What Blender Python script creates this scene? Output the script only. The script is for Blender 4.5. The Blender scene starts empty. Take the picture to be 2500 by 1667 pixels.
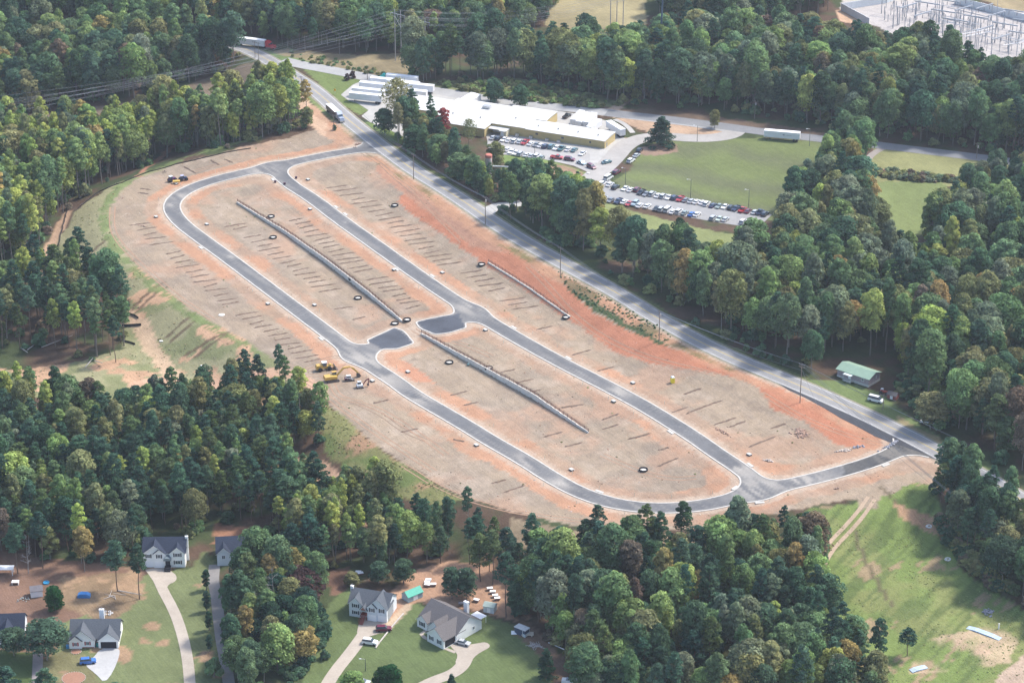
import bpy, bmesh, math, random
import numpy as np
from mathutils import Vector, Matrix
random.seed(7); rng = np.random.default_rng(7)
R = math.radians
C = bpy.context.scene.collection
S = bpy.context.scene

# ------------------------------------------------------------ camera
F = 6468.0; PITCH = R(25.0); CH = 406.0           # focal length in photo pixels, pitch, height in metres
cd = bpy.data.cameras.new('camera'); cam = bpy.data.objects.new('camera', cd); C.objects.link(cam)
cd.sensor_width = 36.0; cd.lens = F/2500*36.0; cd.clip_start = 5; cd.clip_end = 8000
cam.location = (0, 0, CH); cam.rotation_euler = (math.pi/2-PITCH, 0, 0); S.camera = cam

# ------------------------------------------------------------ sky, sun, exposure
SUN_EL = R(52.0); SUN_AZ = R(62.0)                # azimuth clockwise from +Y (the view direction)
w = bpy.data.worlds.new("World"); S.world = w; w.use_nodes = True
nt = w.node_tree; nt.nodes.clear()
o_ = nt.nodes.new('ShaderNodeOutputWorld'); b_ = nt.nodes.new('ShaderNodeBackground'); s_ = nt.nodes.new('ShaderNodeTexSky')
s_.sky_type = 'NISHITA'; s_.sun_disc = False; s_.sun_elevation = SUN_EL; s_.sun_rotation = SUN_AZ
s_.air_density = 1.0; s_.dust_density = 2.0; s_.ozone_density = 1.0
b_.inputs[1].default_value = 0.15
nt.links.new(s_.outputs[0], b_.inputs[0]); nt.links.new(b_.outputs[0], o_.inputs[0])
sl = bpy.data.lights.new('sun', 'SUN'); sl.energy = 2.4; sl.angle = R(7); sl.color = (1.0, 0.95, 0.87)
so = bpy.data.objects.new('sun', sl); C.objects.link(so)
sd = Vector((math.sin(SUN_AZ)*math.cos(SUN_EL), math.cos(SUN_AZ)*math.cos(SUN_EL), math.sin(SUN_EL)))
so.rotation_euler = sd.to_track_quat('Z', 'Y').to_euler(); so.location = (300, 300, 700)
S.view_settings.view_transform = 'Standard'; S.view_settings.look = 'None'; S.view_settings.gamma = 1
S.view_settings.exposure = 1.2
S.cycles.max_bounces = 5; S.cycles.diffuse_bounces = 3; S.cycles.transparent_max_bounces = 4
S.cycles.volume_bounces = 0

# ------------------------------------------------------------ projection helpers (photo pixel <-> place)
sp, cp = math.sin(PITCH), math.cos(PITCH)
def pz(u, v, z=0.0):
    u = np.asarray(u, float); v = np.asarray(v, float)
    dx = (u-1250)/F; dy = (v-833.5)/F
    rx = dx; ry = cp - dy*sp; rz = -sp - dy*cp
    t = (z-CH)/rz
    return rx*t, ry*t
def pix(x, y, z):
    zz = z-CH
    depth = y*cp - zz*sp
    up = y*sp + zz*cp
    return 1250+F*x/depth, 833.5-F*up/depth
def pscale(v): return (v+2183)*cp/CH

def smooth(a, b, x):
    t = np.clip((x-a)/(b-a), 0, 1); return t*t*(3-2*t)
def hsh(ix, iy, seed):
    n = (ix.astype(np.int64)*374761393 + iy.astype(np.int64)*668265263 + seed*1442695041) & 0x7fffffff
    n = (n ^ (n >> 13))*1274126177 & 0x7fffffff
    return ((n ^ (n >> 16)) & 0xffff)/65535.0
def vnoise(x, y, sc, seed=0):
    x = np.asarray(x, float)/sc; y = np.asarray(y, float)/sc
    ix = np.floor(x); iy = np.floor(y); fx = x-ix; fy = y-iy
    fx = fx*fx*(3-2*fx); fy = fy*fy*(3-2*fy)
    a = hsh(ix, iy, seed); b = hsh(ix+1, iy, seed); c = hsh(ix, iy+1, seed); d = hsh(ix+1, iy+1, seed)
    return (a*(1-fx)+b*fx)*(1-fy)+(c*(1-fx)+d*fx)*fy
def fbm(x, y, sc, seed=0, n=4):
    s = 0; a = .5; t = 0
    for k in range(n):
        s = s+a*vnoise(x, y, sc/2**k, seed+k*17); t += a; a *= .55
    return s/t
def pdist(x, y, pl):
    """distance to polyline, signed side (+ = right of travel direction), arc length at nearest point"""
    x = np.asarray(x, float); y = np.asarray(y, float)
    best = np.full(x.shape, 1e9); side = np.zeros(x.shape); arc = np.zeros(x.shape); L = 0
    for (x0, y0), (x1, y1) in zip(pl[:-1], pl[1:]):
        ex, ey = x1-x0, y1-y0; l = math.hypot(ex, ey)
        if l < 1e-6: continue
        t = np.clip(((x-x0)*ex+(y-y0)*ey)/(l*l), 0, 1)
        dx = x-(x0+t*ex); dy = y-(y0+t*ey); d = np.hypot(dx, dy)
        m = d < best-1e-9
        best = np.where(m, d, best); side = np.where(m, np.sign((x-x0)*ey-(y-y0)*ex), side)
        arc = np.where(m, L+t*l, arc); L += l
    return best, side, arc
def inpoly(x, y, P):
    ins = np.zeros(np.shape(x), bool); n = len(P)
    for i in range(n):
        x0, y0 = P[i]; x1, y1 = P[(i+1) % n]
        if y0 == y1: continue
        c = ((y0 > y) != (y1 > y)) & (x < (x1-x0)*(y-y0)/(y1-y0)+x0)
        ins ^= c
    return ins
def chaikin(P, n=2, closed=False):
    P = [tuple(map(float, p)) for p in P]
    for _ in range(n):
        Q = [] if closed else [P[0]]
        m = len(P) if closed else len(P)-1
        for i in range(m):
            a, b = P[i], P[(i+1) % len(P)]
            Q += [tuple(.75*np.array(a)+.25*np.array(b)), tuple(.25*np.array(a)+.75*np.array(b))]
        if not closed: Q.append(P[-1])
        P = Q
    return P
def W0(P, z=0.0):
    zs = z if isinstance(z, (list, tuple)) else [z]*len(P)
    return [tuple(float(q) for q in pz(u, v, zz)) for (u, v), zz in zip(P, zs)]

# ------------------------------------------------------------ layout of streets and walls (traced, then put on the ground)
ROAD_PX = [(430,92),(520,102),(580,112),(640,138),(700,176),(771,221),(835,281),(920,349),(1005,413),(1090,464),(1158,510),(1218,553),
           (1303,604),(1388,651),(1516,720),(1606,779),(1755,860),(1925,930),(2053,985),(2180,1045),(2300,1108),(2400,1165),(2520,1235),(2700,1340)]
ROAD_Z = [3,3,3,3,3,2.5,2.3,2.2,3,4.5,6,6.5,6.5,6.5,6.2,6,5.2,4.2,3.2,2.4,2.2,2.2,2.2,2.2]
ROADW = chaikin(W0(ROAD_PX, ROAD_Z), 2)
EDGE_PX = [(765,318),(640,350),(560,368),(425,403),(361,424),(300,455),(270,500),(262,545),(300,620),(380,690),(450,745),(520,790),(600,832),
           (690,893),(780,965),(830,1012),(900,1072),(1000,1140),(1100,1198),(1250,1250),(1450,1290),(1700,1292),(1900,1250),(2050,1222),(2150,1215),(2230,1200),(2285,1180)]
PLAT = chaikin(W0(EDGE_PX, 0.0), 1) + W0([(2330,1195),(2420,1255),(2500,1330),(2900,1560),(3900,1500),(3900,-300),(2000,-700),(-500,-700),(-1500,-300),(-700,30),(0,60),(400,85),(575,118),(640,160),(700,210),(755,262)], 2)
WALL_PX = [(585,500),(700,573),(800,645),(900,722),(980,785),(1030,818),(1150,888),(1300,972),(1433,1055)]
WALLL = W0(WALL_PX, 0.0)
def extend(P, a, b):
    p0, p1 = np.array(P[0]), np.array(P[1]); q0, q1 = np.array(P[-1]), np.array(P[-2])
    return [tuple(p0+(p0-p1)/np.linalg.norm(p0-p1)*a)] + list(P) + [tuple(q0+(q0-q1)/np.linalg.norm(q0-q1)*b)]
WALLX = extend(WALLL, 400, 400)
def arcs(P):
    return np.concatenate([[0], np.cumsum([math.dist(a, b) for a, b in zip(P[:-1], P[1:])])])
WARC = arcs(WALLX)[1:-1]                     # arc positions of the traced wall points
WH = [0.5,1.2,1.6,1.5,0.7,0.6,1.5,1.8,0.4]     # wall heights at those points
W3L = W0([(1192,652),(1290,712),(1392,780)], 2.2)
W3X = extend(W3L, 1, 1)
RARC = arcs(W0(ROAD_PX, ROAD_Z)); RTOT = arcs(ROADW)
def road_amp(arc):
    zs = np.array(ROAD_Z, float)-2.2
    return np.interp(arc/RTOT[-1]*RARC[-1], RARC, zs)
_gm = (WARC[4]+WARC[5])/2
def wallh(arc):
    xs = [WARC[0]-7]+list(WARC[:5])+[_gm-1, _gm+1]+list(WARC[5:])+[WARC[-1]+7]
    return np.interp(arc, xs, [0]+WH[:5]+[0, 0]+WH[5:]+[0])
def edge_dist(x, y):
    d, _, _ = pdist(x, y, PLAT+[PLAT[0]])
    ins = inpoly(x, y, PLAT)
    return np.where(ins, -d, d)
def height(x, y):
    x = np.asarray(x, float); y = np.asarray(y, float)
    dw, sw, aw = pdist(x, y, WALLX)
    c = -dw*sw                                # + on the upper (right) side
    hw = wallh(aw)
    hw = np.where((aw < 1) | (aw > WARC[-1]+399), 0, hw)
    k = np.clip(hw/.5, 0, 1)
    hs = hw*smooth(.12, 1.2, c)+(2.2-hw)*smooth(1, 22, c)
    h = k*hs+(1-k)*2.2*smooth(-8, 22, c)
    dr, sr, ar = pdist(x, y, ROADW)
    amp = road_amp(ar)
    left = sr > 0
    h = h+np.where(left, amp*(1-smooth(7, 30, dr)), amp*(1-smooth(30, 130, dr)))
    e = edge_dist(x, y)
    h = h-7.0*smooth(0, 26, e)
    und = (fbm(x, y, 90, 5, 2)-.5)*3.0
    h = h+und*smooth(20, 70, e)
    return h
def G(u, v):
    """pixel -> point on the terrain (scalar or array)"""
    u = np.atleast_1d(np.asarray(u, float)); v = np.atleast_1d(np.asarray(v, float))
    zt = np.full(u.shape, 12.0); lo = np.full(u.shape, 12.0); hi = np.full(u.shape, 12.0); found = np.zeros(u.shape, bool)
    for k in range(24):
        z = 12.0-k*1.0
        x, y = pz(u, v, z)
        f = z-height(x, y)
        new = (~found) & (f <= 0)
        lo = np.where(new, z, lo); hi = np.where(new, z+1.0, hi); found |= new
    for _ in range(10):
        m = (lo+hi)/2; x, y = pz(u, v, m); f = m-height(x, y)
        hi = np.where(f > 0, m, hi); lo = np.where(f <= 0, m, lo)
    z = (lo+hi)/2; x, y = pz(u, v, z)
    return x, y, z
def g(u, v):
    x, y, z = G(u, v); return Vector((float(x[0]), float(y[0]), float(z[0])))
def hz(x, y): return float(height(np.array([x]), np.array([y]))[0])
def GP(P):
    a = np.array(P, float); x, y, z = G(a[:, 0], a[:, 1]); return [(float(p), float(q)) for p, q in zip(x, y)]

# ------------------------------------------------------------ materials
def mat(name, col, rough=.8, metal=0, noise=.12, nscale=1.5, bump=0, spec=.3, coat=0):
    m = bpy.data.materials.new(name); m.use_nodes = True; t = m.node_tree; B = t.nodes['Principled BSDF']
    B.inputs['Roughness'].default_value = rough; B.inputs['Metallic'].default_value = metal
    B.inputs['Specular IOR Level'].default_value = spec
    if coat: B.inputs['Coat Weight'].default_value = coat
    tc = t.nodes.new('ShaderNodeTexCoord'); n = t.nodes.new('ShaderNodeTexNoise'); n.inputs['Scale'].default_value = nscale; n.inputs['Detail'].default_value = 4
    t.links.new(tc.outputs['Object'], n.inputs['Vector'])
    mr = t.nodes.new('ShaderNodeMapRange'); mr.inputs[1].default_value = .25; mr.inputs[2].default_value = .75
    mr.inputs[3].default_value = 1-noise; mr.inputs[4].default_value = 1+noise
    t.links.new(n.outputs['Fac'], mr.inputs[0])
    mx = t.nodes.new('ShaderNodeVectorMath'); mx.operation = 'SCALE'; mx.inputs[0].default_value = col
    t.links.new(mr.outputs[0], mx.inputs['Scale']); t.links.new(mx.outputs[0], B.inputs['Base Color'])
    if bump:
        bp = t.nodes.new('ShaderNodeBump'); bp.inputs['Strength'].default_value = bump; bp.inputs['Distance'].default_value = .2
        t.links.new(n.outputs['Fac'], bp.inputs['Height']); t.links.new(bp.outputs[0], B.inputs['Normal'])
    return m
_M = {}
def M(name, col=None, **k):
    if name not in _M: _M[name] = mat(name, col, **k)
    return _M[name]
def vcol_mat(name, bump=.5, rough=.95, fine=.25, streak=0):
    m = bpy.data.materials.new(name); m.use_nodes = True; t = m.node_tree; B = t.nodes['Principled BSDF']
    B.inputs['Roughness'].default_value = rough; B.inputs['Specular IOR Level'].default_value = .1
    a = t.nodes.new('ShaderNodeAttribute'); a.attribute_name = 'col'
    g_ = t.nodes.new('ShaderNodeNewGeometry')
    acc = None
    for sc, lo in ((1.6, 1-fine), (.35, 1-fine*.7), (.06, 1-fine*.4)):
        n = t.nodes.new('ShaderNodeTexNoise'); n.inputs['Scale'].default_value = sc; n.inputs['Detail'].default_value = 5; n.inputs['Roughness'].default_value = .65
        t.links.new(g_.outputs['Position'], n.inputs['Vector'])
        mr = t.nodes.new('ShaderNodeMapRange'); mr.inputs[1].default_value = .3; mr.inputs[2].default_value = .7; mr.inputs[3].default_value = lo; mr.inputs[4].default_value = 2-lo
        t.links.new(n.outputs['Fac'], mr.inputs[0])
        mx = t.nodes.new('ShaderNodeVectorMath'); mx.operation = 'SCALE'
        t.links.new(acc.outputs[0] if acc else a.outputs['Color'], mx.inputs[0]); t.links.new(mr.outputs[0], mx.inputs['Scale']); acc = mx
        if sc == 1.6: first = n
    if streak:
        mp = t.nodes.new('ShaderNodeMapping'); mp.vector_type = 'TEXTURE'; mp.inputs['Rotation'].default_value = (0, 0, R(-61)); mp.inputs['Scale'].default_value = (9, .55, 1)
        t.links.new(g_.outputs['Position'], mp.inputs['Vector']); n = t.nodes.new('ShaderNodeTexNoise'); n.inputs['Scale'].default_value = 1; n.inputs['Detail'].default_value = 3; t.links.new(mp.outputs[0], n.inputs['Vector'])
        mr = t.nodes.new('ShaderNodeMapRange'); mr.inputs[1].default_value = .3; mr.inputs[2].default_value = .7; mr.inputs[3].default_value = 1-streak; mr.inputs[4].default_value = 1+streak
        t.links.new(n.outputs['Fac'], mr.inputs[0]); mx = t.nodes.new('ShaderNodeVectorMath'); mx.operation = 'SCALE'; t.links.new(acc.outputs[0], mx.inputs[0]); t.links.new(mr.outputs[0], mx.inputs['Scale']); acc = mx
    t.links.new(acc.outputs[0], B.inputs['Base Color'])
    bp = t.nodes.new('ShaderNodeBump'); bp.inputs['Strength'].default_value = bump; bp.inputs['Distance'].default_value = .35
    t.links.new(first.outputs['Fac'], bp.inputs['Height']); t.links.new(bp.outputs[0], B.inputs['Normal'])
    return m

# ------------------------------------------------------------ object helpers
class MB:
    def __init__(s): s.v = []; s.f = []
    def add(s, vs, fs, mtx=None):
        n = len(s.v); s.v += [tuple(mtx @ Vector(p)) if mtx else tuple(p) for p in vs]; s.f += [tuple(i+n for i in f) for f in fs]; return s
    def box(s, x0, x1, y0, y1, z0, z1, mtx=None):
        vs = [(x0,y0,z0),(x1,y0,z0),(x1,y1,z0),(x0,y1,z0),(x0,y0,z1),(x1,y0,z1),(x1,y1,z1),(x0,y1,z1)]
        return s.add(vs, [(0,3,2,1),(4,5,6,7),(0,1,5,4),(1,2,6,5),(2,3,7,6),(3,0,4,7)], mtx)
    def frus(s, b, t, z0, z1, mtx=None):
        (x0,x1,y0,y1) = b; (a0,a1,c0,c1) = t
        vs = [(x0,y0,z0),(x1,y0,z0),(x1,y1,z0),(x0,y1,z0),(a0,c0,z1),(a1,c0,z1),(a1,c1,z1),(a0,c1,z1)]
        return s.add(vs, [(0,3,2,1),(4,5,6,7),(0,1,5,4),(1,2,6,5),(2,3,7,6),(3,0,4,7)], mtx)
    def prof(s, pts, y0, y1, mtx=None):      # (x,z) outline pushed along y
        n = len(pts); vs = [(x, y0, z) for x, z in pts]+[(x, y1, z) for x, z in pts]
        fs = [tuple(range(n)), tuple(reversed(range(n, 2*n)))]+[(i, i+n, (i+1) % n+n, (i+1) % n) for i in range(n)]
        return s.add(vs, fs, mtx)
    def profx(s, pts, x0, x1, mtx=None):     # (y,z) outline pushed along x
        n = len(pts); vs = [(x0, y, z) for y, z in pts]+[(x1, y, z) for y, z in pts]
        fs = [tuple(reversed(range(n))), tuple(range(n, 2*n))]+[(i, (i+1) % n, (i+1) % n+n, i+n) for i in range(n)]
        return s.add(vs, fs, mtx)
    def cyl(s, p0, p1, r0, r1=None, n=8, caps=True):
        r1 = r0 if r1 is None else r1
        p0 = Vector(p0); p1 = Vector(p1); d = (p1-p0).normalized(); a = d.orthogonal().normalized(); b = d.cross(a); vs = []
        for p, r in ((p0, r0), (p1, r1)):
            for i in range(n):
                t = 2*math.pi*i/n; vs.append(p+a*r*math.cos(t)+b*r*math.sin(t))
        fs = [(i, (i+1) % n, (i+1) % n+n, i+n) for i in range(n)]
        if caps: fs += [tuple(reversed(range(n))), tuple(range(n, 2*n))]
        return s.add(vs, fs)
    def tube(s, pts, r, n=5):
        for a, b in zip(pts[:-1], pts[1:]): s.cyl(a, b, r, r, n, False)
        return s
    def lathe(s, prof, n=16, mtx=None):
        vs = []; fs = []
        for r, z in prof:
            for i in range(n): t = 2*math.pi*i/n; vs.append((r*math.cos(t), r*math.sin(t), z))
        for k in range(len(prof)-1):
            for i in range(n): fs.append((k*n+i, k*n+(i+1) % n, (k+1)*n+(i+1) % n, (k+1)*n+i))
        return s.add(vs, fs, mtx)
    def lump(s, c, r, seed=0, flat=.7, n=2):
        bm = bmesh.new(); bmesh.ops.create_icosphere(bm, subdivisions=n, radius=1); rr = random.Random(seed)
        vs = []
        for v in bm.verts:
            k = .75+.5*rr.random(); vs.append((c[0]+v.co.x*r*k, c[1]+v.co.y*r*k, c[2]+v.co.z*r*k*flat))
        fs = [tuple(v.index for v in f.verts) for f in bm.faces]; bm.free(); return s.add(vs, fs)
    def mesh(s, name, m=None):
        me = bpy.data.meshes.new(name); me.from_pydata(s.v, [], s.f)
        if m: me.materials.append(m)
        me.update(); return me
    def build(s, name, m, parent=None, loc=None, smoothf=False):
        me = s.mesh(name, m)
        if smoothf:
            me.polygons.foreach_set('use_smooth', [True]*len(me.polygons))
        o = bpy.data.objects.new(name, me); C.objects.link(o)
        if parent: o.parent = parent
        if loc is not None: o.location = loc
        return o
def tag(o, label=None, cat=None, group=None, kind=None):
    if label: o['label'] = label
    if cat: o['category'] = cat
    if group: o['group'] = group
    if kind: o['kind'] = kind
    return o
def empty(name, loc, rz=0, label=None, cat=None, group=None):
    o = bpy.data.objects.new(name, None); C.objects.link(o); o.location = loc; o.rotation_euler = (0, 0, rz); o.empty_display_size = .3
    return tag(o, label, cat, group)
def copy_tree(o, parent=None):
    c = o.copy(); C.objects.link(c)
    if parent: c.parent = parent
    for ch in list(o.children): copy_tree(ch, c)
    return c
def rawmesh(name, V, Fc, m, kind=None, cols=None, smoothf=True):
    """V (n,3) array, Fc (m,4|3) array"""
    me = bpy.data.meshes.new(name); V = np.asarray(V, np.float32); Fc = np.asarray(Fc, np.int32); k = Fc.shape[1]
    me.vertices.add(len(V)); me.vertices.foreach_set('co', V.ravel())
    me.loops.add(Fc.size); me.loops.foreach_set('vertex_index', Fc.ravel())
    me.polygons.add(len(Fc)); me.polygons.foreach_set('loop_start', np.arange(len(Fc))*k); me.polygons.foreach_set('loop_total', np.full(len(Fc), k))
    if smoothf: me.polygons.foreach_set('use_smooth', np.ones(len(Fc), bool))
    if cols is not None:
        ca = me.color_attributes.new('col', 'FLOAT_COLOR', 'POINT'); c4 = np.ones((len(V), 4), np.float32); c4[:, :3] = cols; ca.data.foreach_set('color', c4.ravel())
    me.materials.append(m); me.update(calc_edges=True); me.validate()
    o = bpy.data.objects.new(name, me); C.objects.link(o)
    if kind: o['kind'] = kind
    return o
# ============================================================ GROUND
def axis(lo, a, b, hi, st):
    mid = list(np.arange(a, b+1e-6, st)); L = []; v = a; d = st
    while v > lo: d *= 1.35; v -= d; L.append(v)
    Rr = []; v = mid[-1]; d = st
    while v < hi: d *= 1.35; v += d; Rr.append(v)
    return np.array(L[::-1]+mid+Rr)
gx = axis(-900, -325, 330, 900, 1.25); gy = axis(250, 585, 1400, 2300, 1.25)
X, Y = np.meshgrid(gx, gy); X = X.ravel(); Y = Y.ravel()
_d, _s, _a = pdist(X, Y, WALLX); _c = -_d*_s
near = (np.abs(_c) < .7) & (wallh(_a) > .02) & (_a > 1)
# pull the vertices beside a wall onto its back edge so the step in the ground hides inside the wall
e0 = np.array(WALLL[0]); e1 = np.array(WALLL[-1]); nn = np.array([-(e1-e0)[1], (e1-e0)[0]]); nn = nn/np.linalg.norm(nn)
sgn = 1 if (nn[0] > 0) else -1
X = np.where(near, X+sgn*nn[0]*(.1-_c), X); Y = np.where(near, Y+sgn*nn[1]*(.1-_c), Y)
Z = height(X, Y)
U, Vp = pix(X, Y, Z)
height_exact = height
_tx0, _ty0, _ts = -345.0, 560.0, 1.25; _tnx, _tny = 560, 700
_tX, _tY = np.meshgrid(_tx0+_ts*np.arange(_tnx), _ty0+_ts*np.arange(_tny)); _T = height_exact(_tX.ravel(), _tY.ravel()).reshape(_tny, _tnx)
def height(x, y):
    x = np.asarray(x, float); y = np.asarray(y, float); fx = (x-_tx0)/_ts; fy = (y-_ty0)/_ts
    inside = (fx > 0) & (fx < _tnx-2) & (fy > 0) & (fy < _tny-2)
    if not inside.all() and x.size > 2000: return height_exact(x, y)
    fx = np.clip(fx, 0, _tnx-2.001); fy = np.clip(fy, 0, _tny-2.001); ix = fx.astype(int); iy = fy.astype(int); fx = fx-ix; fy = fy-iy
    return (_T[iy, ix]*(1-fx)+_T[iy, ix+1]*fx)*(1-fy)+(_T[iy+1, ix]*(1-fx)+_T[iy+1, ix+1]*fx)*fy
un = U+(fbm(X, Y, 6, 31, 3)-.5)*14; vn = Vp+(fbm(X, Y, 6, 41, 3)-.5)*9      # ragged natural borders
def reg(P, soft=False):
    return inpoly(un, vn, P) if not soft else inpoly(U, Vp, P)
col = np.zeros((len(X), 3))
def paint(mask, c, var=.18, sc=7, seed=0, k=1.0):
    mask = np.asarray(mask, float)*k
    n = 1+(fbm(X, Y, sc, seed, 4)-.5)*2*var
    cc = np.array(c)[None, :]*n[:, None]
    col[:] = col*(1-mask[:, None])+cc*mask[:, None]
def mixc(a, b, t): return np.array(a)[None, :]*(1-t[:, None])+np.array(b)[None, :]*t[:, None]
litter = fbm(X, Y, 14, 3)
col[:] = mixc((.085,.055,.038), (.05,.065,.028), smooth(.42, .6, litter))*(1+(fbm(X, Y, 5, 9)-.5)*.6)[:, None]
paint(reg([(-200,310),(-50,296),(160,270),(340,248),(470,206),(600,154),(650,150),(660,200),(560,262),(500,300),(330,350),(200,370),(-200,470)]), (.16,.125,.09), .3, 12, 1)
paint(reg([(640,135),(700,120),(860,135),(1010,128),(1010,205),(900,185),(800,165),(720,150)]), (.21,.17,.10), .4, 9, 2)
paint(reg([(625,118),(690,135),(780,156),(900,182),(1010,205),(1010,216),(880,192),(740,160),(650,140)]), (.12,.17,.06), .25, 6, 3)
paint(reg([(1330,60),(1390,-60),(1570,-60),(1580,60),(1500,90),(1380,90)]), (.26,.22,.12), .4, 15, 4)
paint(reg([(1040,203),(1150,196),(1270,192),(1470,236),(1530,262),(1445,272),(1300,256),(1180,238),(1050,220)]), (.16,.17,.08), .55, 6, 5)
paint(reg([(1470,262),(1620,268),(1760,286),(2050,330),(2420,392),(2420,400),(2040,350),(1900,330),(1700,306),(1470,278)]), (.12,.085,.06), .3, 7, 6)
paint(reg([(1500,288),(1620,292),(1740,305),(1785,320),(1770,332),(1650,330),(1560,318)]), (.36,.25,.17), .25, 6, 7)
GRASS = (.125,.15,.058)
# big mown field
paint(reg([(1600,345),(1700,348),(1850,336),(2040,348),(2090,420),(1930,470),(1890,540),(1500,462),(1505,440),(1540,410),(1560,375)]), GRASS, .12, 20, 8)
band = (np.sin((Y*.9+X*.35)/4.5+fbm(X, Y, 30, 55)*7)*.5+.5)  # cloud shadow bands, put into the grass colour below
paint(reg([(1600,345),(1700,348),(1850,336),(2040,348),(2090,420),(1930,470),(1890,540),(1500,462),(1505,440),(1540,410),(1560,375)]), (.095,.10,.06), .12, 20, 8, .7*band*smooth(.35, .6, fbm(X, Y, 60, 57)))
paint(reg([(1410,485),(1460,482),(1530,512),(1660,545),(1870,590),(1900,640),(1700,610),(1500,560),(1410,520)]), (.17,.19,.08), .2, 9, 9)
paint(reg([(2135,355),(2300,372),(2520,400),(2520,470),(2100,440)]), (.20,.20,.09), .2, 15, 10)
paint(reg([(2100,445),(2300,440),(2330,490),(2240,570),(2100,600)]), (.15,.18,.07), .2, 15, 11)
paint(reg([(2130,470),(2210,470),(2200,500),(2140,500)]), (.15,.18,.07), .2, 15, 11)
# plant surroundings
paint(reg([(735,164),(760,160),(800,170),(895,190),(866,205),(838,232),(858,246),(872,250),(905,268),(878,284),(850,267),(790,217)]), (.13,.165,.058), .15, 9, 12)
paint(reg([(892,302),(925,298),(985,330),(985,355),(950,345),(905,312)]), (.13,.18,.05), .2, 6, 13)
paint(reg([(1230,378),(1330,385),(1440,425),(1450,440),(1400,465),(1330,450),(1225,420)]), (.14,.19,.06), .2, 6, 14)
paint(reg([(1330,400),(1380,405),(1445,432),(1440,450),(1390,455),(1330,430)]), (.25,.17,.11), .3, 5, 15)
paint(reg([(1430,362),(1480,372),(1520,340),(1525,355),(1490,392),(1450,388),(1415,378)]), (.15,.16,.07), .3, 5, 16)
paint(reg([(1440,360),(1480,368),(1522,335),(1525,347),(1485,378),(1440,372)]), (.40,.26,.18), .25, 5, 17)
paint(reg([(1560,362),(1600,352),(1650,350),(1655,370),(1600,382),(1555,378)]), (.22,.15,.11), .3, 5, 18)
# --- construction site
SITE = EDGE_PX+[(2310,1130),(2200,1068),(2053,1002),(1925,944),(1755,876),(1606,795),(1516,735),(1388,668),(1303,620),(1218,568),(1158,526),(1090,478),(1005,428),(925,364),(880,338),(820,290)]
TAN = (.272,.212,.152)
insite = reg(SITE)
paint(insite, TAN, .16, 22, 20)
paint(insite, (.235,.187,.14), .1, 10, 21, smooth(.48, .62, fbm(X, Y, 26, 22)))
paint(insite, (.34,.22,.15), .14, 8, 23, .7*smooth(.56, .72, fbm(X, Y, 18, 24)))
# streaks from the seeding drill and wheels, running along the lots
e1n = (e1-e0)/np.linalg.norm(e1-e0); along = X*e1n[0]+Y*e1n[1]; across = X*nn[0]+Y*nn[1]
paint(insite, (.18,.14,.11), .1, 5, 25, .25*smooth(.6, .75, vnoise(along/7, across/.9, 1, 26)))
paint(insite, (.33,.27,.21), .1, 5, 27, .3*smooth(.6, .75, vnoise(along/9, across/1.2, 1, 28)))
paint(insite, (.20,.155,.12), .2, 3, 141, .45*smooth(.56, .72, fbm(X, Y, 5, 142)))
paint(insite, (.36,.29,.225), .15, 3, 143, .45*smooth(.58, .74, fbm(X+40, Y, 6, 144)))
paint(insite & (Vp > 820) & (U > 1450), (.32,.205,.14), .15, 6, 145, .6*smooth(.48, .62, fbm(X, Y, 16, 146)))
# dirt lane by the upper left and path along edge
paint(reg([(640,160),(670,168),(720,220),(760,250),(800,290),(860,330),(870,350),(780,330),(740,290),(700,235)]), (.42,.29,.20), .15, 6, 29)
paint(reg([(790,330),(800,300),(770,290),(740,260),(770,255),(850,320),(880,350),(860,358),(820,345)]), (.35,.22,.145), .2, 6, 30)
# red clay
RED = [(1000,448),(1060,496),(1200,576),(1300,634),(1380,700),(1450,766),(1560,820),(1640,850),(1700,868),(1790,888),(1880,915),(1960,972),(2100,1040),(2190,1092),(2170,1105),(2050,1085),(1960,1025),(1890,998),(1850,945),(1780,918),(1700,904),(1600,888),(1500,858),(1440,815),(1385,778),(1300,716),(1200,656),(1120,600),(1040,545),(970,495)]
redf = reg(RED)
paint(redf, (.345,.15,.09), .16, 7, 33)
paint(reg([(915,372),(970,395),(1040,450),(1180,560),(1240,620),(1150,600),(1060,530),(980,470),(920,420)]), (.32,.18,.12), .16, 7, 34)
paint(reg([(880,880),(900,870),(1000,885),(1060,935),(1000,930),(930,900)]) , (.38,.19,.12), .14, 6, 35)
# green rim of the plateau and grass banks
ed = edge_dist(X, Y)
leftside = (U < 2000)
BANK = [(430,404),(361,420),(272,452),(187,515),(140,590),(150,640),(240,655),(290,665),(318,720),(300,850),(200,880),(60,900),(-60,900),(-60,960),(200,975),(330,1000),(480,1010),(620,1000),(720,960),(740,920),(690,893),(600,830),(520,790),(450,745),(380,690),(300,620),(262,545),(270,500),(300,455),(361,425)]
bank = reg(BANK)
paint(bank, (.235,.22,.125), .2, 12, 38)
paint(bank, (.125,.145,.06), .2, 6, 39, .65*smooth(.52, .66, fbm(X+Y*.3, Y, 14, 40)+.12*smooth(600, 900, Vp)))
paint(bank & (fbm(X, Y, 12, 42) > .62) & (Vp > 650), (.38,.24,.15), .2, 6, 43)
for a_, b_, w_ in [((395,735),(320,745),0),((398,690),(318,760),3),((403,702),(333,762),3),((480,765),(408,822),3.5),((490,775),(420,832),3.5),((555,812),(455,866),3),((556,815),(478,872),3),((265,582),(212,628),4)]:
    if w_:
        P_ = GP([a_, b_]); d_, _, _ = pdist(X, Y, P_); paint((d_ < .8), (.10,.07,.045), .2, 3, 44, .8)
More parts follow.
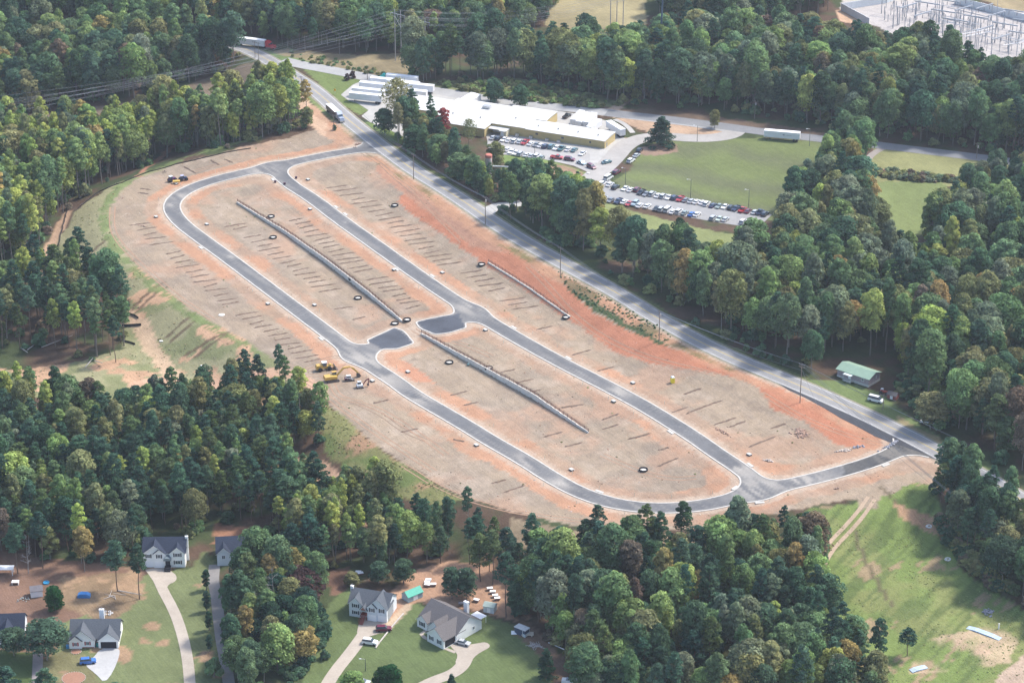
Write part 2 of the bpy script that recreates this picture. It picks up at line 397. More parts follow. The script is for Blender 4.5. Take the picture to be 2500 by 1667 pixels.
d_, _, _ = pdist(X, Y, GP([(300,770),(345,790),(370,850),(400,890),(425,925),(440,950)])); paint(d_ < 3+2*(fbm(X, Y, 4, 45)-.5), (.45,.31,.21), .15, 4, 46, .8)
d_, _, _ = pdist(X, Y, GP([(165,520),(135,580),(110,620),(92,668),(80,720)])); paint(d_ < 2.2, (.36,.24,.16), .15, 4, 47)
d_, _, _ = pdist(X, Y, GP([(330,940),(380,930),(460,940),(560,935),(690,905),(780,950)])); paint(d_ < 3+3*(fbm(X, Y, 6, 48)-.5), (.45,.28,.19), .15, 4, 49, .85)
d_, _, _ = pdist(X, Y, GP([(425,352),(400,380),(370,400),(340,430)])); paint(d_ < 1.5, (.30,.15,.10), .15, 4, 48)
paint((np.abs(ed-2.0) < 2.2+4*(fbm(X, Y, 9, 36)-.5)) & (U < 640) & (Vp > 330) & (Vp < 900) & leftside & (fbm(X, Y, 5, 152) > .36), (.135,.175,.065), .35, 4, 37, .85)
# lower left bank
BANK2 = [(780,975),(835,1015),(900,1075),(1000,1143),(1100,1200),(1130,1215),(1080,1240),(980,1215),(900,1180),(800,1110),(780,1040)]
paint(reg(BANK2), (.17,.17,.07), .25, 8, 50)
paint(reg(BANK2), (.30,.17,.11), .2, 6, 51, .8*smooth(.55, .66, fbm(X, Y, 10, 52)))
paint(reg(BANK2), (.09,.13,.04), .2, 6, 53, .7*smooth(.5, .6, fbm(X, Y, 9, 54)))
paint(reg([(690,1110),(800,1130),(870,1190),(900,1290),(860,1330),(760,1300),(700,1200)]), (.42,.27,.18), .25, 6, 55, .9)
paint(reg([(1240,1262),(1450,1300),(1700,1305),(1800,1290),(1790,1330),(1500,1350),(1240,1330)]), (.22,.17,.11), .25, 6, 56)
# verge beside the road
dr, sr, ar = pdist(X, Y, ROADW)
vw = 4.0+3.0*(fbm(X, Y, 12, 58)-.4)
paint((sr > 0) & (dr > 4.4) & (dr < 5.5+vw) & (Vp > 345) & (Vp < 905) & (U > 885), (.085,.105,.038), .3, 5, 59)
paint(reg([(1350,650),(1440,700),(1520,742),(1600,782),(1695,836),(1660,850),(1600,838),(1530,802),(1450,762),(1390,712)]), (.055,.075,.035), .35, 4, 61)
paint((sr < 0) & (dr > 4.4) & (dr < 6.5+2*(fbm(X, Y, 7, 62)-.5)) & (U > 930) & (U < 2420), (.11,.13,.05), .3, 5, 63)
paint((sr > 0) & (dr > 4.4) & (dr < 7) & (Vp < 345) & (U > 640), (.15,.18,.07), .3, 5, 64)
paint(reg([(2000,925),(2060,930),(2140,955),(2210,1005),(2290,1060),(2330,1100),(2290,1100),(2160,1025),(2010,960),(1960,930)]), (.12,.155,.06), .15, 9, 65)
paint(reg([(2190,1010),(2240,1040),(2300,1070),(2310,1095),(2260,1085),(2190,1040)]), (.27,.20,.12), .3, 5, 66, .7)
paint(reg([(2330,1110),(2420,1130),(2460,1180),(2500,1230),(2500,1300),(2420,1240),(2350,1180)]), (.10,.13,.05), .3, 8, 67)
# back yards
YARD = (.165,.10,.07)
paint(reg([(-60,1330),(100,1360),(350,1385),(360,1410),(340,1500),(300,1580),(280,1667),(-60,1720)]), YARD, .3, 8, 68)
paint(reg([(150,1520),(300,1470),(350,1410),(365,1400),(470,1385),(500,1340),(530,1380),(520,1440),(530,1560),(560,1760),(130,1760),(130,1590)]), (.13,.15,.068), .2, 12, 69)
paint(reg([(140,1410),(330,1395),(350,1450),(300,1500),(260,1520),(150,1480)]), (.20,.14,.085), .35, 7, 70)
paint(reg([(140,1590),(190,1580),(240,1640),(260,1760),(-60,1760),(-60,1700),(120,1600)]), (.15,.14,.07), .3, 9, 71)
paint(reg([(-50,1590),(90,1590),(90,1760),(-50,1760)]), (.07,.10,.035), .3, 9, 72)
paint((fbm(X, Y, 9, 73) > .63) & reg([(150,1380),(560,1380),(560,1700),(150,1700)]), (.27,.18,.11), .3, 5, 74)
paint(reg([(525,1275),(620,1290),(630,1330),(560,1320),(520,1330)]), (.25,.13,.08), .3, 5, 75)
paint(reg([(768,1600),(780,1500),(830,1450),(850,1430),(1040,1480),(1180,1500),(1260,1530),(1330,1580),(1370,1640),(1400,1760),(700,1760),(740,1660)]), (.10,.13,.052), .2, 12, 76)
paint(reg([(800,1390),(850,1385),(850,1440),(810,1460)]), (.14,.08,.055), .3, 6, 77)
paint(reg([(960,1440),(1000,1395),(1100,1370),(1200,1380),(1290,1450),(1290,1530),(1200,1500),(1100,1475),(1020,1470),(985,1500),(930,1520),(945,1480)]), (.33,.20,.13), .3, 6, 78)
paint(reg([(1270,1500),(1340,1560),(1400,1640),(1440,1700),(1380,1720),(1320,1600),(1250,1540)]), (.17,.11,.075), .3, 6, 79)
d_, _, _ = pdist(X, Y, GP([(995,1480),(975,1500),(950,1525),(930,1535)])); paint(d_ < 1.6, (.40,.30,.21), .15, 4, 80)
# seeded slope, bottom right
FIELD = [(1960,1240),(2090,1228),(2180,1205),(2240,1175),(2290,1190),(2300,1290),(2360,1400),(2520,1500),(2520,1760),(2230,1760),(2110,1667),(2020,1500),(1990,1310)]
fl = reg(FIELD)
st = vnoise((X*.55+Y*.83)/16, (X*.83-Y*.55)/1.1, 1, 81)
paint(fl, (.145,.19,.058), .15, 12, 82)
paint(fl, (.185,.19,.075), .15, 8, 83, .7*smooth(.5, .62, fbm(X, Y, 22, 84)))
paint(fl, (.085,.115,.04), .15, 8, 85, .75*smooth(.5, .7, st))
paint(fl & (fbm(X, Y, 11, 86)+.35*st > .90), (.27,.195,.12), .2, 5, 87, .85)
paint(reg([(2180,1225),(2270,1260),(2310,1280),(2330,1330),(2250,1290),(2190,1260)]), (.38,.22,.14), .25, 5, 88, .85)
paint(reg([(2090,1215),(2150,1195),(2140,1240),(2100,1245)]), TAN, .15, 5, 89)
paint(reg([(2440,1520),(2490,1560),(2460,1620),(2300,1640),(2220,1640),(2250,1560),(2360,1540)]), (.42,.30,.21), .25, 5, 90, .7*smooth(.4, .6, fbm(X, Y, 11, 91)))
paint(reg([(2440,1640),(2520,1590),(2520,1760),(2400,1760)]), (.36,.27,.20), .3, 5, 92)
for P_ in ([(2088,1300),(2100,1340),(2130,1400),(2160,1450),(2180,1480)], [(1995,1250),(2010,1280),(2025,1310)], [(2150,1190),(2190,1230)]):
    d_, _, _ = pdist(X, Y, GP(P_)); paint(d_ < .7, (.10,.08,.05), .2, 3, 94, .8)
# substation pad
paint(reg([(2050,22),(2130,62),(2200,92),(2290,132),(2400,195),(2520,270),(2700,340),(2700,40),(2400,20),(2200,-40),(2060,0)]), (.37,.34,.32), .08, 9, 95)
paint(reg([(2040,25),(2062,20),(2120,58),(2110,68),(2050,50)]), (.45,.30,.20), .2, 5, 96)
paint(reg([(2380,-40),(2560,10),(2560,40),(2470,28),(2380,-5)]), (.24,.19,.11), .3, 9, 97)
paint(reg([(1440,272),(1480,268),(1530,236),(1545,240),(1500,276),(1470,285)]), (.42,.31,.23), .1, 5, 98)

# ------------------------------------------------------------ streets as smooth unions
def arcP(P, n=2): return chaikin(GP(P), n)
STA = arcP([(905,362),(851,370),(766,385),(680,405),(595,423),(532,437),(481,453),(442,472),(419,495),(421,519),(445,548),(489,581),(553,627),(638,691),(723,755),(808,819),(885,880),(963,930),(1005,962),(1069,999),(1133,1036),(1197,1076),(1282,1124),(1345,1165),(1409,1200),(1473,1223),(1537,1236),(1600,1241),(1670,1239),(1755,1227),(1840,1204),(1925,1183),(2010,1163),(2095,1139),(2150,1120),(2205,1095),(2262,1088)], 1)
STB = arcP([(668,408),(700,446),(766,487),(829,536),(914,596),(978,642),(1090,721),(1154,760),(1218,800),(1303,849),(1388,895),(1473,938),(1537,972),(1587,1000),(1687,1062),(1755,1110),(1798,1138),(1835,1165),(1850,1200)], 1)
ST1 = GP([(870,870),(915,848),(975,822)]); ST2 = GP([(1148,762),(1120,780),(1045,795)])
HW = 3.35
def dstreets(x, y):
    ds = []
    for P_, w_ in ((STA, HW), (STB, HW), (ST1, HW-.2), (ST2, HW-.2)):
        d, _, _ = pdist(x, y, P_); ds.append(d-w_)
    def smin(a, b, k):
        h_ = np.maximum(k-np.abs(a-b), 0)/k; return np.minimum(a, b)-h_*h_*k*.25
    r = smin(ds[0], ds[1], 9); r = smin(r, ds[2], 9); r = smin(r, ds[3], 9)
    for Q in (H1, H2):
        r = np.minimum(r, polysd(x, y, Q))
    return smin(r, pdist(x, y, ROADW)[0]-3.9, 11)
def polysd(x, y, Q):
    d, _, _ = pdist(x, y, Q+[Q[0]]); return np.where(inpoly(x, y, Q), -d, d)
H1 = GP([(893,832),(963,800),(985,808),(1012,838),(970,852),(930,853)])
H2 = GP([(1014,786),(1094,770),(1122,765),(1140,800),(1100,812),(1060,817),(1022,798)])
dS = dstreets(X, Y)
strip = insite & (dS > 0) & (dS < 7.5+5*(fbm(X, Y, 16, 110)-.5))
paint(strip, (.355,.20,.125), .16, 5, 111, .3+.65*smooth(.42, .6, fbm(X, Y, 20, 112)))
paint(insite & (dS > -1) & (dS < 1.6+1.5*fbm(X, Y, 5, 113)), (.38,.30,.23), .1, 5, 114, .75)
nxg = len(gx); nyg = len(gy)
idx = np.arange(nxg*nyg).reshape(nyg, nxg)
Fq = np.stack([idx[:-1, :-1], idx[:-1, 1:], idx[1:, 1:], idx[1:, :-1]], -1).reshape(-1, 4)
ground = rawmesh('ground', np.stack([X, Y, Z], 1), Fq, vcol_mat('soil_and_grass', .5, .95, .14, .10), 'structure', col)

def sheet(name, sd, bbox, cell, dz, m, kind='structure', zf=None):
    """fills sd<0 by marching squares, laid on the terrain"""
    x0, y0, x1, y1 = bbox; xs = np.arange(x0, x1+cell, cell); ys = np.arange(y0, y1+cell, cell)
    A, B_ = np.meshgrid(xs, ys); D = sd(A, B_); V = []; Fc = []; key = {}
    def vid(k, p):
        if k not in key: key[k] = len(V); V.append(p)
        return key[k]
    segs = []
    ins = D < 0; act = ins[:-1, :-1] | ins[1:, :-1] | ins[:-1, 1:] | ins[1:, 1:]
    for j, i in zip(*np.nonzero(act)):
        cs = [(j, i), (j, i+1), (j+1, i+1), (j+1, i)]; poly = []; cut = []
        for k in range(4):
            a, b = cs[k], cs[(k+1) % 4]; da, db = D[a], D[b]
            if da < 0: poly.append(vid(a, (A[a], B_[a])))
            if (da < 0) != (db < 0):
                t = da/(da-db); kk = (min(a, b), max(a, b)); q = vid(kk, (A[a]+t*(A[b]-A[a]), B_[a]+t*(B_[b]-B_[a]))); poly.append(q); cut.append((q, da < 0))
        if len(poly) >= 3: Fc.append(tuple(poly))
        if len(cut) == 2: segs.append((cut[0][0], cut[1][0]) if cut[0][1] else (cut[1][0], cut[0][0]))
    V = np.array(V); z = (zf or height)(V[:, 0], V[:, 1])+dz
    me = bpy.data.meshes.new(name); me.from_pydata(np.column_stack([V, z]).tolist(), [], Fc); me.materials.append(m); me.update()
    o = bpy.data.objects.new(name, me); C.objects.link(o)
    if kind: o['kind'] = kind
    return o, V, segs
def chain(segs):
    nx = {}; 
    for a, b in segs: nx.setdefault(a, []).append(b)
    starts = set(a for a, _ in segs)-set(b for _, b in segs); out = []
    used = set()
    for s0 in list(starts)+[a for a, _ in segs]:
        if s0 in used: continue
        L = [s0]; used.add(s0); c_ = s0
        while c_ in nx:
            c2 = nx[c_][0]
            L.append(c2)
            if c2 in used: break
            used.add(c2); c_ = c2
        if len(L) > 3: out.append(L)
    return out
def ribbon(name, P, half, dz, m, kind='structure', step=1.5, nx_=2, off=0.0, rise=0.0):
    """strip along ground polyline P; rise > 0 gives it height with side faces (kerb)"""
    P = np.array(P, float); a = np.concatenate([[0], np.cumsum(np.hypot(*np.diff(P, axis=0).T))])
    n = max(2, int(a[-1]/step)+1); t = np.linspace(0, a[-1], n); x = np.interp(t, a, P[:, 0]); y = np.interp(t, a, P[:, 1])
    tx = np.gradient(x); ty = np.gradient(y); l = np.hypot(tx, ty)+1e-9; nx0, ny0 = -ty/l, tx/l
    os_ = np.linspace(-half, half, nx_+1)+off; V = []
    for o_1 in os_: V.append(np.column_stack([x+nx0*o_1, y+ny0*o_1, height(x+nx0*off, y+ny0*off)+dz+rise if rise else height(x+nx0*o_1, y+ny0*o_1)+dz]))
    if rise: 
        V = [V[0]-[0, 0, rise+.1]]+V+[V[-1]-[0, 0, rise+.1]]
    k = len(V); V = np.stack(V, 1).reshape(-1, 3)
    Fc = [(i*k+j, i*k+j+1, (i+1)*k+j+1, (i+1)*k+j) for i in range(n-1) for j in range(k-1)]
    return V.tolist(), Fc
asph = vcol_mat('fresh_asphalt', .1, .85, .12); 
def colour_by(o, f):
    me = o.data; n = len(me.vertices); co = np.empty(n*3, np.float32); me.vertices.foreach_get('co', co); co = co.reshape(-1, 3)
    c = f(co[:, 0], co[:, 1]); ca = me.color_attributes.new('col', 'FLOAT_COLOR', 'POINT'); c4 = np.ones((n, 4), np.float32); c4[:, :3] = c; ca.data.foreach_set('color', c4.ravel())
bb = (min(p[0] for p in STA)-8, min(p[1] for p in STA)-8, max(p[0] for p in STA)+12, max(p[1] for p in STA)+12)
def sdsite(x, y):
    d = dstreets(x, y); rd, rs, _ = pdist(x, y, ROADW)
    u, v = pix(x, y, height(x, y))
    near_j = (np.hypot(u-905, (v-362)*1.5) < 95) | (np.hypot(u-2235, (v-1085)*1.5) < 170)
    d2 = np.where(near_j, np.maximum(d, 3.4-rd), np.maximum(d, np.where(rd < 14, 14-rd, -1)))
    return np.maximum(d2, -rs*rd*0-np.where(rs < 0, -5, 5) if False else np.where(rs > 0, -1, rd))
st_o, stV, stS = sheet('street', sdsite, bb, .9, .06, asph)
dust_px = [(830,830,60),(880,885,75),(930,930,60),(640,420,45),(440,480,25),(1270,1130,40),(1366,1180,30),(1512,957,30),(1800,1145,60),(1850,1190,60),(1960,1175,60),(1150,750,45),(1520,950,30),(1030,970,40),(560,628,12),(2180,1105,60),(850,545,15),(420,500,15)]
DUST = [(g(u, v), r/6.5) for u, v, r in dust_px]
H1e, H2e = H1, H2
def fasph(x, y):
    n = fbm(x, y, 7, 121); c = mixc((.10,.102,.108), (.15,.15,.152), n)
    t = np.zeros(len(x))
    for p, r in DUST: t = np.maximum(t, .8*np.exp(-((x-p.x)**2+(y-p.y)**2)/(2*(r*.75)**2)))
    t = t*smooth(.25, .6, vnoise(along_(x, y)/7, across_(x, y)/1.3, 1, 122))
    dS_ = -dstreets(x, y); t = np.maximum(t, .55*smooth(1.3, 0, dS_)*smooth(.3, .6, fbm(x, y, 6, 125)))
    pat = (vnoise(along_(x, y)/18, across_(x, y)/.6, 1, 123)); t = np.maximum(t, .3*smooth(.5, .9, pat))
    c = c*(1-t[:, None])+np.array((.34,.315,.28))[None, :]*t[:, None]
    u, v = pix(x, y, height(x, y)); dk = (polysd(x, y, H1) < -.5) | (polysd(x, y, H2) < -.5)
    c = np.where(dk[:, None] & (t < .5)[:, None], np.array((.07,.075,.088))[None, :]*(1+.8*(n-.5))[:, None], c)
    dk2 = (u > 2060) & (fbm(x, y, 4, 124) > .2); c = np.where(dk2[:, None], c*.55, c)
    return c
def along_(x, y): return x*e1n[0]+y*e1n[1]
def across_(x, y): return x*nn[0]+y*nn[1]
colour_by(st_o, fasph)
# kerbs
kerb_m = mat('kerb_concrete', (.45,.425,.385), .8, noise=.2, nscale=.8)
kv = []; kf = []
for L in chain(stS):
    P_ = stV[L]
    rd = pdist(P_[:, 0], P_[:, 1], ROADW)[0]
    keep = rd > 5.2; runs = []; cur = []
    for q, k_ in zip(P_, keep):
        if k_: cur.append(q)
        elif cur: runs.append(cur); cur = []
    if cur: runs.append(cur)
    for r_ in runs:
        if len(r_) < 6: continue
        r_ = np.array(r_); r2 = r_.copy()
        for _ in range(2): r2[1:-1] = (r2[:-2]+2*r2[1:-1]+r2[2:])/4
        V_, F_ = ribbon('k', r2, .27, .03, None, off=.0, rise=.13, nx_=1, step=1.2)
        n0 = len(kv); kv += V_; kf += [tuple(i+n0 for i in f) for f in F_]
me = bpy.data.meshes.new('kerb'); me.from_pydata(kv, [], kf); me.materials.append(kerb_m); me.update(); ko = bpy.data.objects.new('kerb', me); C.objects.link(ko); ko['kind'] = 'structure'
# main road
road_m = vcol_mat('worn_asphalt', .1, .85, .1)
def strip_obj(name, P, half, dz, m, nx_=6, kind='structure', step=2.0, off=0, fc=None):
    V_, F_ = ribbon(name, P, half, dz, m, nx_=nx_, step=step, off=off)
    me = bpy.data.meshes.new(name); me.from_pydata(V_, [], F_); me.materials.append(m); me.update(); o = bpy.data.objects.new(name, me); C.objects.link(o)
    if kind: o['kind'] = kind
    if fc: colour_by(o, fc)
    return o
rd_o = strip_obj('main_road', ROADW, 4.1, .10, road_m, 10, fc=lambda x, y: (lambda d, n: mixc((.235,.23,.228), (.29,.285,.28), n)*(1-.16*np.exp(-((np.abs(d)-1.7)/.7)**2))[:, None])(pdist(x, y, ROADW)[0], fbm(x, y, 12, 130)))
shoulder = strip_obj('road_shoulder', ROADW, 5.0, .05, vcol_mat('gravel_shoulder', .3), 4, fc=lambda x, y: mixc((.30,.27,.22), (.20,.19,.12), fbm(x, y, 6, 131)))
yl = M('yellow_paint', (.50,.36,.07), rough=.6, noise=.3, nscale=.5)
for o_1 in (-.14, .14): strip_obj('centre_line', ROADW, .07, .108, yl, 1, off=o_1)
wl = M('white_paint', (.62,.62,.60), rough=.6, noise=.3, nscale=.5)
for o_1 in (-3.55, 3.55): strip_obj('edge_line', ROADW, .07, .108, wl, 1, off=o_1)
# new asphalt widening near the lower junction
wid = GP([(1868,912),(1930,935),(2000,965),(2100,1010),(2170,1050),(2260,1095),(2290,1112),(2250,1105),(2180,1082),(2138,1066),(2100,1045),(2053,1021),(2010,995),(1968,972),(1925,952),(1890,930)])
o, _, _ = sheet('road_widening', lambda x, y: np.maximum(polysd(x, y, wid), -1e3), (min(p[0] for p in wid)-2, min(p[1] for p in wid)-2, max(p[0] for p in wid)+2, max(p[1] for p in wid)+2), .9, .082, asph)
colour_by(o, lambda x, y: mixc((.05,.052,.06), (.07,.07,.078), fbm(x, y, 5, 132)))
# secondary paved areas
conc = vcol_mat('pale_concrete', .1, .85, .08)
def paved(name, P, c0, c1, dz=.055, m=None, cell=1.2, curve=0, extra=None):
    Q = GP(P); Q = chaikin(Q, curve, True) if curve else Q
    o, _, _ = sheet(name, lambda x, y: polysd(x, y, Q), (min(p[0] for p in Q)-3, min(p[1] for p in Q)-3, max(p[0] for p in Q)+3, max(p[1] for p in Q)+3), cell, dz, m or conc)
    colour_by(o, lambda x, y: mixc(c0, c1, fbm(x, y, 8, 133))*(1+.12*(vnoise(x, y, 1.5, 7)-.5))[:, None]); return o
def lane(name, P, half, c0, c1, dz=.065, m=None):
    return strip_obj(name, chaikin(GP(P), 2), half, dz, m or conc, 4, fc=lambda x, y: mixc(c0, c1, fbm(x, y, 8, 134))*(1+.12*(vnoise(x, y, 1.5, 7)-.5))[:, None])
CC0, CC1 = (.33,.32,.30), (.40,.385,.36)
paved('truck_yard', [(905,192),(1010,207),(1100,232),(1200,262),(1300,262),(1420,280),(1500,300),(1510,330),(1540,345),(1470,400),(1440,398),(1230,372),(1190,345),(1180,300),(1120,330),(1010,345),(955,320),(905,300),(882,284),(900,270),(872,252),(852,247),(832,232),(862,207),(890,196)], CC0, CC1)
lane('access_road', [(690,148),(740,160),(800,170),(900,190),(1000,212),(1100,228),(1200,244),(1320,258),(1420,268),(1500,278),(1600,290),(1700,302),(1800,318)], 4.4, (.29,.285,.28), (.34,.335,.325), .08)
lane('back_road', [(1480,276),(1600,288),(1700,300),(1810,315),(1900,328),(2000,339),(2040,344),(2120,352),(2200,362),(2300,374),(2430,390),(2560,408)], 4.0, (.17,.175,.185), (.22,.22,.22), .09, road_m)
lane('access_loop', [(1800,316),(1785,330),(1740,338),(1680,338),(1640,334),(1580,334),(1545,345),(1520,360),(1500,385),(1475,410),(1450,430),(1430,450),(1420,468)], 4.6, (.29,.275,.255), (.35,.33,.31), .085)
paved('field_car_park', [(1400,455),(1450,430),(1490,440),(1505,460),(1560,465),(1700,492),(1885,524),(1850,558),(1760,545),(1620,520),(1500,492),(1440,480)], (.235,.235,.235), (.28,.275,.27), .075)
paved('plant_car_park', [(1190,335),(1240,345),(1300,352),(1400,368),(1440,375),(1440,395),(1470,405),(1445,425),(1400,405),(1330,390),(1230,378),(1190,360)], (.29,.28,.27), (.34,.33,.315), .075)
lane('side_road', [(1190,520),(1205,505),(1225,500),(1255,500),(1290,492),(1330,480),(1400,470)], 3.0, (.36,.35,.34), (.40,.39,.37), .06)
lane('footpath', [(1500,292),(1520,300),(1535,312),(1545,325)], 1.2, CC0, CC1, .09)
lane('sand_track', [(1425,352),(1440,350)], .5, CC0, CC1)
lane('side_street_left', [(60,100),(100,98),(150,92),(220,85)], 3.2, (.34,.33,.32), (.38,.37,.36), .08)
lane('lane_by_field', [(2165,358),(2130,375),(2115,395),(2100,420)], 1.6, (.25,.22,.20), (.28,.25,.22), .08)
# drives
DR0, DR1 = (.33,.285,.235), (.40,.35,.295)
paved('house_driveway', [(351,1388),(410,1386),(420,1396),(431,1404),(431,1418),(408,1428),(410,1442),(400,1450),(375,1420),(362,1400)], DR0, DR1, .07, cell=.7, curve=1)
lane('house_driveway_lane', [(385,1412),(400,1445),(425,1490),(443,1540),(455,1590),(462,1640),(466,1720)], 1.65, DR0, DR1, .078)
lane('gravel_driveway', [(524,1378),(520,1420),(528,1450),(533,1500),(540,1560),(552,1620),(566,1720)], 1.75, (.17,.16,.155), (.25,.235,.22), .07)
paved('white_driveway', [(248,1580),(292,1580),(292,1600),(276,1640),(255,1667),(235,1645),(205,1622),(225,1608)], (.36,.36,.355), (.43,.42,.41), .07, cell=.7, curve=1)
lane('shaded_driveway', [(93,1590),(92,1620),(90,1667),(88,1720)], 1.5, (.22,.19,.19), (.27,.24,.23), .07)
paved('split_level_driveway', [(886,1503),(946,1513),(938,1525),(930,1545),(905,1552),(890,1560),(870,1550),(876,1520)], DR0, DR1, .07, cell=.7, curve=1)
lane('split_level_driveway_lane', [(900,1530),(880,1560),(850,1600),(825,1630),(800,1667),(780,1710)], 2.0, DR0, DR1, .078)
paved('ranch_driveway', [(1095,1572),(1118,1565),(1140,1574),(1165,1570),(1187,1566),(1200,1578),(1172,1592),(1155,1606),(1145,1625),(1128,1640),(1110,1620),(1118,1600),(1112,1590)], DR0, DR1, .07, cell=.7, curve=1)
lane('ranch_driveway_lane', [(1140,1600),(1130,1625),(1105,1645),(1060,1660),(1020,1680),(980,1710)], 2.1, DR0, DR1, .078)
lane('garden_path', [(1050,1533),(1022,1548),(1045,1560),(1080,1580),(1112,1592)], .6, DR0, DR1, .07)
lane('distant_drive', [(2406,1150),(2425,1170),(2450,1195),(2480,1225)], 2, (.4,.4,.4), (.45,.45,.45), .09)
ruts_m = vcol_mat('track_soil', .3, .95, .12)
def ruts(P, gauge=2.0, half=.42, c0=(.33,.24,.17), c1=(.42,.32,.23), dz=.035, name='dirt_track'):
    for s_ in (-1, 1): strip_obj(name, chaikin(GP(P), 2), half, dz, ruts_m, 2, off=s_*gauge/2, step=1.2, fc=lambda x, y: mixc(c0, c1, fbm(x, y, 3, 140)))
ruts([(2128,1215),(2105,1250),(2070,1290),(2035,1325),(2012,1360),(2000,1392),(1990,1410)], 2.3, .6)
RD0, RD1 = (.27,.17,.115), (.34,.22,.15)
for P_ in ([(700,925),(760,915),(800,918),(812,940),(822,962),(845,975),(885,982)], [(640,955),(720,905),(770,900),(815,905),(850,890)], [(690,905),(760,935),(820,985),(900,1045),(960,1085),(1060,1150)],
           [(985,1135),(1080,1195),(1200,1238),(1330,1262),(1500,1278),(1700,1278),(1850,1255)], [(275,505),(272,560),(300,605),(370,670),(440,730),(520,780)], [(880,985),(930,1000),(1010,1050),(1090,1110)], [(1470,1110),(1560,1150),(1640,1170),(1700,1165)],
           [(1290,650),(1340,700),(1400,770),(1480,830),(1600,880),(1750,915)], [(1860,960),(1960,1020),(2060,1060),(2150,1085)], [(930,395),(990,440),(1060,520),(1130,590)], [(1010,805),(1060,830),(1120,835),(1200,870)], [(700,385),(640,380),(560,395),(470,420)]):
    ruts(P_, 2.0, .22, RD0, RD1, .03)
for P_ in ([(740,905),(780,880),(830,868),(880,890)], [(860,980),(930,1010),(980,1050),(1040,1075)], [(880,370),(930,400),(960,430),(1010,470)]):
    ruts(P_, 1.8, .2, (.20,.14,.10), (.25,.18,.13), .028)
# furrows of straw-crimped soil across the lots: low rough ridges
fm = M('furrow_soil', (.15,.105,.078), rough=.95, noise=.3, nscale=1)
FU = MB()
def furrow(u, v, du=52, dv=-9, r=None):
    r = r or random
    n = 9; x, y, _ = G(np.linspace(u-du/2, u+du/2, n), np.linspace(v-dv/2, v+dv/2, n))
    if float(dstreets(x, y).min()) < 1.0: return
    z = height(x, y); dx, dy = x[-1]-x[0], y[-1]-y[0]; l = math.hypot(dx, dy); px_, py_ = -dy/l, dx/l
    vs = []; fs = []
    for i in range(n):
        wv = .5+.3*r.random() if 0 < i < n-1 else .08; j = (r.random()-.5)*.3; hh = .12+.25*r.random() if 0 < i < n-1 else 0
        for s_1, hh2 in ((-wv, -.06), (0, hh), (wv, -.06)):
            vs.append((x[i]+px_*(s_1+j), y[i]+py_*(s_1+j), z[i]+hh2))
    for i in range(n-1):
        for k in range(2): fs.append((i*3+k, i*3+k+1, i*3+4+k, i*3+3+k))
    FU.add(vs, fs)
def frow(a, b, n, skip=(), du=52, dv=-9):
    for i in range(n):
        if i in skip: continue
        t = i/(n-1); furrow(a[0]+(b[0]-a[0])*t+random.uniform(-3, 3), a[1]+(b[1]-a[1])*t+random.uniform(-1.5, 1.5), du*random.uniform(.7, 1.35), dv*random.uniform(.8, 1.2))
frow((343,548), (565,742), 18, (5,), 50); frow((600,765), (765,880), 12, (), 48)
frow((574,548), (805,708), 17, (2,), 54); frow((840,752), (875,775), 2, (), 52)
frow((725,535), (885,660), 14, (), 54); frow((920,680), (1010,748), 8, (), 54)
frow((825,455), (920,515), 7, (), 54); frow((940,522), (1095,645), 13, (), 56); frow((1150,662), (1280,752), 9, (5,), 54)
for u, v, du, dv in [(355,462,30,3),(349,472,28,4),(525,397,24,13),(558,393,22,10),(464,415,32,17),(1490,1017,45,-16),(1490,1042,45,-14),(1630,1128,55,-24),(1700,1000,55,-22),(1712,995,40,-16),(1770,1028,60,-20),(1860,1078,70,-28),(1560,1065,60,-16),(1218,1175,40,-10),(1255,1193,55,-18),(1120,1075,30,6),(1550,985,40,-10),(1620,1095,30,-8)]: furrow(u, v, du, dv)
frow((1480,960), (1400,990), 2, (), 50)
for u, v, du, dv in [(1280,930,50,-12),(1300,955,46,-10),(1240,905,40,-8),(1120,960,46,-12),(1150,985,40,-10),(1350,1060,50,-14),(1400,1085,46,-12),(1420,860,50,-14),(1480,900,46,-12),(1330,800,44,-10),(930,980,40,-10),(1000,1050,46,-10),(1660,1000,44,-16),(1740,985,50,-18),(1690,955,46,-16),(1800,1035,44,-16),(1900,1040,40,-14)]: furrow(u, v, du, dv)
FU.build('furrows', fm)['kind'] = 'structure'
# ============================================================ TREES
def leaf_material(name, rough=.6, trans=.42):
    m = bpy.data.materials.new(name); m.use_nodes = True; t = m.node_tree; t.nodes.clear()
    out = t.nodes.new('ShaderNodeOutputMaterial')
    a = t.nodes.new('ShaderNodeAttribute'); a.attribute_type = 'INSTANCER'; a.attribute_name = 'tint'
    lv = t.nodes.new('ShaderNodeAttribute'); lv.attribute_name = 'lv'
    mx = t.nodes.new('ShaderNodeVectorMath'); mx.operation = 'SCALE'
    t.links.new(a.outputs['Vector'], mx.inputs[0]); t.links.new(lv.outputs['Fac'], mx.inputs['Scale'])
    d = t.nodes.new('ShaderNodeBsdfDiffuse'); tr = t.nodes.new('ShaderNodeBsdfTranslucent'); mix = t.nodes.new('ShaderNodeMixShader'); mix.inputs[0].default_value = trans
    t.links.new(mx.outputs[0], d.inputs[0]); t.links.new(mx.outputs[0], tr.inputs[0])
    t.links.new(d.outputs[0], mix.inputs[1]); t.links.new(tr.outputs[0], mix.inputs[2]); t.links.new(mix.outputs[0], out.inputs[0])
    return m
leaf_m = leaf_material('leaves'); bark_m = M('bark', (.20,.175,.15), rough=.9, noise=.25, nscale=2)
pbark_m = M('pine_bark', (.15,.105,.08), rough=.9, noise=.25, nscale=2)
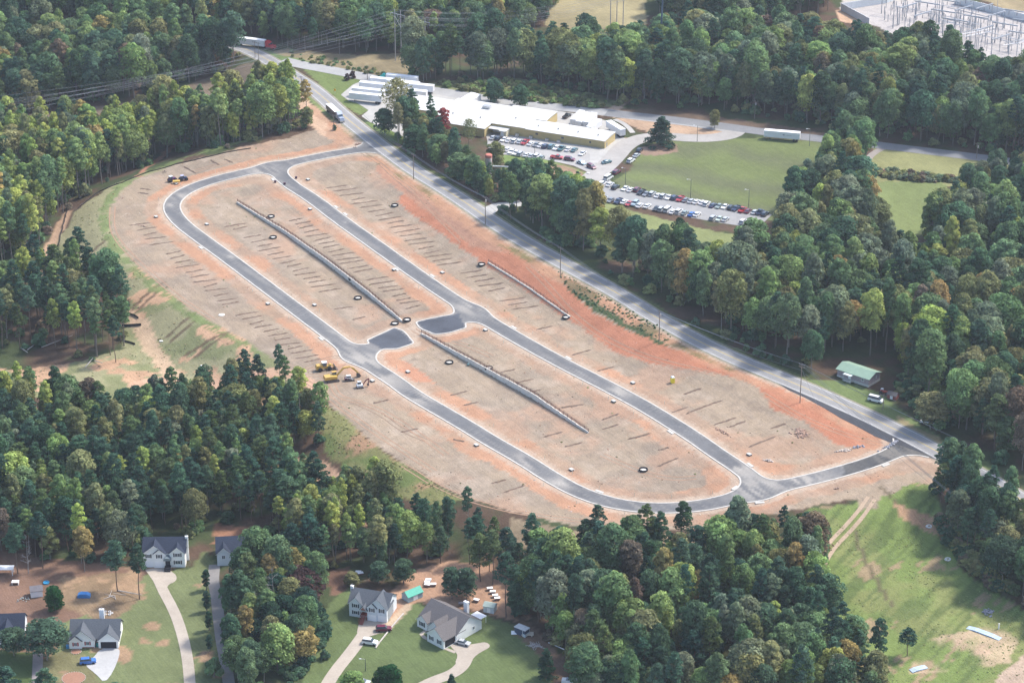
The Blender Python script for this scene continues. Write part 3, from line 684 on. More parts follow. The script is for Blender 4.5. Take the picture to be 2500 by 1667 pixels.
def quads(cen, nor, size, aspect, r):
    n = len(cen); nor = nor/(np.linalg.norm(nor, axis=1)[:, None]+1e-9)
    a = r.normal(size=(n, 3)); a -= (a*nor).sum(1)[:, None]*nor; a /= np.linalg.norm(a, axis=1)[:, None]+1e-9
    b = np.cross(nor, a); s = size*(.7+.6*r.random(n))[:, None]
    a = a*s; b = b*s*aspect
    V = np.stack([cen-a-b, cen+a-b*.6, cen+a*.8+b, cen-a*.7+b*.9], 1).reshape(-1, 3)
    return V, np.arange(4*n).reshape(n, 4)
def leafmesh(name, cen, nor, size, aspect, lv, r):
    V, Fc = quads(cen, nor, size, aspect, r)
    me = bpy.data.meshes.new(name); me.vertices.add(len(V)); me.vertices.foreach_set('co', V.astype(np.float32).ravel())
    me.loops.add(Fc.size); me.loops.foreach_set('vertex_index', Fc.ravel().astype(np.int32)); me.polygons.add(len(Fc))
    me.polygons.foreach_set('loop_start', np.arange(len(Fc))*4); me.polygons.foreach_set('loop_total', np.full(len(Fc), 4))
    at = me.attributes.new('lv', 'FLOAT', 'POINT'); at.data.foreach_set('value', np.repeat(lv, 4).astype(np.float32))
    me.materials.append(leaf_m); me.update(calc_edges=True); return me
def trunkmesh(name, m, H, r0, crown, bend, lean, r, limbs=6, first=.4):
    b = MB(); pts = []; x = y = 0
    for k in range(7):
        t = k/6; pts.append(Vector((x, y, H*.93*t))); x += r.normal()*bend+lean; y += r.normal()*bend
    for k in range(6): b.cyl(pts[k], pts[k+1], r0*(1-k/6*.85), r0*(1-(k+1)/6*.85), 6, False)
    for k in range(limbs):
        t = first+(.9-first)*k/max(1, limbs-1); i = min(5, int(t*6)); p = pts[i].lerp(pts[i+1], t*6-i); a = r.random()*6.28; L = crown*(.5+.4*r.random())*(1.15-t*.6)
        q = p+Vector((math.cos(a)*L*.55, math.sin(a)*L*.55, L*.35)); q2 = p+Vector((math.cos(a)*L, math.sin(a)*L, L*.75))
        rr = r0*(1-t)*.6+.03; b.cyl(p, q, rr, rr*.7, 4, False); b.cyl(q, q2, rr*.7, rr*.3, 4, False)
    return b.mesh(name, m), pts
def broad(name, seed, H=18, cr=4.2, base=.22, lobes=22, nleaf=2000, round_=1.0, open_=0.0, size=.42):
    if nleaf > 800: nleaf = int(nleaf*1.9); size *= .70; lobes = int(lobes*1.35)
    """leaf clumps gathered on uneven lobes"""
    r = np.random.default_rng(seed); cen = []; nor = []; lv = []
    tm, pts = trunkmesh(name+'_t', bark_m, H, .22, cr, .12, .03, r, 7, max(.25, base))
    zc0 = H*base; L = []
    for k in range(lobes):
        t = ((k+.5)/lobes)**.8; z = zc0+(H-zc0)*(.08+.86*t)
        prof = math.sin(math.pi*min(1, (.18+.72*t)))**(.7*round_)
        a = k*2.399+r.random()*.8; rad = cr*prof*(.45+.3*r.random())*(1 if t < .93 else .3)
        lr = cr*(.34+.22*r.random())*(1-.25*t)
        L.append((math.cos(a)*rad, math.sin(a)*rad, z, lr, .58+.62*r.random()))
    for x, y, z, lr, b_ in L:
        n = int(nleaf/lobes); d = r.normal(size=(n, 3)); d /= np.linalg.norm(d, axis=1)[:, None]; d[:, 2] = np.where(d[:, 2] < -.3, -d[:, 2], d[:, 2])
        rad = lr*(.72+.36*r.random(n)**.6)
        p = np.array([x, y, z])+d*rad[:, None]*np.array([1, 1, .8])
        if open_: 
            k_ = r.random(n) > open_; p = p[k_]; d = d[k_]; n = len(p)
        cen.append(p); nor.append(d+r.normal(size=(n, 3))*.45); lv.append(b_*(.75+.5*r.random(n)))
    cen = np.concatenate(cen); nor = np.concatenate(nor); lv = np.concatenate(lv)
    return leafmesh(name+'_c', cen, nor, size, .75, lv, r), tm
def pine(name, seed, H=19, cr=3.2, base=.5, tufts=46, nleaf=1900, size=.34, cone=0.0):
    nleaf = int(nleaf*1.6); size *= .78
    r = np.random.default_rng(seed); cen = []; nor = []; lv = []
    tm, pts = trunkmesh(name+'_t', pbark_m, H, .19, cr, .09, .02, r, 9, base)
    for k in range(tufts):
        t = (k+.5)/tufts; z = H*(base+(1.0-base)*t)
        if cone: prof = (1-t)**.75+.08
        else: prof = (math.sin(math.pi*(.22+.74*t)))**.8*(.75+.25*(1-t))
        a = k*2.399+r.random()*1.2; rad = cr*prof*(.25+.75*r.random()**.6); lr = cr*(.24+.14*r.random())*(1-.3*t)
        x, y = math.cos(a)*rad, math.sin(a)*rad; z += -rad*.1+r.normal()*.3; b_ = .58+.62*r.random()
        n = int(nleaf/tufts); d = r.normal(size=(n, 3)); d /= np.linalg.norm(d, axis=1)[:, None]; d[:, 2] = np.abs(d[:, 2])*.9-.2
        p = np.array([x, y, z])+d*(lr*(.5+.55*r.random(n)))[:, None]*np.array([1.15, 1.15, .62])
        cen.append(p); nor.append(d+r.normal(size=(n, 3))*.7); lv.append(b_*(.7+.55*r.random(n)))
    return leafmesh(name+'_c', np.concatenate(cen), np.concatenate(nor), size, .5, np.concatenate(lv), r), tm
def bare(name, seed, H=15, cr=3.5):
    r = random.Random(seed); b = MB()
    def br(p, d, L, rad, k):
        q = p+d*L; b.cyl(p, q, rad, rad*.6, 4, False)
        if k == 0: return
        for _ in range(3 if k > 1 else 4):
            e = (d+Vector((r.gauss(0, .5), r.gauss(0, .5), r.gauss(.12, .28)))).normalized(); br(p+d*L*(.45+.5*r.random()), e, L*(.5+.2*r.random()), rad*.6, k-1)
    p = Vector((0, 0, 0))
    for k in range(5):
        q = p+Vector((r.gauss(0, .15), r.gauss(0, .15), H*.19)); b.cyl(p, q, .2-.03*k, .17-.03*k, 6, False)
        if k >= 1:
            for _ in range(3):
                a = r.random()*6.28; br(p.lerp(q, r.random()), Vector((math.cos(a), math.sin(a), .55)).normalized(), cr*.55*(1.1-k*.13), .09-.01*k, 3)
        p = q
    br(p, Vector((0, 0, 1)), 2, .06, 3)
    return b.mesh(name+'_c', M('bare_twigs', (.30,.27,.25), rough=.9, noise=.2)), None
BP = [broad('b0', 1), broad('b1', 2, 19, 3.6, .18, 24, 2100), broad('b2', 3, 17, 4.8, .25, 26, 2400), broad('b3', 4, 20, 4.3, .35, 22, 2000),
      broad('b8', 51, 17, 6.0, .3, 38, 3200, 1.1), broad('b9', 52, 20, 5.0, .28, 30, 2600, .75, .12), broad('b10', 53, 15, 3.4, .2, 12, 1500, 1.2), broad('b11', 54, 22, 4.4, .3, 34, 2600, .9, .15),
      broad('b4', 5, 18, 5.2, .25, 30, 2700), broad('b5', 6, 21, 3.2, .42, 18, 1600), broad('b6', 8, 16, 4.0, .12, 22, 2000, .8), broad('b7', 9, 19, 3.9, .3, 20, 1500, 1, .25)]
TP = [broad('s0', 21, 20, 2.7, .45, 16, 1100, 1, .2, .38), broad('s1', 22, 21, 2.4, .5, 14, 950, 1, .25, .38), broad('s2', 23, 19, 3.0, .4, 16, 1200, 1, .1, .38)]
PP = [pine('p0', 11), pine('p1', 12, 20, 2.7, .55, 40, 1600), pine('p2', 13, 18, 3.5, .45, 50, 2100), pine('p3', 14, 21, 2.9, .6, 36, 1500), pine('p4', 15, 17, 3.0, .35, 50, 1900)]
CEDAR = pine('cedar', 31, 10, 3.0, .06, 70, 2400, .3, 1)
BUSH = broad('bush', 33, 3.0, 1.9, .0, 10, 500, .8, 0, .3)
COLM = broad('column', 34, 7.5, 1.3, .12, 16, 900, .9, 0, .26)
BARE = bare('bare0', 41)
MAGN = broad('magn', 35, 9, 3.2, .02, 26, 2600, .9, 0, .3)
OPEN = broad('open', 36, 24, 6.5, .35, 26, 1500, .9, .3, .42)

YG = (.35,.41,.12); LG = (.25,.35,.13); MG = (.155,.245,.115); DG = (.085,.155,.09); OL = (.25,.265,.12); GG = (.20,.25,.16); OR = (.38,.30,.12); RU = (.22,.17,.12); BG = (.05,.11,.075); PU = (.10,.06,.06)
COLN = {YG: 'yellow-green', LG: 'light green', MG: 'mid green', DG: 'dark green', OL: 'olive green', GG: 'grey-green', OR: 'orange-yellow', RU: 'rust-brown', BG: 'blue-green', PU: 'purple-brown'}
PG = (.10,.185,.115); PD = (.068,.14,.095); PY = (.14,.20,.085)
COLN.update({PG: 'green', PD: 'dark green', PY: 'yellowish green'})
PINEC = [(PG, 5), (PD, 4), (PY, 2)]
# (name, base polygon in the photo, spacing m, pine share, colours, height factor, set of slender trees)
WOODS = [
 ('the far left woods above the cleared strip', [(-160,292),(0,290),(160,266),(340,244),(470,202),(596,152),(592,112),(560,100),(420,78),(230,66),(240,112),(40,112),(20,85),(-160,70)], 6.4, .06, [(DG,5),(MG,6),(LG,4),(OL,2),(GG,2),(RU,.3),(OR,.15)], 1.1, 0),
 ('the woods along the top left edge', [(-160,74),(40,60),(420,62),(560,84),(640,96),(700,120),(850,128),(990,133),(1200,118),(1345,72),(1392,-90),(-160,-90)], 6.8, .05, [(DG,5),(MG,6),(LG,2.5),(OL,2),(OR,.3),(RU,.15),(YG,.8)], 1.05, 0),
 ('the woods behind the plant', [(1000,206),(1080,202),(1270,197),(1470,240),(1505,252),(1560,255),(1755,270),(2040,314),(2163,338),(2400,370),(2600,395),(2600,275),(2500,258),(2350,205),(2283,178),(2200,165),(2000,145),(1840,118),(1620,130),(1560,155),(1473,160),(1240,165),(1000,180)], 6.4, .22, [(DG,5),(MG,6),(LG,3),(OL,2.5),(GG,2),(RU,.25),(YG,1)], 1.15, 0),
 ('the woods beside the electrical substation', [(1610,60),(1610,-90),(2040,-90),(2035,15),(2010,40),(1900,70),(1750,90)], 6.6, .15, [(DG,5),(MG,5),(OL,2),(GG,1)], 1.0, 0),
 ('the trees by the main road in front of the plant', [(952,338),(1000,366),(1100,430),(1170,470),(1185,478),(1150,438),(1125,418),(1090,372),(1060,345),(990,322)], 5.6, .1, [(DG,5),(MG,5),(OL,2),(LG,1)], .75, 0),
 ('the woods between the main road and the car park', [(1222,522),(1330,580),(1500,690),(1600,748),(1690,795),(1800,858),(1900,900),(1965,922),(2010,905),(2060,872),(2190,912),(2225,960),(2300,1010),(2380,1090),(2450,1140),(2620,1180),(2620,530),(2500,520),(2345,560),(2265,575),(2260,665),(2140,668),(2130,560),(2105,490),(2090,480),(2010,475),(1950,500),(1915,575),(1895,680),(1750,692),(1664,665),(1537,632),(1400,570),(1260,512)], 7.4, .05, [(DG,5),(MG,5),(LG,3),(OL,3),(GG,3),(OR,.6),(RU,.25),(YG,1.3)], 1.12, 0),
 ('the grove between the mown fields', [(2000,395),(2055,385),(2120,400),(2130,440),(2060,460),(1990,450)], 6, 0, [(LG,4),(MG,3),(OL,1)], 1.0, 0),
 ('the hedge of trees by the right-hand fields', [(2345,458),(2440,442),(2600,445),(2600,520),(2480,510),(2360,485)], 6.5, 0, [(MG,4),(DG,3),(OL,2),(GG,2)], .75, 0),
 ('the woods on the left above the site', [(-160,380),(0,385),(130,372),(300,352),(430,335),(560,300),(640,272),(700,262),(745,300),(760,312),(700,322),(638,338),(553,362),(425,378),(355,408),(268,442),(175,505),(125,550),(75,640),(-160,700)], 5.4, .03, [(YG,8),(LG,7),(MG,2.5),(OL,3),(GG,1.5),(OR,.9),(DG,.5)], 1.15, .6),
 ('the pine clump on the left bank', [(-160,700),(0,720),(100,690),(230,700),(300,735),(312,810),(300,868),(285,895),(220,885),(130,862),(60,850),(-160,880)], 7.0, .6, [(YG,3),(LG,4),(MG,4),(OL,2)], 1.0, .95),
 ('the lower left pine woods', [(-160,995),(0,998),(150,1020),(300,1035),(430,1015),(540,1010),(600,975),(690,965),(770,1008),(795,1060),(780,1095),(700,1105),(670,1140),(690,1200),(700,1290),(640,1300),(520,1270),(480,1310),(350,1290),(340,1375),(260,1360),(200,1385),(100,1360),(0,1370),(-160,1380)], 5.8, .55, [(YG,2),(LG,3),(MG,5),(DG,4),(OL,3),(GG,2),(OR,.3),(RU,.2)], .92, .45),
 ('the thin woods below the site', [(840,1215),(960,1290),(1090,1310),(1250,1345),(1400,1350),(1560,1352),(1750,1348),(1900,1340),(1980,1345),(1985,1375),(1940,1385),(1600,1395),(1300,1420),(1200,1450),(1120,1400),(1000,1390),(930,1400),(900,1330),(830,1270)], 6.2, .55, [(LG,3),(MG,4),(OL,3),(DG,2),(GG,1)], .84, .6),
 ('the sparse trees on orange soil', [(690,1175),(740,1205),(800,1222),(860,1250),(930,1258),(960,1300),(930,1330),(960,1370),(940,1400),(840,1370),(780,1400),(720,1410),(650,1310),(700,1290),(690,1200),(680,1140)], 5.2, .2, [(YG,3),(LG,5),(OL,3),(MG,2)], .9, .9),
 ('the low trees below the tank', [(1150,470),(1180,448),(1290,465),(1400,475),(1390,492),(1290,500),(1220,492),(1160,482)], 4.6, .05, [(LG,3),(DG,3),(MG,3),(YG,1)], .5, 0),
 ('the trees at the side road corner', [(1238,518),(1330,578),(1420,620),(1440,560),(1400,520),(1300,504)], 5.2, .1, [(MG,4),(DG,4),(LG,2),(YG,1)], .95, 0),
 ('the bottom woods beside the grass slope', [(1280,1440),(1300,1420),(1600,1390),(1940,1380),(1985,1360),(2000,1400),(2010,1500),(2080,1580),(2140,1660),(2160,1760),(1420,1760),(1380,1640),(1340,1560),(1260,1500)], 6.6, .35, [(MG,5),(DG,4),(LG,4),(GG,3),(OL,2.5),(YG,.6),(RU,.4),(OR,.3)], 1.0, .1),
 ('the clump between the two driveways', [(590,1440),(640,1400),(740,1440),(780,1480),(760,1560),(720,1640),(640,1680),(600,1760),(580,1700),(560,1600),(560,1500)], 5.6, .15, [(LG,3),(MG,4),(DG,4),(OL,2),(OR,.5),(BG,2)], .85, 0),
 ('the woods at the right edge', [(2305,1120),(2325,1160),(2290,1215),(2320,1290),(2370,1380),(2440,1440),(2540,1500),(2660,1560),(2660,1250),(2500,1260),(2430,1210),(2380,1160)], 6.0, .35, [(DG,5),(MG,5),(OL,2),(GG,2),(BG,2)], .85, 0),
]
KEEPOUT = [[(975,1395),(1060,1372),(1110,1385),(1110,1440),(1000,1450)], [(2050,868),(2180,868),(2250,1000),(2310,1070),(2200,1080),(2000,960),(1985,915)], [(1200,505),(1225,495),(1300,492),(1400,470),(1395,485),(1290,505),(1220,520)], [(1100,1440),(1230,1430),(1235,1490),(1130,1500)]]
trees = []     # kind, proto list, proto index, x, y, z, scale_xy, scale_z, tint key, tint, region
rr = random.Random(5)
def pick(cs):
    t = sum(c for _, c in cs)*rr.random()
    for k, c in cs:
        t -= c
        if t <= 0: return k
    return cs[0][0]
def jitter(c, a=.2):
    k = 1.07*(1+rr.uniform(-a, a)); return (c[0]*k*(1+rr.uniform(-.08, .12)), c[1]*k, c[2]*k*(1+rr.uniform(-.1, .1)))
for name, P, sp_, pshare, cols_, hf, slender in WOODS:
    sp_ *= .93; high = name.startswith('the pine clump')
    Q = GP(P); x0 = min(p[0] for p in Q); x1 = max(p[0] for p in Q); y0 = min(p[1] for p in Q); y1 = max(p[1] for p in Q)
    px_, py_ = [], []
    j = 0; y = y0
    while y < y1:
        x = x0+(sp_*.5 if j % 2 else 0)
        while x < x1: px_.append(x+rr.uniform(-.42, .42)*sp_); py_.append(y+rr.uniform(-.42, .42)*sp_); x += sp_
        y += sp_*.87; j += 1
    px_ = np.array(px_); py_ = np.array(py_); m = inpoly(px_, py_, Q); px_, py_ = px_[m], py_[m]
    z_ = height(px_, py_); u_, v_ = pix(px_, py_, z_)
    ok = ((u_ < 1250) | (pdist(px_, py_, ROADW)[0] > 12.5)) & (u_ > -140) & (u_ < 2640) & (v_ < 1760+0*u_) & (v_ > -120) & (pdist(px_, py_, ROADW)[0] > 7.5)
    for K in KEEPOUT: ok &= ~inpoly(u_, v_, K)
    cl = fbm(px_, py_, 22, 71)          # kinds gather in patches
    for x, y, z, o1, c1 in zip(px_, py_, z_, ok, cl):
        if not o1: continue
        hs_ = hf*rr.uniform(.70, 1.22)
        if rr.random()+(c1-.5)*1.4 < pshare:
            k = pick(PINEC); trees.append(['pine', PP, rr.choice((1, 3)) if high else rr.randrange(5), x, y, z, hs_*rr.uniform(.95, 1.25), hs_, k, jitter(k), name])
        else:
            k = pick(cols_); pr = (TP, rr.randrange(3)) if rr.random() < slender else (BP, rr.randrange(12))
            trees.append(['broadleaf', pr[0], pr[1], x, y, z, hs_*rr.uniform(.72, 1.22), hs_, k, jitter(k), name])
print('trees', len(trees))
# the largest in the picture become trees of their own, the others one wood each for pines and broadleaves
def seen(t):
    u, v = pix(t[3], t[4], t[5]); top = v-pscale(v)*.9*18*t[7]
    return -20 < u < 2520 and v > 0 and top < 1667
IND = {}; REST = []
for kind in ('pine', 'broadleaf'):
    L = [t for t in trees if t[0] == kind and seen(t)]
    L.sort(key=lambda t: -(pscale(pix(t[3], t[4], t[5])[1])*t[7]*(t[6] if kind == 'broadleaf' else 1)))
    IND[kind] = L[:275]; s_ = set(map(id, L[:275])); REST += [t for t in trees if t[0] == kind and id(t) not in s_]
def sizew(t): return 'small' if t[7] < .86 else ('tall' if t[7] > 1.04 else 'mid-sized')
protos = {}
def place_tree(kind, mesh, x, y, z, sxy, sz, tint, label, cat, group=None, rot=None):
    cm, tm = mesh; nm = kind
    e = empty(nm, (x, y, z-.15), rr.uniform(0, 6.28) if rot is None else rot, label, cat, group); e.scale = (sxy, sxy, sz)
    c = bpy.data.objects.new('crown', cm); C.objects.link(c); c.parent = e; c['tint'] = [float(q) for q in tint]
    if tm:
        t = bpy.data.objects.new('trunk', tm); C.objects.link(t); t.parent = e
    return e
SHORT = {'the far left woods above the cleared strip': 'far left woods', 'the woods along the top left edge': 'top edge woods', 'the woods behind the plant': 'plant woods', 'the woods beside the electrical substation': 'substation woods',
 'the trees by the main road in front of the plant': 'roadside plant trees', 'the woods between the main road and the car park': 'right woods', 'the grove between the mown fields': 'field grove', 'the hedge of trees by the right-hand fields': 'right field hedge',
 'the woods on the left above the site': 'upper left woods', 'the pine clump on the left bank': 'left bank clump', 'the sparse trees on orange soil': 'sparse orange-soil trees', 'the low trees below the tank': 'low trees below tank', 'the trees at the side road corner': 'side road corner trees', 'the lower left pine woods': 'lower left woods', 'the thin woods below the site': 'thin woods below site',
 'the bottom woods beside the grass slope': 'bottom woods', 'the clump between the two driveways': 'driveway clump', 'the woods at the right edge': 'right edge woods'}
PXY = {}
for name, P, *_r in WOODS:
    us = sorted(pix(t[3], t[4], t[5])[0] for t in trees if t[10] == name); vs = sorted(pix(t[3], t[4], t[5])[1] for t in trees if t[10] == name)
    us = [u for u in us if 0 < u < 2500] or us; vs = [v for v in vs if 0 < v < 1700] or vs
    PXY[name] = ([us[int(len(us)*q)] for q in (.14, .3, .44, .58, .72, .86)], [vs[int(len(vs)*q)] for q in (.2, .4, .6, .8)])
HN = ['far left', 'left', 'centre-left', 'middle', 'centre-right', 'right', 'far right']; DN = ['back row', 'second row', 'mid-depth', 'near rows', 'front row']
info = []
for kind in ('pine', 'broadleaf'):
    for t in IND[kind]:
        u, v = pix(t[3], t[4], t[5]); qu, qv = PXY[t[10]]
        hn = HN[sum(u > q for q in qu)]; dn = DN[sum(v > q for q in qv)]; hd = SHORT[t[10]]
        fm_ = 'pine' if kind == 'pine' else ('slender tree' if t[1] is TP else 'tree')
        info.append([t, kind, u, '%s %s %s, %s %s of the %s' % (sizew(t), COLN[t[8]], fm_, dn, hn, hd)])
from collections import defaultdict
grp = defaultdict(list)
for q in info: grp[q[3]].append(q)
for lab, L in grp.items():
    L.sort(key=lambda q: q[2]); nm_ = {2: ['left one', 'right one'], 3: ['leftmost', 'middle one', 'rightmost']}.get(len(L))
    for i, (t, kind, u, lb) in enumerate(L):
        full = lb+(' ('+nm_[i]+')' if nm_ else ''); full = full.replace('mid-sized', 'medium')
        place_tree('pine_tree' if kind == 'pine' else 'broadleaf_tree', t[1][t[2]], t[3], t[4], t[5], t[6], t[7], t[9], full, 'pine tree' if kind == 'pine' else 'tree', '%s %ss of the %s' % (COLN[t[8]], 'pine' if kind == 'pine' else 'tree', SHORT[t[10]]))
# the remaining wood: instances of the same trees on points
def joined(cm, tm, name):
    bm = bmesh.new(); bm.from_mesh(cm); n = len(bm.faces)
    if tm:
        bm.from_mesh(tm)
        bm.faces.ensure_lookup_table()
        for f in bm.faces[n:]: f.material_index = 1
    me = bpy.data.meshes.new(name); bm.to_mesh(me); bm.free(); me.materials.append(cm.materials[0]); 
    if tm: me.materials.append(tm.materials[0])
    return me
def scatter(name, pts, meshes, label, cat):
    """pts: (x,y,z,sxy,sz,rot,tint,index)"""
    col_ = bpy.data.collections.new(name+'_kinds')
    for i, me in enumerate(meshes):
        o = bpy.data.objects.new('%s_kind_%02d' % (name, i), me); col_.objects.link(o)
    me = bpy.data.meshes.new(name); n = len(pts); me.vertices.add(n)
    me.vertices.foreach_set('co', np.array([p[:3] for p in pts], np.float32).ravel())
    a = me.attributes.new('sc', 'FLOAT_VECTOR', 'POINT'); a.data.foreach_set('vector', np.array([(p[3], p[3], p[4]) for p in pts], np.float32).ravel())
    a = me.attributes.new('rot', 'FLOAT_VECTOR', 'POINT'); a.data.foreach_set('vector', np.array([(0, 0, p[5]) for p in pts], np.float32).ravel())
    a = me.attributes.new('tint0', 'FLOAT_VECTOR', 'POINT'); a.data.foreach_set('vector', np.array([p[6] for p in pts], np.float32).ravel())
    a = me.attributes.new('kid', 'INT', 'POINT'); a.data.foreach_set('value', np.array([p[7] for p in pts], np.int32))
    o = bpy.data.objects.new(name, me); C.objects.link(o); tag(o, label, cat, None, 'stuff')
    ng = bpy.data.node_groups.new(name, 'GeometryNodeTree'); ng.interface.new_socket('Geometry', in_out='INPUT', socket_type='NodeSocketGeometry'); ng.interface.new_socket('Geometry', in_out='OUTPUT', socket_type='NodeSocketGeometry')
    N = ng.nodes.new; gi = N('NodeGroupInput'); go = N('NodeGroupOutput'); ip = N('GeometryNodeInstanceOnPoints'); ci = N('GeometryNodeCollectionInfo')
    ci.inputs['Collection'].default_value = col_; ci.inputs['Separate Children'].default_value = True; ci.inputs['Reset Children'].default_value = True
    ip.inputs['Pick Instance'].default_value = True
    def na(nm, dt):
        q = N('GeometryNodeInputNamedAttribute'); q.data_type = dt; q.inputs['Name'].default_value = nm; return next(s for s in q.outputs if s.enabled and s.name == 'Attribute')
    L = ng.links.new
    L(gi.outputs[0], ip.inputs['Points']); L(ci.outputs[0], ip.inputs['Instance']); L(na('kid', 'INT'), ip.inputs['Instance Index'])
    L(na('rot', 'FLOAT_VECTOR'), ip.inputs['Rotation']); L(na('sc', 'FLOAT_VECTOR'), ip.inputs['Scale'])
    sa = N('GeometryNodeStoreNamedAttribute'); sa.data_type = 'FLOAT_VECTOR'; sa.domain = 'INSTANCE'; sa.inputs['Name'].default_value = 'tint'
    L(ip.outputs[0], sa.inputs['Geometry']); L(na('tint0', 'FLOAT_VECTOR'), next(s for s in sa.inputs if s.enabled and s.name == 'Value')); L(sa.outputs[0], go.inputs[0])
    md = o.modifiers.new('scatter', 'NODES'); md.node_group = ng
    return o
BPi = [joined(c, t, 'b') for c, t in BP]+[joined(c, t, 's') for c, t in TP]; PPi = [joined(c, t, 'p') for c, t in PP]
def pt(t): return (t[3], t[4], t[5]-.15, t[6], t[7], rr.uniform(0, 6.28), t[9], t[2]+(12 if t[1] is TP else 0))
scatter('broadleaf_forest', [pt(t) for t in REST if t[0] == 'broadleaf'], BPi, 'mixed broadleaf woodland canopy round the cleared site', 'forest')
scatter('pine_forest', [pt(t) for t in REST if t[0] == 'pine'], PPi, 'pines growing among the woods round the cleared site', 'forest')
# undergrowth
ug = []
for name, P, sp_, pshare, cols_, hf, slender in WOODS:
    if name.startswith(('the woods along', 'the woods beside')): continue
    Q = GP(P); x0 = min(p[0] for p in Q); x1 = max(p[0] for p in Q); y0 = min(p[1] for p in Q); y1 = max(p[1] for p in Q)
    n = int((x1-x0)*(y1-y0)/38); bx_ = x0+rng.random(n)*(x1-x0); by_ = y0+rng.random(n)*(y1-y0)
    d_ = pdist(bx_, by_, Q+[Q[0]])[0]; ins_ = inpoly(bx_, by_, Q)
    bz_ = height(bx_, by_); u_, v_ = pix(bx_, by_, bz_)
    keep = (ins_ | (d_ < 1.5)) & ((d_ < 16) | (rng.random(n) < .35)) & (u_ > -60) & (u_ < 2560) & (v_ < 1740) & (v_ > -60) & (pdist(bx_, by_, ROADW)[0] > 6.5) & (fbm(bx_, by_, 15, 72) > .42)
    for K in KEEPOUT: keep &= ~inpoly(u_, v_, K)
    for x, y, z in zip(bx_[keep], by_[keep], bz_[keep]):
        s_ = rr.uniform(.5, 1.5); ug.append((x, y, z-.1, s_, s_*rr.uniform(.7, 1.3), rr.uniform(0, 6.28), jitter(pick([(DG,4),(MG,3),(OL,2.5),(RU,.8)]), .25), 0))
def patch(P, n, s0, s1, cols_):
    Q = GP(P); x0 = min(p[0] for p in Q); x1 = max(p[0] for p in Q); y0 = min(p[1] for p in Q); y1 = max(p[1] for p in Q); k = 0
    while k < n:
        x = rr.uniform(x0, x1); y = rr.uniform(y0, y1)
        if inpoly(np.array([x]), np.array([y]), Q)[0]:
            s_ = rr.uniform(s0, s1); ug.append((x, y, hz(x, y)-.1, s_, s_*rr.uniform(.5, .9), rr.uniform(0, 6.28), jitter(pick(cols_), .25), 0)); k += 1
patch([(1060,206),(1150,200),(1270,198),(1440,235),(1520,258),(1440,266),(1300,250),(1180,235)], 260, .4, 1.1, [(OL,3),(LG,3),(MG,1),((.19,.2,.1),3)])
patch([(1350,656),(1440,704),(1520,748),(1640,814),(1640,838),(1530,795),(1440,750),(1385,704)], 200, .12, .26, [(DG,3),(MG,2),(OL,1)])
patch([(1235,400),(1290,395),(1330,400),(1340,410),(1290,418),(1235,412)], 60, .5, .9, [(MG,2),(DG,1)])
patch([(640,200),(665,215),(700,240),(750,295),(765,305),(700,318),(650,290),(620,240)], 90, .5, 1.3, [(MG,2),(OL,2),(GG,1),(LG,1)])
patch([(700,125),(800,140),(900,165),(990,200),(960,198),(840,168),(720,148)], 60, .3, .7, [(MG,2),(OL,2)])
patch([(2140,412),(2200,422),(2300,432),(2350,440),(2350,452),(2280,446),(2180,440),(2140,425)], 110, .4, 1.1, [(GG,2),(OL,2),(RU,1)])
patch([(1620,590),(1100,600)], 0, 1, 1, [(MG,1)]) if False else None
patch([(2190,910),(2280,960),(2330,1030),(2290,1060),(2240,1010),(2180,940)], 60, .7, 1.5, [(DG,2),(MG,2),(OL,1)])
patch([(740,1500),(790,1480),(800,1560),(760,1620),(700,1690),(690,1600)], 120, .5, 1.2, [(DG,2),(BG,3)])
patch([(2290,1250),(2330,1290),(2400,1390),(2480,1440),(2430,1450),(2350,1380),(2300,1310)], 120, .6, 1.2, [(OL,2),(RU,1),(DG,2)])
scatter('undergrowth', ug, [BUSH[0]], 'low bushes and saplings under the trees and along their edges', 'undergrowth')
# single trees with a look of their own
def tree(kind, mesh, u, v, sxy, sz, tint, label, cat='tree', group=None):
    p = g(u, v); return place_tree(kind, mesh, p.x, p.y, p.z, sxy, sz, jitter(tint, .06), label, cat, group)
tree('pine_tree', CEDAR, 1613, 356, 2.0, 1.25, BG, 'lone broad dark pine standing at the corner of the mown field', 'pine tree')
tree('broadleaf_tree', MAGN, 1207, 249, 1.35, 1.25, DG, 'round dark tree behind the plant roof, left of a pair')
tree('broadleaf_tree', MAGN, 1270, 260, 1.25, 1.15, DG, 'round dark tree behind the plant roof, right of a pair')
tree('broadleaf_tree', BUSH, 848, 196, .75, 1.0, PU, 'small round clipped tree on the grass island, nearer the trailers'); tree('broadleaf_tree', BUSH, 861, 191, .75, 1.1, PU, 'small round clipped tree on the grass island, nearer the access road')
tree('broadleaf_tree', BP[10], 1744, 314, .6, .55, OL, 'lone young tree on the bare island by the back road')
tree('broadleaf_tree', OPEN, 972, 322, 1.15, 1.0, OL, 'tall open-crowned tree with a dark forked trunk beside the truck yard')
tree('pine_tree', PP[2], 1006, 330, 1.0, 1.15, PD, 'ragged dark pine right of the tall open-crowned tree', 'pine tree')
tree('pine_tree', PP[1], 1052, 352, .9, 1.1, PG, 'thin pine in front of the plant wall', 'pine tree')
tree('broadleaf_tree', TP[2], 1082, 362, 1.1, .95, (.30,.07,.06), 'tree with red autumn leaves in front of the plant')
tree('broadleaf_tree', OPEN, 1145, 372, .55, .62, OL, 'small thin tree in front of the white plant roof')
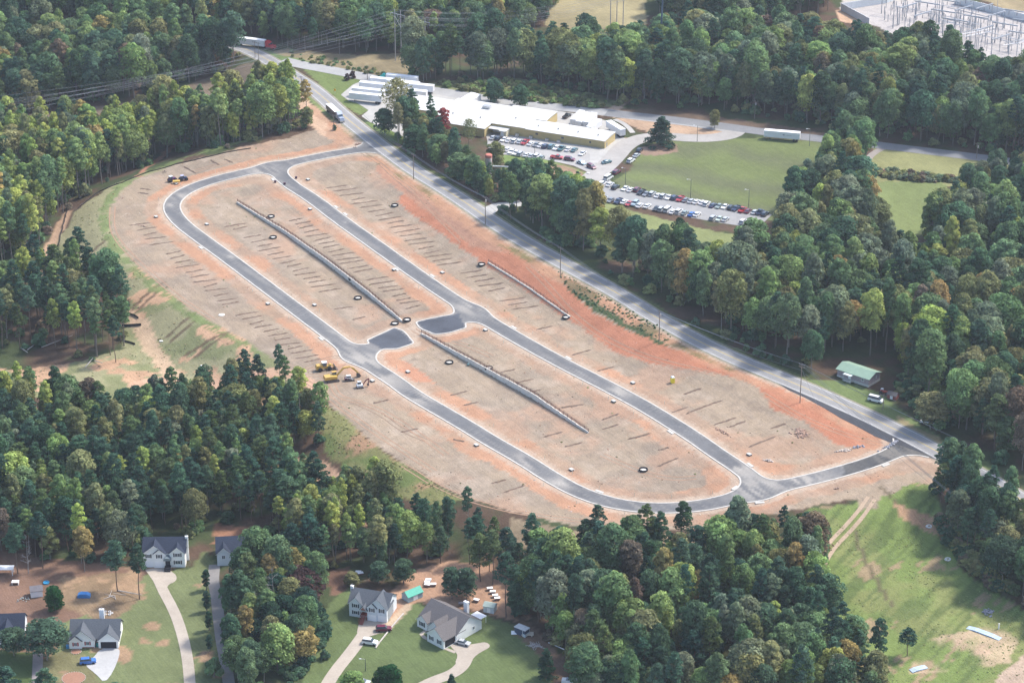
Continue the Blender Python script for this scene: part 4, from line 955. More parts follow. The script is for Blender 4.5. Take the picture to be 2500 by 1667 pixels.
for u, v, s_, c_, lb in [(940,330,1.2,DG,'dark bushy tree at the foot of the tall open-crowned tree'), (1012,370,1.2,DG,'dark green roadside tree left of the utility pole'), (1070,395,1.3,MG,'mid green roadside tree behind the plant wall'), (1120,440,1.35,MG,'full green tree in front of the rusty silo'), (1160,455,1.2,LG,'light green tree at the foot of the rusty silo'), (1210,412,1.0,OL,'dark olive tree between silo and plant car park')]:
    tree('broadleaf_tree', BP[10], u, v, s_, .75, c_, lb)
tree('broadleaf_tree', BP[2], 2272, 1047, 1.25, .8, OL, 'wide roadside oak with white car under it', )
tree('broadleaf_tree', BP[9], 680, 318, .8, .55, MG, 'leafy shrub-like tree at the top left end of the site'); tree('broadleaf_tree', BP[10], 750, 312, .75, .6, OL, 'single tree on the bank below the dirt lane')
tree('broadleaf_tree', BUSH, 817, 318, .5, .8, DG, 'tiny shrub round a pole at the top of the site', 'shrub')
tree('broadleaf_tree', BP[8], 740, 1490, 1.25, .8, PU, 'round purple-leaved tree behind the driveway clump')
tree('broadleaf_tree', BP[8], 740, 1620, .95, .7, OR, 'tree with brown-orange leaves in the clump beside the driveway')
for u, v, s_, lb in [(628,1560,.95,'leafless grey tree left in the driveway clump'), (672,1530,1.2,'large leafless grey tree among the driveway clump'), (678,1640,.9,'leafless tree behind the dark vine thicket'), (70,1400,.8,'leafless tree beside the small white shed')]:
    p = g(u, v); place_tree('bare_tree', (BARE[0], None), p.x, p.y, p.z, s_, s_, (.3, .3, .3), lb, 'bare tree')
for u, v, k, lb in [(504,1440,1.0,'columnar evergreen in the row between drives, farthest one'), (506,1492,1.0,'columnar evergreen in the row between drives, second from the far end'), (511,1538,.9,'columnar evergreen in the row between drives, third from the far end'), (512,1590,.8,'small columnar evergreen in the row between drives, fourth')]:
    tree('columnar_tree', COLM, u, v, k, k, BG, lb, 'evergreen', 'columnar evergreens between the driveways')
tree('broadleaf_tree', BUSH, 522, 1650, 1.5, 1.8, MG, 'round bush at the bottom end of the columnar row', 'bush')
tree('broadleaf_tree', MAGN, 135, 1490, .95, .95, (.03,.11,.035), 'bright dark green bush tree behind the big yard oak')
tree('broadleaf_tree', BP[8], 115, 1610, 1.3, .72, DG, 'big yard oak between the two left houses')
tree('broadleaf_tree', BP[8], 35, 1600, .9, .5, DG, 'smaller dark oak in front of the leftmost house')
tree('pine_tree', PP[4], 115, 1740, 1.3, .85, PG, 'light green pine by the shaded driveway', 'pine tree'); tree('pine_tree', PP[4], 20, 1740, 1.5, .9, PD, 'dark pine at the bottom left corner', 'pine tree')
tree('pine_tree', PP[2], 290, 1750, 1.3, .6, PG, 'pine crown at the bottom edge left of the long driveway', 'pine tree')
tree('broadleaf_tree', MAGN, 948, 1690, 1.45, .95, (.02,.075,.03), 'dense dark evergreen at the bottom edge of the lawn')
tree('broadleaf_tree', BP[10], 860, 1710, .95, .6, LG, 'light green tree at the bottom edge beside the driveway')
tree('pine_tree', CEDAR, 1334, 1655, .95, .95, BG, 'dark conical cedar at the edge of the right lawn', 'cedar'); tree('pine_tree', CEDAR, 1102, 1690, .6, .6, BG, 'cedar tip at the bottom edge of the lawn', 'cedar')
tree('broadleaf_tree', BUSH, 793, 1608, .8, 1.0, DG, 'small round bush on the lawn left of the driveway', 'bush'); 
tree('broadleaf_tree', BP[10], 985, 1425, .85, .55, DG, 'dark low tree behind the split-level house'); tree('broadleaf_tree', BP[10], 925, 1425, .8, .5, DG, 'dark low tree touching the split-level house roof'); tree('broadleaf_tree', BP[10], 860, 1430, .6, .3, OL, 'low olive bush tree beside the white chimney')
for u, v, lb in [(1104,1460,'dark tree behind the ranch house, left of two'), (1140,1462,'dark tree behind the ranch house, right of two'), (1262,1500,'dark full tree beside the tall pine by the lawn')]: tree('broadleaf_tree', BP[10], u, v, .8, .68, DG, lb)
tree('pine_tree', PP[3], 1236, 1506, 1.3, 1.05, PD, 'tall pine with long bare trunk at the lawn edge', 'pine tree')
tree('broadleaf_tree', BP[3], 207, 1395, .8, .8, OR, 'yellow-orange tree at the edge of the left back yard')
tree('pine_tree', PP[0], 287, 1443, 1.15, .95, PG, 'yard pine with dark trunk left of the white house', 'pine tree'); tree('pine_tree', PP[1], 341, 1462, 1.1, .95, PD, 'yard pine beside the white two-storey house', 'pine tree'); tree('pine_tree', PP[0], 44, 1400, 1.1, .95, PG, 'tall yard pine near the small white shed', 'pine tree'); tree('pine_tree', PP[3], 105, 1388, 1.0, .95, PD, 'pine behind the small white shed', 'pine tree')
tree('pine_tree', PP[0], 2215, 1600, .9, .5, PD, 'young pine at the foot of the grass slope', 'pine tree'); tree('pine_tree', PP[4], 2330, 1230, 1.4, 1.0, PD, 'dark pine at the lower junction of the main road', 'pine tree'); tree('pine_tree', PP[0], 2310, 1190, 1.3, .95, PG, 'thin-trunked pine beside the lower road junction', 'pine tree')

# clods and weeds give the bare soil and the banks their grain
bm = bmesh.new(); bmesh.ops.create_icosphere(bm, subdivisions=1, radius=1); r_ = random.Random(3)
for v in bm.verts: v.co *= .7+.6*r_.random(); v.co.z *= .7
CL = bpy.data.meshes.new('clod'); bm.to_mesh(CL); bm.free(); CL.materials.append(leaf_m); at_ = CL.attributes.new('lv', 'FLOAT', 'POINT'); at_.data.foreach_set('value', np.ones(len(CL.vertices), np.float32))
def grain(P, n, s0, s1, cs, flat, out, avoid=True):
    Q = GP(P); x0 = min(p[0] for p in Q); x1 = max(p[0] for p in Q); y0 = min(p[1] for p in Q); y1 = max(p[1] for p in Q)
    x = x0+rng.random(n*3)*(x1-x0); y = y0+rng.random(n*3)*(y1-y0); m = inpoly(x, y, Q) & (fbm(x, y, 9, 151) > .38+.3*rng.random(n*3))
    if avoid: m &= dstreets(x, y) > .9
    x, y = x[m][:n], y[m][:n]; z = height(x, y)
    for a_, b_2, c_2 in zip(x, y, z):
        s_ = s0+(s1-s0)*rr.random()**2.5; out.append((a_, b_2, c_2, s_, s_*flat, rr.uniform(0, 6.28), jitter(pick(cs), .2), 0))
cl_ = []; grain(SITE, 4200, .10, .34, [((.42,.34,.27),3),((.30,.17,.11),3),((.17,.13,.10),3),((.55,.5,.45),1)], .7, cl_)
scatter('clods', cl_, [CL], 'loose stones and clods strewn over the graded soil', 'stones')
SM = broad('tuft', 77, 1.2, .8, .0, 6, 90, .8, 0, .22)
tf = []; grain(BANK, 2200, .2, .5, [((.42,.39,.24),6),((.3,.33,.15),3)], .5, tf, False); grain(BANK2, 900, .2, .5, [(OL,4),(LG,2),((.4,.33,.2),2)], .5, tf, False)
grain(FIELD, 1600, .15, .4, [((.3,.36,.15),4),((.36,.38,.18),3)], .4, tf, False); grain(SITE, 250, .2, .5, [(OL,2),(LG,1)], .5, tf)
scatter('weeds', tf, [SM[0]], 'low weeds and grass tufts on the banks and seeded slopes', 'weeds')
# ============================================================ BUILDINGS AND OBJECTS
white_sid = M('white_siding', (.80,.80,.78), rough=.6, noise=.04, nscale=.8); grey_sid = M('grey_siding', (.62,.66,.69), rough=.6, noise=.05)
glass = M('window_glass', (.05,.07,.09), rough=.15, noise=.1, spec=.8); trim = M('white_trim', (.78,.78,.78), rough=.5, noise=.03)
blackm = M('black_shutter', (.03,.035,.05), rough=.6, noise=.1); redsh = M('red_shutter', (.30,.04,.05), rough=.6, noise=.1); dark = M('shaded_interior', (.02,.02,.025), rough=.9)  # last one: near-black colour standing in for shade inside openings
sh_blue = M('blue_shingle', (.035,.043,.065), rough=.9, noise=.2, nscale=3, bump=.3, spec=.08); sh_grey = M('grey_shingle', (.095,.105,.12), rough=.9, noise=.18, nscale=3, bump=.3, spec=.08); sh_tan = M('taupe_shingle', (.125,.115,.115), rough=.9, noise=.2, nscale=3, bump=.3)
concm = M('concrete', (.45,.44,.41), rough=.85, noise=.1); brick = M('brick_base', (.30,.13,.09), rough=.9, noise=.2, nscale=4)
def win(root, m, x, y, z, w_, h_, shut=None, facing=-1, axis_='x'):
    """window on a wall facing -y (axis x) or +x (axis y)"""
    def bx(b, a0, a1, d0, d1, z0, z1):
        if axis_ == 'x': b.box(a0, a1, y+min(d0, d1)*1, y+max(d0, d1)*1, z0, z1)
        else: b.box(x-max(d0, d1), x-min(d0, d1), a0, a1, z0, z1)
        return b
    c = x if axis_ == 'x' else y
    b = MB(); fr = .09
    bx(b, c-w_/2, c+w_/2, -.07, .0, z, z+fr); bx(b, c-w_/2, c+w_/2, -.07, .0, z+h_-fr, z+h_); bx(b, c-w_/2, c-w_/2+fr, -.07, 0, z+fr, z+h_-fr); bx(b, c+w_/2-fr, c+w_/2, -.07, 0, z+fr, z+h_-fr); bx(b, c-.03, c+.03, -.06, 0, z+fr, z+h_-fr)
    wn = bx(MB(), c-w_/2+fr, c+w_/2-fr, -.035, .0, z+fr, z+h_-fr).build('window', glass, root); b.build('frame', trim, wn)
    if shut:
        for s_ in (-1, 1):
            q = c+s_*(w_/2+.24); bx(MB(), q-.2, q+.2, -.06, 0, z, z+h_).build('shutter', shut, wn)
def gabled(root, x0, x1, y0, y1, h, pk, wallm, roofm, ov=.4, ridge='x', rname='roof', wname='wall', z0=-.4):
    """walls with gable ends and a roof of real thickness; ridge along x or y"""
    th = .14
    if ridge == 'x':
        ym = (y0+y1)/2; MB().profx([(y0, z0), (y1, z0), (y1, h), (ym, pk), (y0, h)], x0, x1).build(wname, wallm, root)
        sl_ = (pk-h)/(ym-y0); e = ov*sl_
        r = MB().profx([(y0-ov, h-e+.02), (ym, pk+.02), (ym, pk+th+.02), (y0-ov, h-e+th)], x0-ov, x1+ov); r.profx([(y1+ov, h-e+.02), (y1+ov, h-e+th), (ym, pk+th+.02), (ym, pk+.02)], x0-ov, x1+ov)
    else:
        xm = (x0+x1)/2; MB().prof([(x0, z0), (x1, z0), (x1, h), (xm, pk), (x0, h)], y0, y1).build(wname, wallm, root)
        sl_ = (pk-h)/(xm-x0); e = ov*sl_
        r = MB().prof([(x0-ov, h-e+.02), (xm, pk+.02), (xm, pk+th+.02), (x0-ov, h-e+th)], y0-ov, y1); r.prof([(x1+ov, h-e+.02), (x1+ov, h-e+th), (xm, pk+th+.02), (xm, pk+.02)], y0-ov, y1)
        f = MB()   # barge boards
        for s_ in (-1, 1):
            xe = x0-ov if s_ < 0 else x1+ov
            f.prof([(xe, h-e-.12), (xe, h-e+.015), (xm, pk+.015), (xm, pk-.16)], y0-ov-.02, y0-ov+.06)
        f.build('barge_board', trim, root)
    return r.build(rname, roofm, root)
def chimney(root, x, y, z0, z1, m=None, w_=.9, d_=.7):
    c = MB().box(x-w_/2, x+w_/2, y-d_/2, y+d_/2, z0, z1).build('chimney', m or white_sid, root); MB().box(x-w_/2-.06, x+w_/2+.06, y-d_/2-.06, y+d_/2+.06, z1, z1+.12).build('cap', trim, c); MB().cyl((x, y, z1+.12), (x, y, z1+.6), .14).build('flue', M('metal_grey', (.4,.4,.42), rough=.4, metal=.6), c)
def garage(root, x0, x1, y, h_, z=0):
    b = MB().box(x0, x1, y-.05, y, z, z+h_)
    for k in range(1, 4): b.box(x0+.05, x1-.05, y-.065, y-.05, z+h_*k/4-.02, z+h_*k/4+.02)
    b.build('garage_door', M('garage_white', (.80,.80,.80), rough=.5, noise=.03), root)
XD = lambda a: Vector((math.cos(a), math.sin(a), 0)); YD = lambda a: Vector((-math.sin(a), math.cos(a), 0))
# white two-storey house
p = g(351, 1384); h1 = empty('house', p, R(1), 'white two-storey house with dark blue roof and two garage doors', 'house', )
gabled(h1, 0, 13, 0.6, 9.0, 5.0, 8.0, white_sid, sh_blue)
gabled(h1, 0, 7.0, 0, 5, 5.0, 7.75, white_sid, sh_blue, .35, 'y', 'front_gable_roof', 'front_gable'); gabled(h1, 8.3, 12.9, 0, 4, 5.0, 7.0, white_sid, sh_blue, .35, 'y', 'front_gable_roof', 'front_gable')
gabled(h1, 3.3, 6.9, -.35, .1, 4.9, 6.4, white_sid, sh_blue, .25, 'y', 'small_gable_roof', 'small_gable')
win(h1, None, 1.7, 0, 3.3, 1.0, 1.3, blackm); win(h1, None, 5.0, -.35, 3.35, 1.0, 1.3, blackm); win(h1, None, 10.7, 0, 3.6, 1.7, 1.3, blackm); win(h1, None, 10.7, 0, 1.0, 1.7, 1.3, blackm)
garage(h1, .5, 3.1, 0, 2.1); garage(h1, 3.6, 6.3, -.35, 2.1); MB().box(0, 13, -.03, .02, 2.55, 2.7).build('band', trim, h1)
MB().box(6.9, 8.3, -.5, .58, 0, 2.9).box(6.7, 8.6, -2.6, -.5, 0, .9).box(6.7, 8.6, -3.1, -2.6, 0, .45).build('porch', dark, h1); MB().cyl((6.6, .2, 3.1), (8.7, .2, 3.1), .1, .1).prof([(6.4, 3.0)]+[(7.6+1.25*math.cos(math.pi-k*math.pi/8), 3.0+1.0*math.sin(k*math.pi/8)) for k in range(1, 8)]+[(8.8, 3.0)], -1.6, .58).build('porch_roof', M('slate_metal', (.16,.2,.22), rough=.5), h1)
MB().box(7.2, 8.0, -.53, -.5, .9, 2.8).build('door', blackm, h1); chimney(h1, 12.95+.35, 4.5, 0, 8.3)
# grey house behind the trees
p = g(531, 1378); h2 = empty('house', p, R(6), 'grey house with blue-grey hip roof half hidden behind trees', 'house')
gabled(h2, 0, 12, .3, 9.3, 4.6, 7.2, grey_sid, sh_blue); gabled(h2, 0, 4.2, -.8, 5, 4.4, 6.4, grey_sid, sh_blue, .35, 'y', 'front_gable_roof', 'front_gable'); gabled(h2, 8.4, 11.9, -.8, 4, 4.4, 6.2, grey_sid, sh_grey, .35, 'y', 'front_gable_roof', 'front_gable'); win(h2, None, 10.2, -.8, 2.2, 1.2, 1.3, None); win(h2, None, 2.0, -.8, 2.4, 1.1, 1.3, None)
# white house with open carport
p = g(170, 1581); h3 = empty('house', p, R(1), 'white single-storey house with two front gables, red shutters and open carport', 'house')
gabled(h3, .2, 14.5, 1.2, 10.5, 2.6, 6.3, white_sid, sh_grey)
gabled(h3, 0, 7.4, 0, 6, 2.6, 5.9, white_sid, sh_grey, .35, 'y', 'front_gable_roof', 'front_gable'); gabled(h3, 0, 3.7, -.4, .1, 2.5, 4.2, white_sid, sh_grey, .25, 'y', 'small_gable_roof', 'small_gable')
gabled(h3, 8.6, 14.5, -.2, 5, 2.7, 5.2, white_sid, sh_grey, .35, 'y', 'carport_roof', 'carport_gable')
MB().box(9.3, 13.9, -.24, -.205, 0, 2.1).build('carport_shade_panel', dark, h3); win(h3, None, 1.9, -.4, .9, .95, 1.2, redsh); win(h3, None, 5.4, 0, .95, .95, 1.2, redsh)  # carport shade is a near-black panel on the gable wall
MB().box(7.45, 8.55, 1.1, 1.19, 0, 2.4).build('door', dark, h3); chimney(h3, 8.6, 10.2, 3, 7.0, None, 1.4, .8); MB().box(.1, 7.3, -.02, .0, -.1, .3).build('brick_base', brick, h3)  # dark panel across the porch recess paints in its shade
# leftmost house
p = g(-62, 1572); h4 = empty('house', p, R(4), 'grey-blue roofed house at the left edge with black-shuttered window', 'house')
gabled(h4, 0, 14.5, .5, 10.5, 2.8, 6.8, grey_sid, sh_blue); gabled(h4, 6.5, 12.8, -1, 5, 2.8, 6.0, white_sid, sh_blue, .35, 'y', 'front_gable_roof', 'front_gable'); gabled(h4, 6.5, 10.6, -1.4, -.9, 2.7, 4.9, white_sid, sh_blue, .25, 'y', 'small_gable_roof', 'small_gable'); win(h4, None, 9.3, -1.4, 1.2, 1.0, 1.3, blackm)
# split-level house
p = g(852, 1502); h5 = empty('house', p, R(-17), 'grey split-level house with white chimney, red steps and double garage', 'house')
gabled(h5, 0, 12.3, .5, 8.5, 4.6, 7.3, grey_sid, sh_grey); gabled(h5, .1, 4.2, 0, 4, 4.6, 6.7, grey_sid, sh_grey, .35, 'y', 'front_gable_roof', 'front_gable'); gabled(h5, 6.2, 12.3, -.5, 5.5, 4.6, 7.6, grey_sid, sh_grey, .35, 'y', 'front_gable_roof', 'front_gable'); gabled(h5, 6.2, 9.2, -.85, -.4, 4.5, 6.0, grey_sid, sh_grey, .2, 'y', 'small_gable_roof', 'small_gable')
win(h5, None, 2.2, 0, 3.2, 1.4, 1.3, blackm); win(h5, None, 2.2, 0, .9, 1.4, 1.2, blackm); win(h5, None, 7.7, -.85, 3.1, .9, 1.3, blackm); win(h5, None, 10.7, -.5, 3.1, .9, 1.3, blackm); garage(h5, 6.5, 9.0, -.85, 2.1); garage(h5, 9.5, 12.1, -.5, 2.1); MB().box(4.3, 12.35, -.53, -.5, 2.5, 2.65).build('band', trim, h5)
redw = M('red_stain_wood', (.24,.06,.045), rough=.8, noise=.2); b = MB().box(4.2, 6.1, -1.2, .5, 1.6, 1.8).box(4.2, 4.35, -1.2, -1.05, 0, 2.7).box(5.95, 6.1, -1.2, -1.05, 0, 2.7)
for k in range(9): b.box(4.5, 5.8, -1.2-.3*(k+1), -1.2-.3*k, 1.6-.18*(k+1)-.04, 1.6-.18*(k+1)+.04)
b.prof([(4.35, 0), (4.45, 0), (4.45, .1), (4.35, .1)], -3.9, -3.8); b.build('steps', redw, h5); st_ = MB()
for x_ in (4.45, 5.85): st_.profx([(-3.9, .6), (-1.2, 2.5), (-1.2, 2.6), (-3.9, .72)], x_-.04, x_+.04)
st_.build('handrail', redw, h5); gabled(h5, 4.1, 6.2, -1.2, 1.5, 3.6, 4.8, brick, sh_grey, .3, 'y', 'porch_roof', 'porch_gable', 3.4); chimney(h5, -.35, 4.3, 0, 7.9)
# ranch house
a_ = R(-43); P_ = g(1176, 1534); o_h = P_-YD(a_)*10.8-XD(a_)*15.3; o_h.z = hz(o_h.x, o_h.y)
h6 = empty('house', o_h, a_, 'white ranch house with taupe roof and arched window', 'house')
gabled(h6, 0, 15.3, 0, 10.8, 2.8, 6.4, white_sid, sh_tan); gabled(h6, 8.2, 15.0, -5.2, 4, 2.8, 5.6, white_sid, sh_tan, .35, 'y', 'wing_roof', 'wing'); gabled(h6, 6.0, 11.0, -2.5, 3, 2.8, 5.4, white_sid, sh_tan, .3, 'y', 'middle_gable_roof', 'middle_gable'); gabled(h6, .2, 4.4, -1.4, 3, 2.7, 4.5, white_sid, sh_tan, .3, 'y', 'small_gable_roof', 'small_gable')
win(h6, None, 2.3, -1.4, .8, 1.5, 1.5, blackm); win(h6, None, 9.9, -5.2, .8, .95, 1.4, blackm); win(h6, None, 13.2, -5.2, .8, .95, 1.4, blackm); win(h6, None, 15.3, 7.3, 1.2, .9, 1.1, None, 1, 'y'); MB().box(15.01, 15.04, -4.6, -.3, 0, 2.2).build('garage_shade_panel', dark, h6)  # shade inside the garage painted as a near-black panel on the wing
chimney(h6, 8.5, 10.9+.4, 0, 6.2, None, 1.5, .9); MB().box(10.2, 14.2, 11.0, 14.2, 2.3, 2.45).box(10.4, 10.5, 14.0, 14.1, 0, 2.3).box(13.9, 14.0, 14.0, 14.1, 0, 2.3).build('patio_roof', trim, h6)
# green-roofed house
a_ = R(-40); o_h = g(2120, 947)-XD(a_)*13; o_h.z = hz(o_h.x, o_h.y)+.2
h7 = empty('house', o_h, a_, 'small mauve-grey house with pale green metal roof beside the road', 'house')
mauve = M('mauve_siding', (.30,.25,.27), rough=.8, noise=.12); gm = M('green_metal_roof', (.23,.33,.255), rough=.6, noise=.08, nscale=.6)
gabled(h7, 0, 13, 0, 7.2, 2.7, 3.9, mauve, gm, .5); win(h7, None, 10.5, 0, 1.1, 1.0, 1.1, None); win(h7, None, 13, 4.8, 1.3, .6, .9, None, 1, 'y'); MB().box(3.5, 6.8, -1.9, -.02, 2.35, 2.45).box(3.55, 3.65, -1.85, -1.75, 0, 2.35).box(6.65, 6.75, -1.85, -1.75, 0, 2.35).build('porch_roof', M('light_metal', (.55,.62,.6), rough=.5), h7); MB().box(3.6, 6.7, -1.8, -.02, -.2, .25).build('porch_floor', concm, h7); MB().box(4.6, 5.5, -.05, 0, .3, 2.2).build('door', trim, h7); MB().box(-.06, 13.06, -.06, 7.26, -.5, .35).build('block_base', concm, h7)
# white-roofed cabin corner at the bottom edge
p = g(1448, 1690); b7 = empty('outbuilding', p, R(2), 'dark grey flat-roofed outbuilding at the bottom edge', 'outbuilding'); gabled(b7, 0, 5.5, 0, 4, 2.5, 3.2, grey_sid, sh_blue)
# sheds
def shed(u, v, ang, w_, d_, h_, pk, wm, rm, lab):
    s_ = empty('shed', g(u, v), R(ang), lab, 'shed'); gabled(s_, 0, w_, 0, d_, h_, pk, wm, rm, .2, 'x', z0=.12); MB().box(w_*.35, w_*.65, -.05, 0, .15, h_*.85).build('door', trim, s_); MB().box(.1, w_-.1, .1, d_-.1, -.2, .12).build('base', concm, s_); return s_
shed(76, 1460, 14, 3.6, 3.0, 2.3, 3.3, white_sid, M('shed_shingle', (.16,.15,.16), rough=.9), 'small white shed with dark roof in the left back yard')
gsh = shed(997, 1472, 40, 5.6, 3.2, 2.0, 3.3, M('teal_grey', (.30,.38,.42), rough=.7), M('green_shed_roof', (.04,.33,.24), rough=.5), 'grey barn-shaped shed with bright green roof')
shed(1180, 1494, -20, 3.4, 2.8, 2.2, 2.9, M('pale_grey', (.50,.54,.56), rough=.7), M('mossy_roof', (.32,.38,.34), rough=.8), 'pale grey shed under the pines behind the ranch house')
shed(2165, 972, -35, 3.4, 2.6, 1.6, 2.4, M('rusty_red', (.25,.08,.07), rough=.9), M('dark_roof', (.10,.09,.09), rough=.9), 'low red and grey hut beside the bushes and tractor')
# screened garden hut
hu = empty('garden_hut', g(1256, 1545), R(-38), 'dark garden hut with light flat roof on the right lawn', 'hut'); MB().box(0, 4, 0, 2.2, 0, 2.2).build('body', M('navy_panel', (.06,.08,.13), rough=.5), hu); MB().box(-.15, 4.15, -.15, 2.35, 2.2, 2.35).build('roof', M('pale_roof', (.6,.6,.58), rough=.6), hu); MB().box(3.0, 4.03, -.04, 2.24, 0, 1.0).build('panel', M('pale_panel', (.5,.56,.6), rough=.6), hu); MB().box(3.0, 3.1, -.05, -.01, 1.0, 2.2).box(3.93, 4.04, 2.1, 2.2, 1.0, 2.2).build('frame', trim, hu)
tag(MB().box(0, 1.7, 0, .1, 0, 1.2, Matrix.Rotation(R(-50), 4, 'X')).build('leaning_board', trim, None, g(1248, 1548)), 'white board leaning on the dark garden hut', 'board')
# ------------------------------------------------------------ plant
tanw = M('tan_metal_wall', (.46,.36,.17), rough=.6, noise=.07, nscale=.4); wroof = M('white_metal_roof', (.52,.515,.49), rough=.6, noise=.07, nscale=.12)
zg = hz(*[float(q) for q in pz(1476, 360, 2.2)])
pl_ = empty('factory', (0, 0, 0), 0, 'long tan factory with flat white roofs beside the car park', 'factory')
def rp(u, v, hh): x, y = pz(u, v, zg+hh); return Vector((float(x), float(y), 0))
A_, B2, C2 = rp(1243, 309, 3.6), rp(1476, 345, 3.6), rp(1511, 324, 3.6)
ux = (B2-A_).normalized(); uy = Vector((-ux.y, ux.x, 0))
dC = (C2-B2).dot(uy); F0 = rp(1199, 302, 3.6)
def block(nm, x0, x1, y0, y1, hh, rise=.5):
    """x along the front from F0, y away from the camera"""
    def q(x, y, z): w__ = F0+ux*x+uy*y; return (w__.x, w__.y, zg+z)
    vs = [q(x0,y0,-.6), q(x1,y0,-.6), q(x1,y1,-.6), q(x0,y1,-.6), q(x0,y0,hh), q(x1,y0,hh), q(x1,y1,hh), q(x0,y1,hh)]
    wl_ = MB().add(vs, [(0,1,5,4),(1,2,6,5),(2,3,7,6),(3,0,4,7)]); wl_.build('wall', tanw, pl_)
    # ribs every few metres
    rb = MB(); n = int((x1-x0)/3)
    for k in range(n+1):
        x = x0+(x1-x0)*k/n; vs = [q(x-.06,y0-.07,-.4), q(x+.06,y0-.07,-.4), q(x+.06,y0-.004,-.4), q(x-.06,y0-.004,-.4), q(x-.06,y0-.07,hh-.05), q(x+.06,y0-.07,hh-.05), q(x+.06,y0-.004,hh-.05), q(x-.06,y0-.004,hh-.05)]
        rb.add(vs, [(0,1,5,4),(1,2,6,5),(2,3,7,6),(3,0,4,7),(4,5,6,7)])
    rb.build('wall_rib', tanw, pl_)
    m_ = (y0+y1)/2; o = .25; vs = []
    for x in (x0-o, x1+o): vs += [q(x, y0-o, hh), q(x, m_, hh+rise), q(x, y1+o, hh), q(x, y1+o, hh-.12), q(x, y0-o, hh-.12)]
    MB().add(vs, [(0,5,6,1),(1,6,7,2),(0,1,2,3,4),(9,8,7,6,5),(4,9,5,0),(2,7,8,3),(3,8,9,4)]).build('roof', wroof, pl_)
    rt = MB(); n = int((x1-x0)/9)
    for k in range(n):
        x = x0+(x1-x0)*(k+.5)/n; rt.cyl(q(x, y0+(y1-y0)*.35, hh+rise*.6), q(x, y0+(y1-y0)*.35, hh+rise*.6+.7), .3, .35, 8)
    if n: rt.build('roof_vent', M('galvanised', (.5,.5,.5), rough=.4, metal=.5), pl_)
    return q
LC = (B2-F0).dot(ux); q_ = block('C', .02+16, LC, 0, dC, 3.6, .7)
G2 = rp(1360.6, 274.5, 3.6); xB = (G2-F0).dot(ux); dB = (G2-F0).dot(uy)
block('B', 0, 15.96, .02, dB, 3.9, .5); block('B2', 16, xB, dC+.06, dB, 3.9, .4)
A1 = rp(1180, 314, 3.6); xa = (A1-F0).dot(ux); ya = (A1-F0).dot(uy); block('A', xa-26, -.05, ya, dB-1, 3.6, .5)
block('D', xa-46, xa-26.1, ya+9, dB-6, 4.2, .5)
def qf(x, y, z): w__ = F0+ux*x+uy*y; return Vector((w__.x, w__.y, zg+z))
ang_f = math.atan2(ux.y, ux.x)
pr = MB(); mt = Matrix.Translation(qf(0, 0, 0)) @ Matrix.Rotation(ang_f, 4, 'Z')
MB().box(.3, 9, -3.8, -.1, 2.6, 2.8, mt).box(5.6, 8.6, -4.6, -3.81, 2.5, 2.7, mt).build('entrance_canopy', wroof, pl_); MB().box(5.8, 8.8, -3.6, -.1, -.3, 2.6, mt).build('entrance_block', M('cream_wall', (.62,.56,.40), rough=.6), pl_); MB().box(6.2, 7.6, -3.64, -3.61, 0, 2.1, mt).build('door', trim, pl_); MB().box(1, 4.6, -.08, -.02, .1, 2.2, mt).build('loading_door', trim, pl_)
for x_, w_ in ((21, 1.2), (33, 1.2), (56, .9), (46, .9)):
    if x_ < LC-2: MB().box(x_, x_+w_, -.1, -.075, 1.7, 2.5, mt).build('window', glass, pl_)
for x_ in (12, 18.5, 26, 31.5):
    ac = MB().box(x_, x_+1.4, -1.5, -.4, -.2, 1.0, mt).build('air_conditioner', M('galvanised'), pl_)
MB().box(LC+.005, LC+.05, 2, 3, -.1, 2.1, mt).build('door', M('grey_door', (.25,.25,.26), rough=.6), pl_); MB().box(-11, -7.5, 15, 17.5, 4.0, 5.2, mt).build('roof_unit', M('galvanised'), pl_)
# silo, tank, conveyor pipe
si = empty('silo', g(1193, 432), 0, 'rusty concrete silo among trees in front of the plant', 'silo'); rust = M('rusty_steel', (.38,.22,.16), rough=.8, noise=.35, nscale=1.2)
MB().lathe([(1.42,-.5),(1.42,9.2)], 20).build('shaft', M('weathered_concrete', (.44,.38,.34), rough=.9, noise=.3, nscale=.7), si); MB().lathe([(1.46,8.6),(1.5,9.7),(1.2,10.0),(0,10.1)], 20).build('cap', M('red_cap', (.45,.15,.11), rough=.8, noise=.2), si); MB().tube([(1.6,0,0),(1.6,0,9.5)], .07).build('ladder', rust, si)
tk = empty('storage_tank', g(1323, 445), 0, 'open round grey tank beside the dirt bank', 'tank'); MB().lathe([(4.3,-.5),(4.3,4.2),(4.15,4.2),(4.15,.6),(0,.6)], 32).build('shell', M('tank_concrete', (.50,.47,.45), rough=.85, noise=.1), tk); MB().lathe([(4.38,4.0),(4.38,4.25),(4.1,4.25)], 32).build('rim', concm, tk)
pi_ = empty('pipe_run', (0, 0, 0), 0, 'pale elbowed pipe running from the silo to the tank', 'pipe'); pts = [g(1202, 428)+Vector((0,0,4)), g(1240, 430)+Vector((0,0,4)), g(1262, 436)+Vector((0,0,3.5)), g(1300, 440)+Vector((0,0,3.2))]; MB().tube(pts, .35, 8).build('pipe', M('pale_pipe', (.55,.57,.57), rough=.5), pi_)
for q in pts[:3]: MB().cyl((q.x, q.y, hz(q.x, q.y)), q, .1).build('support', rust, pi_)
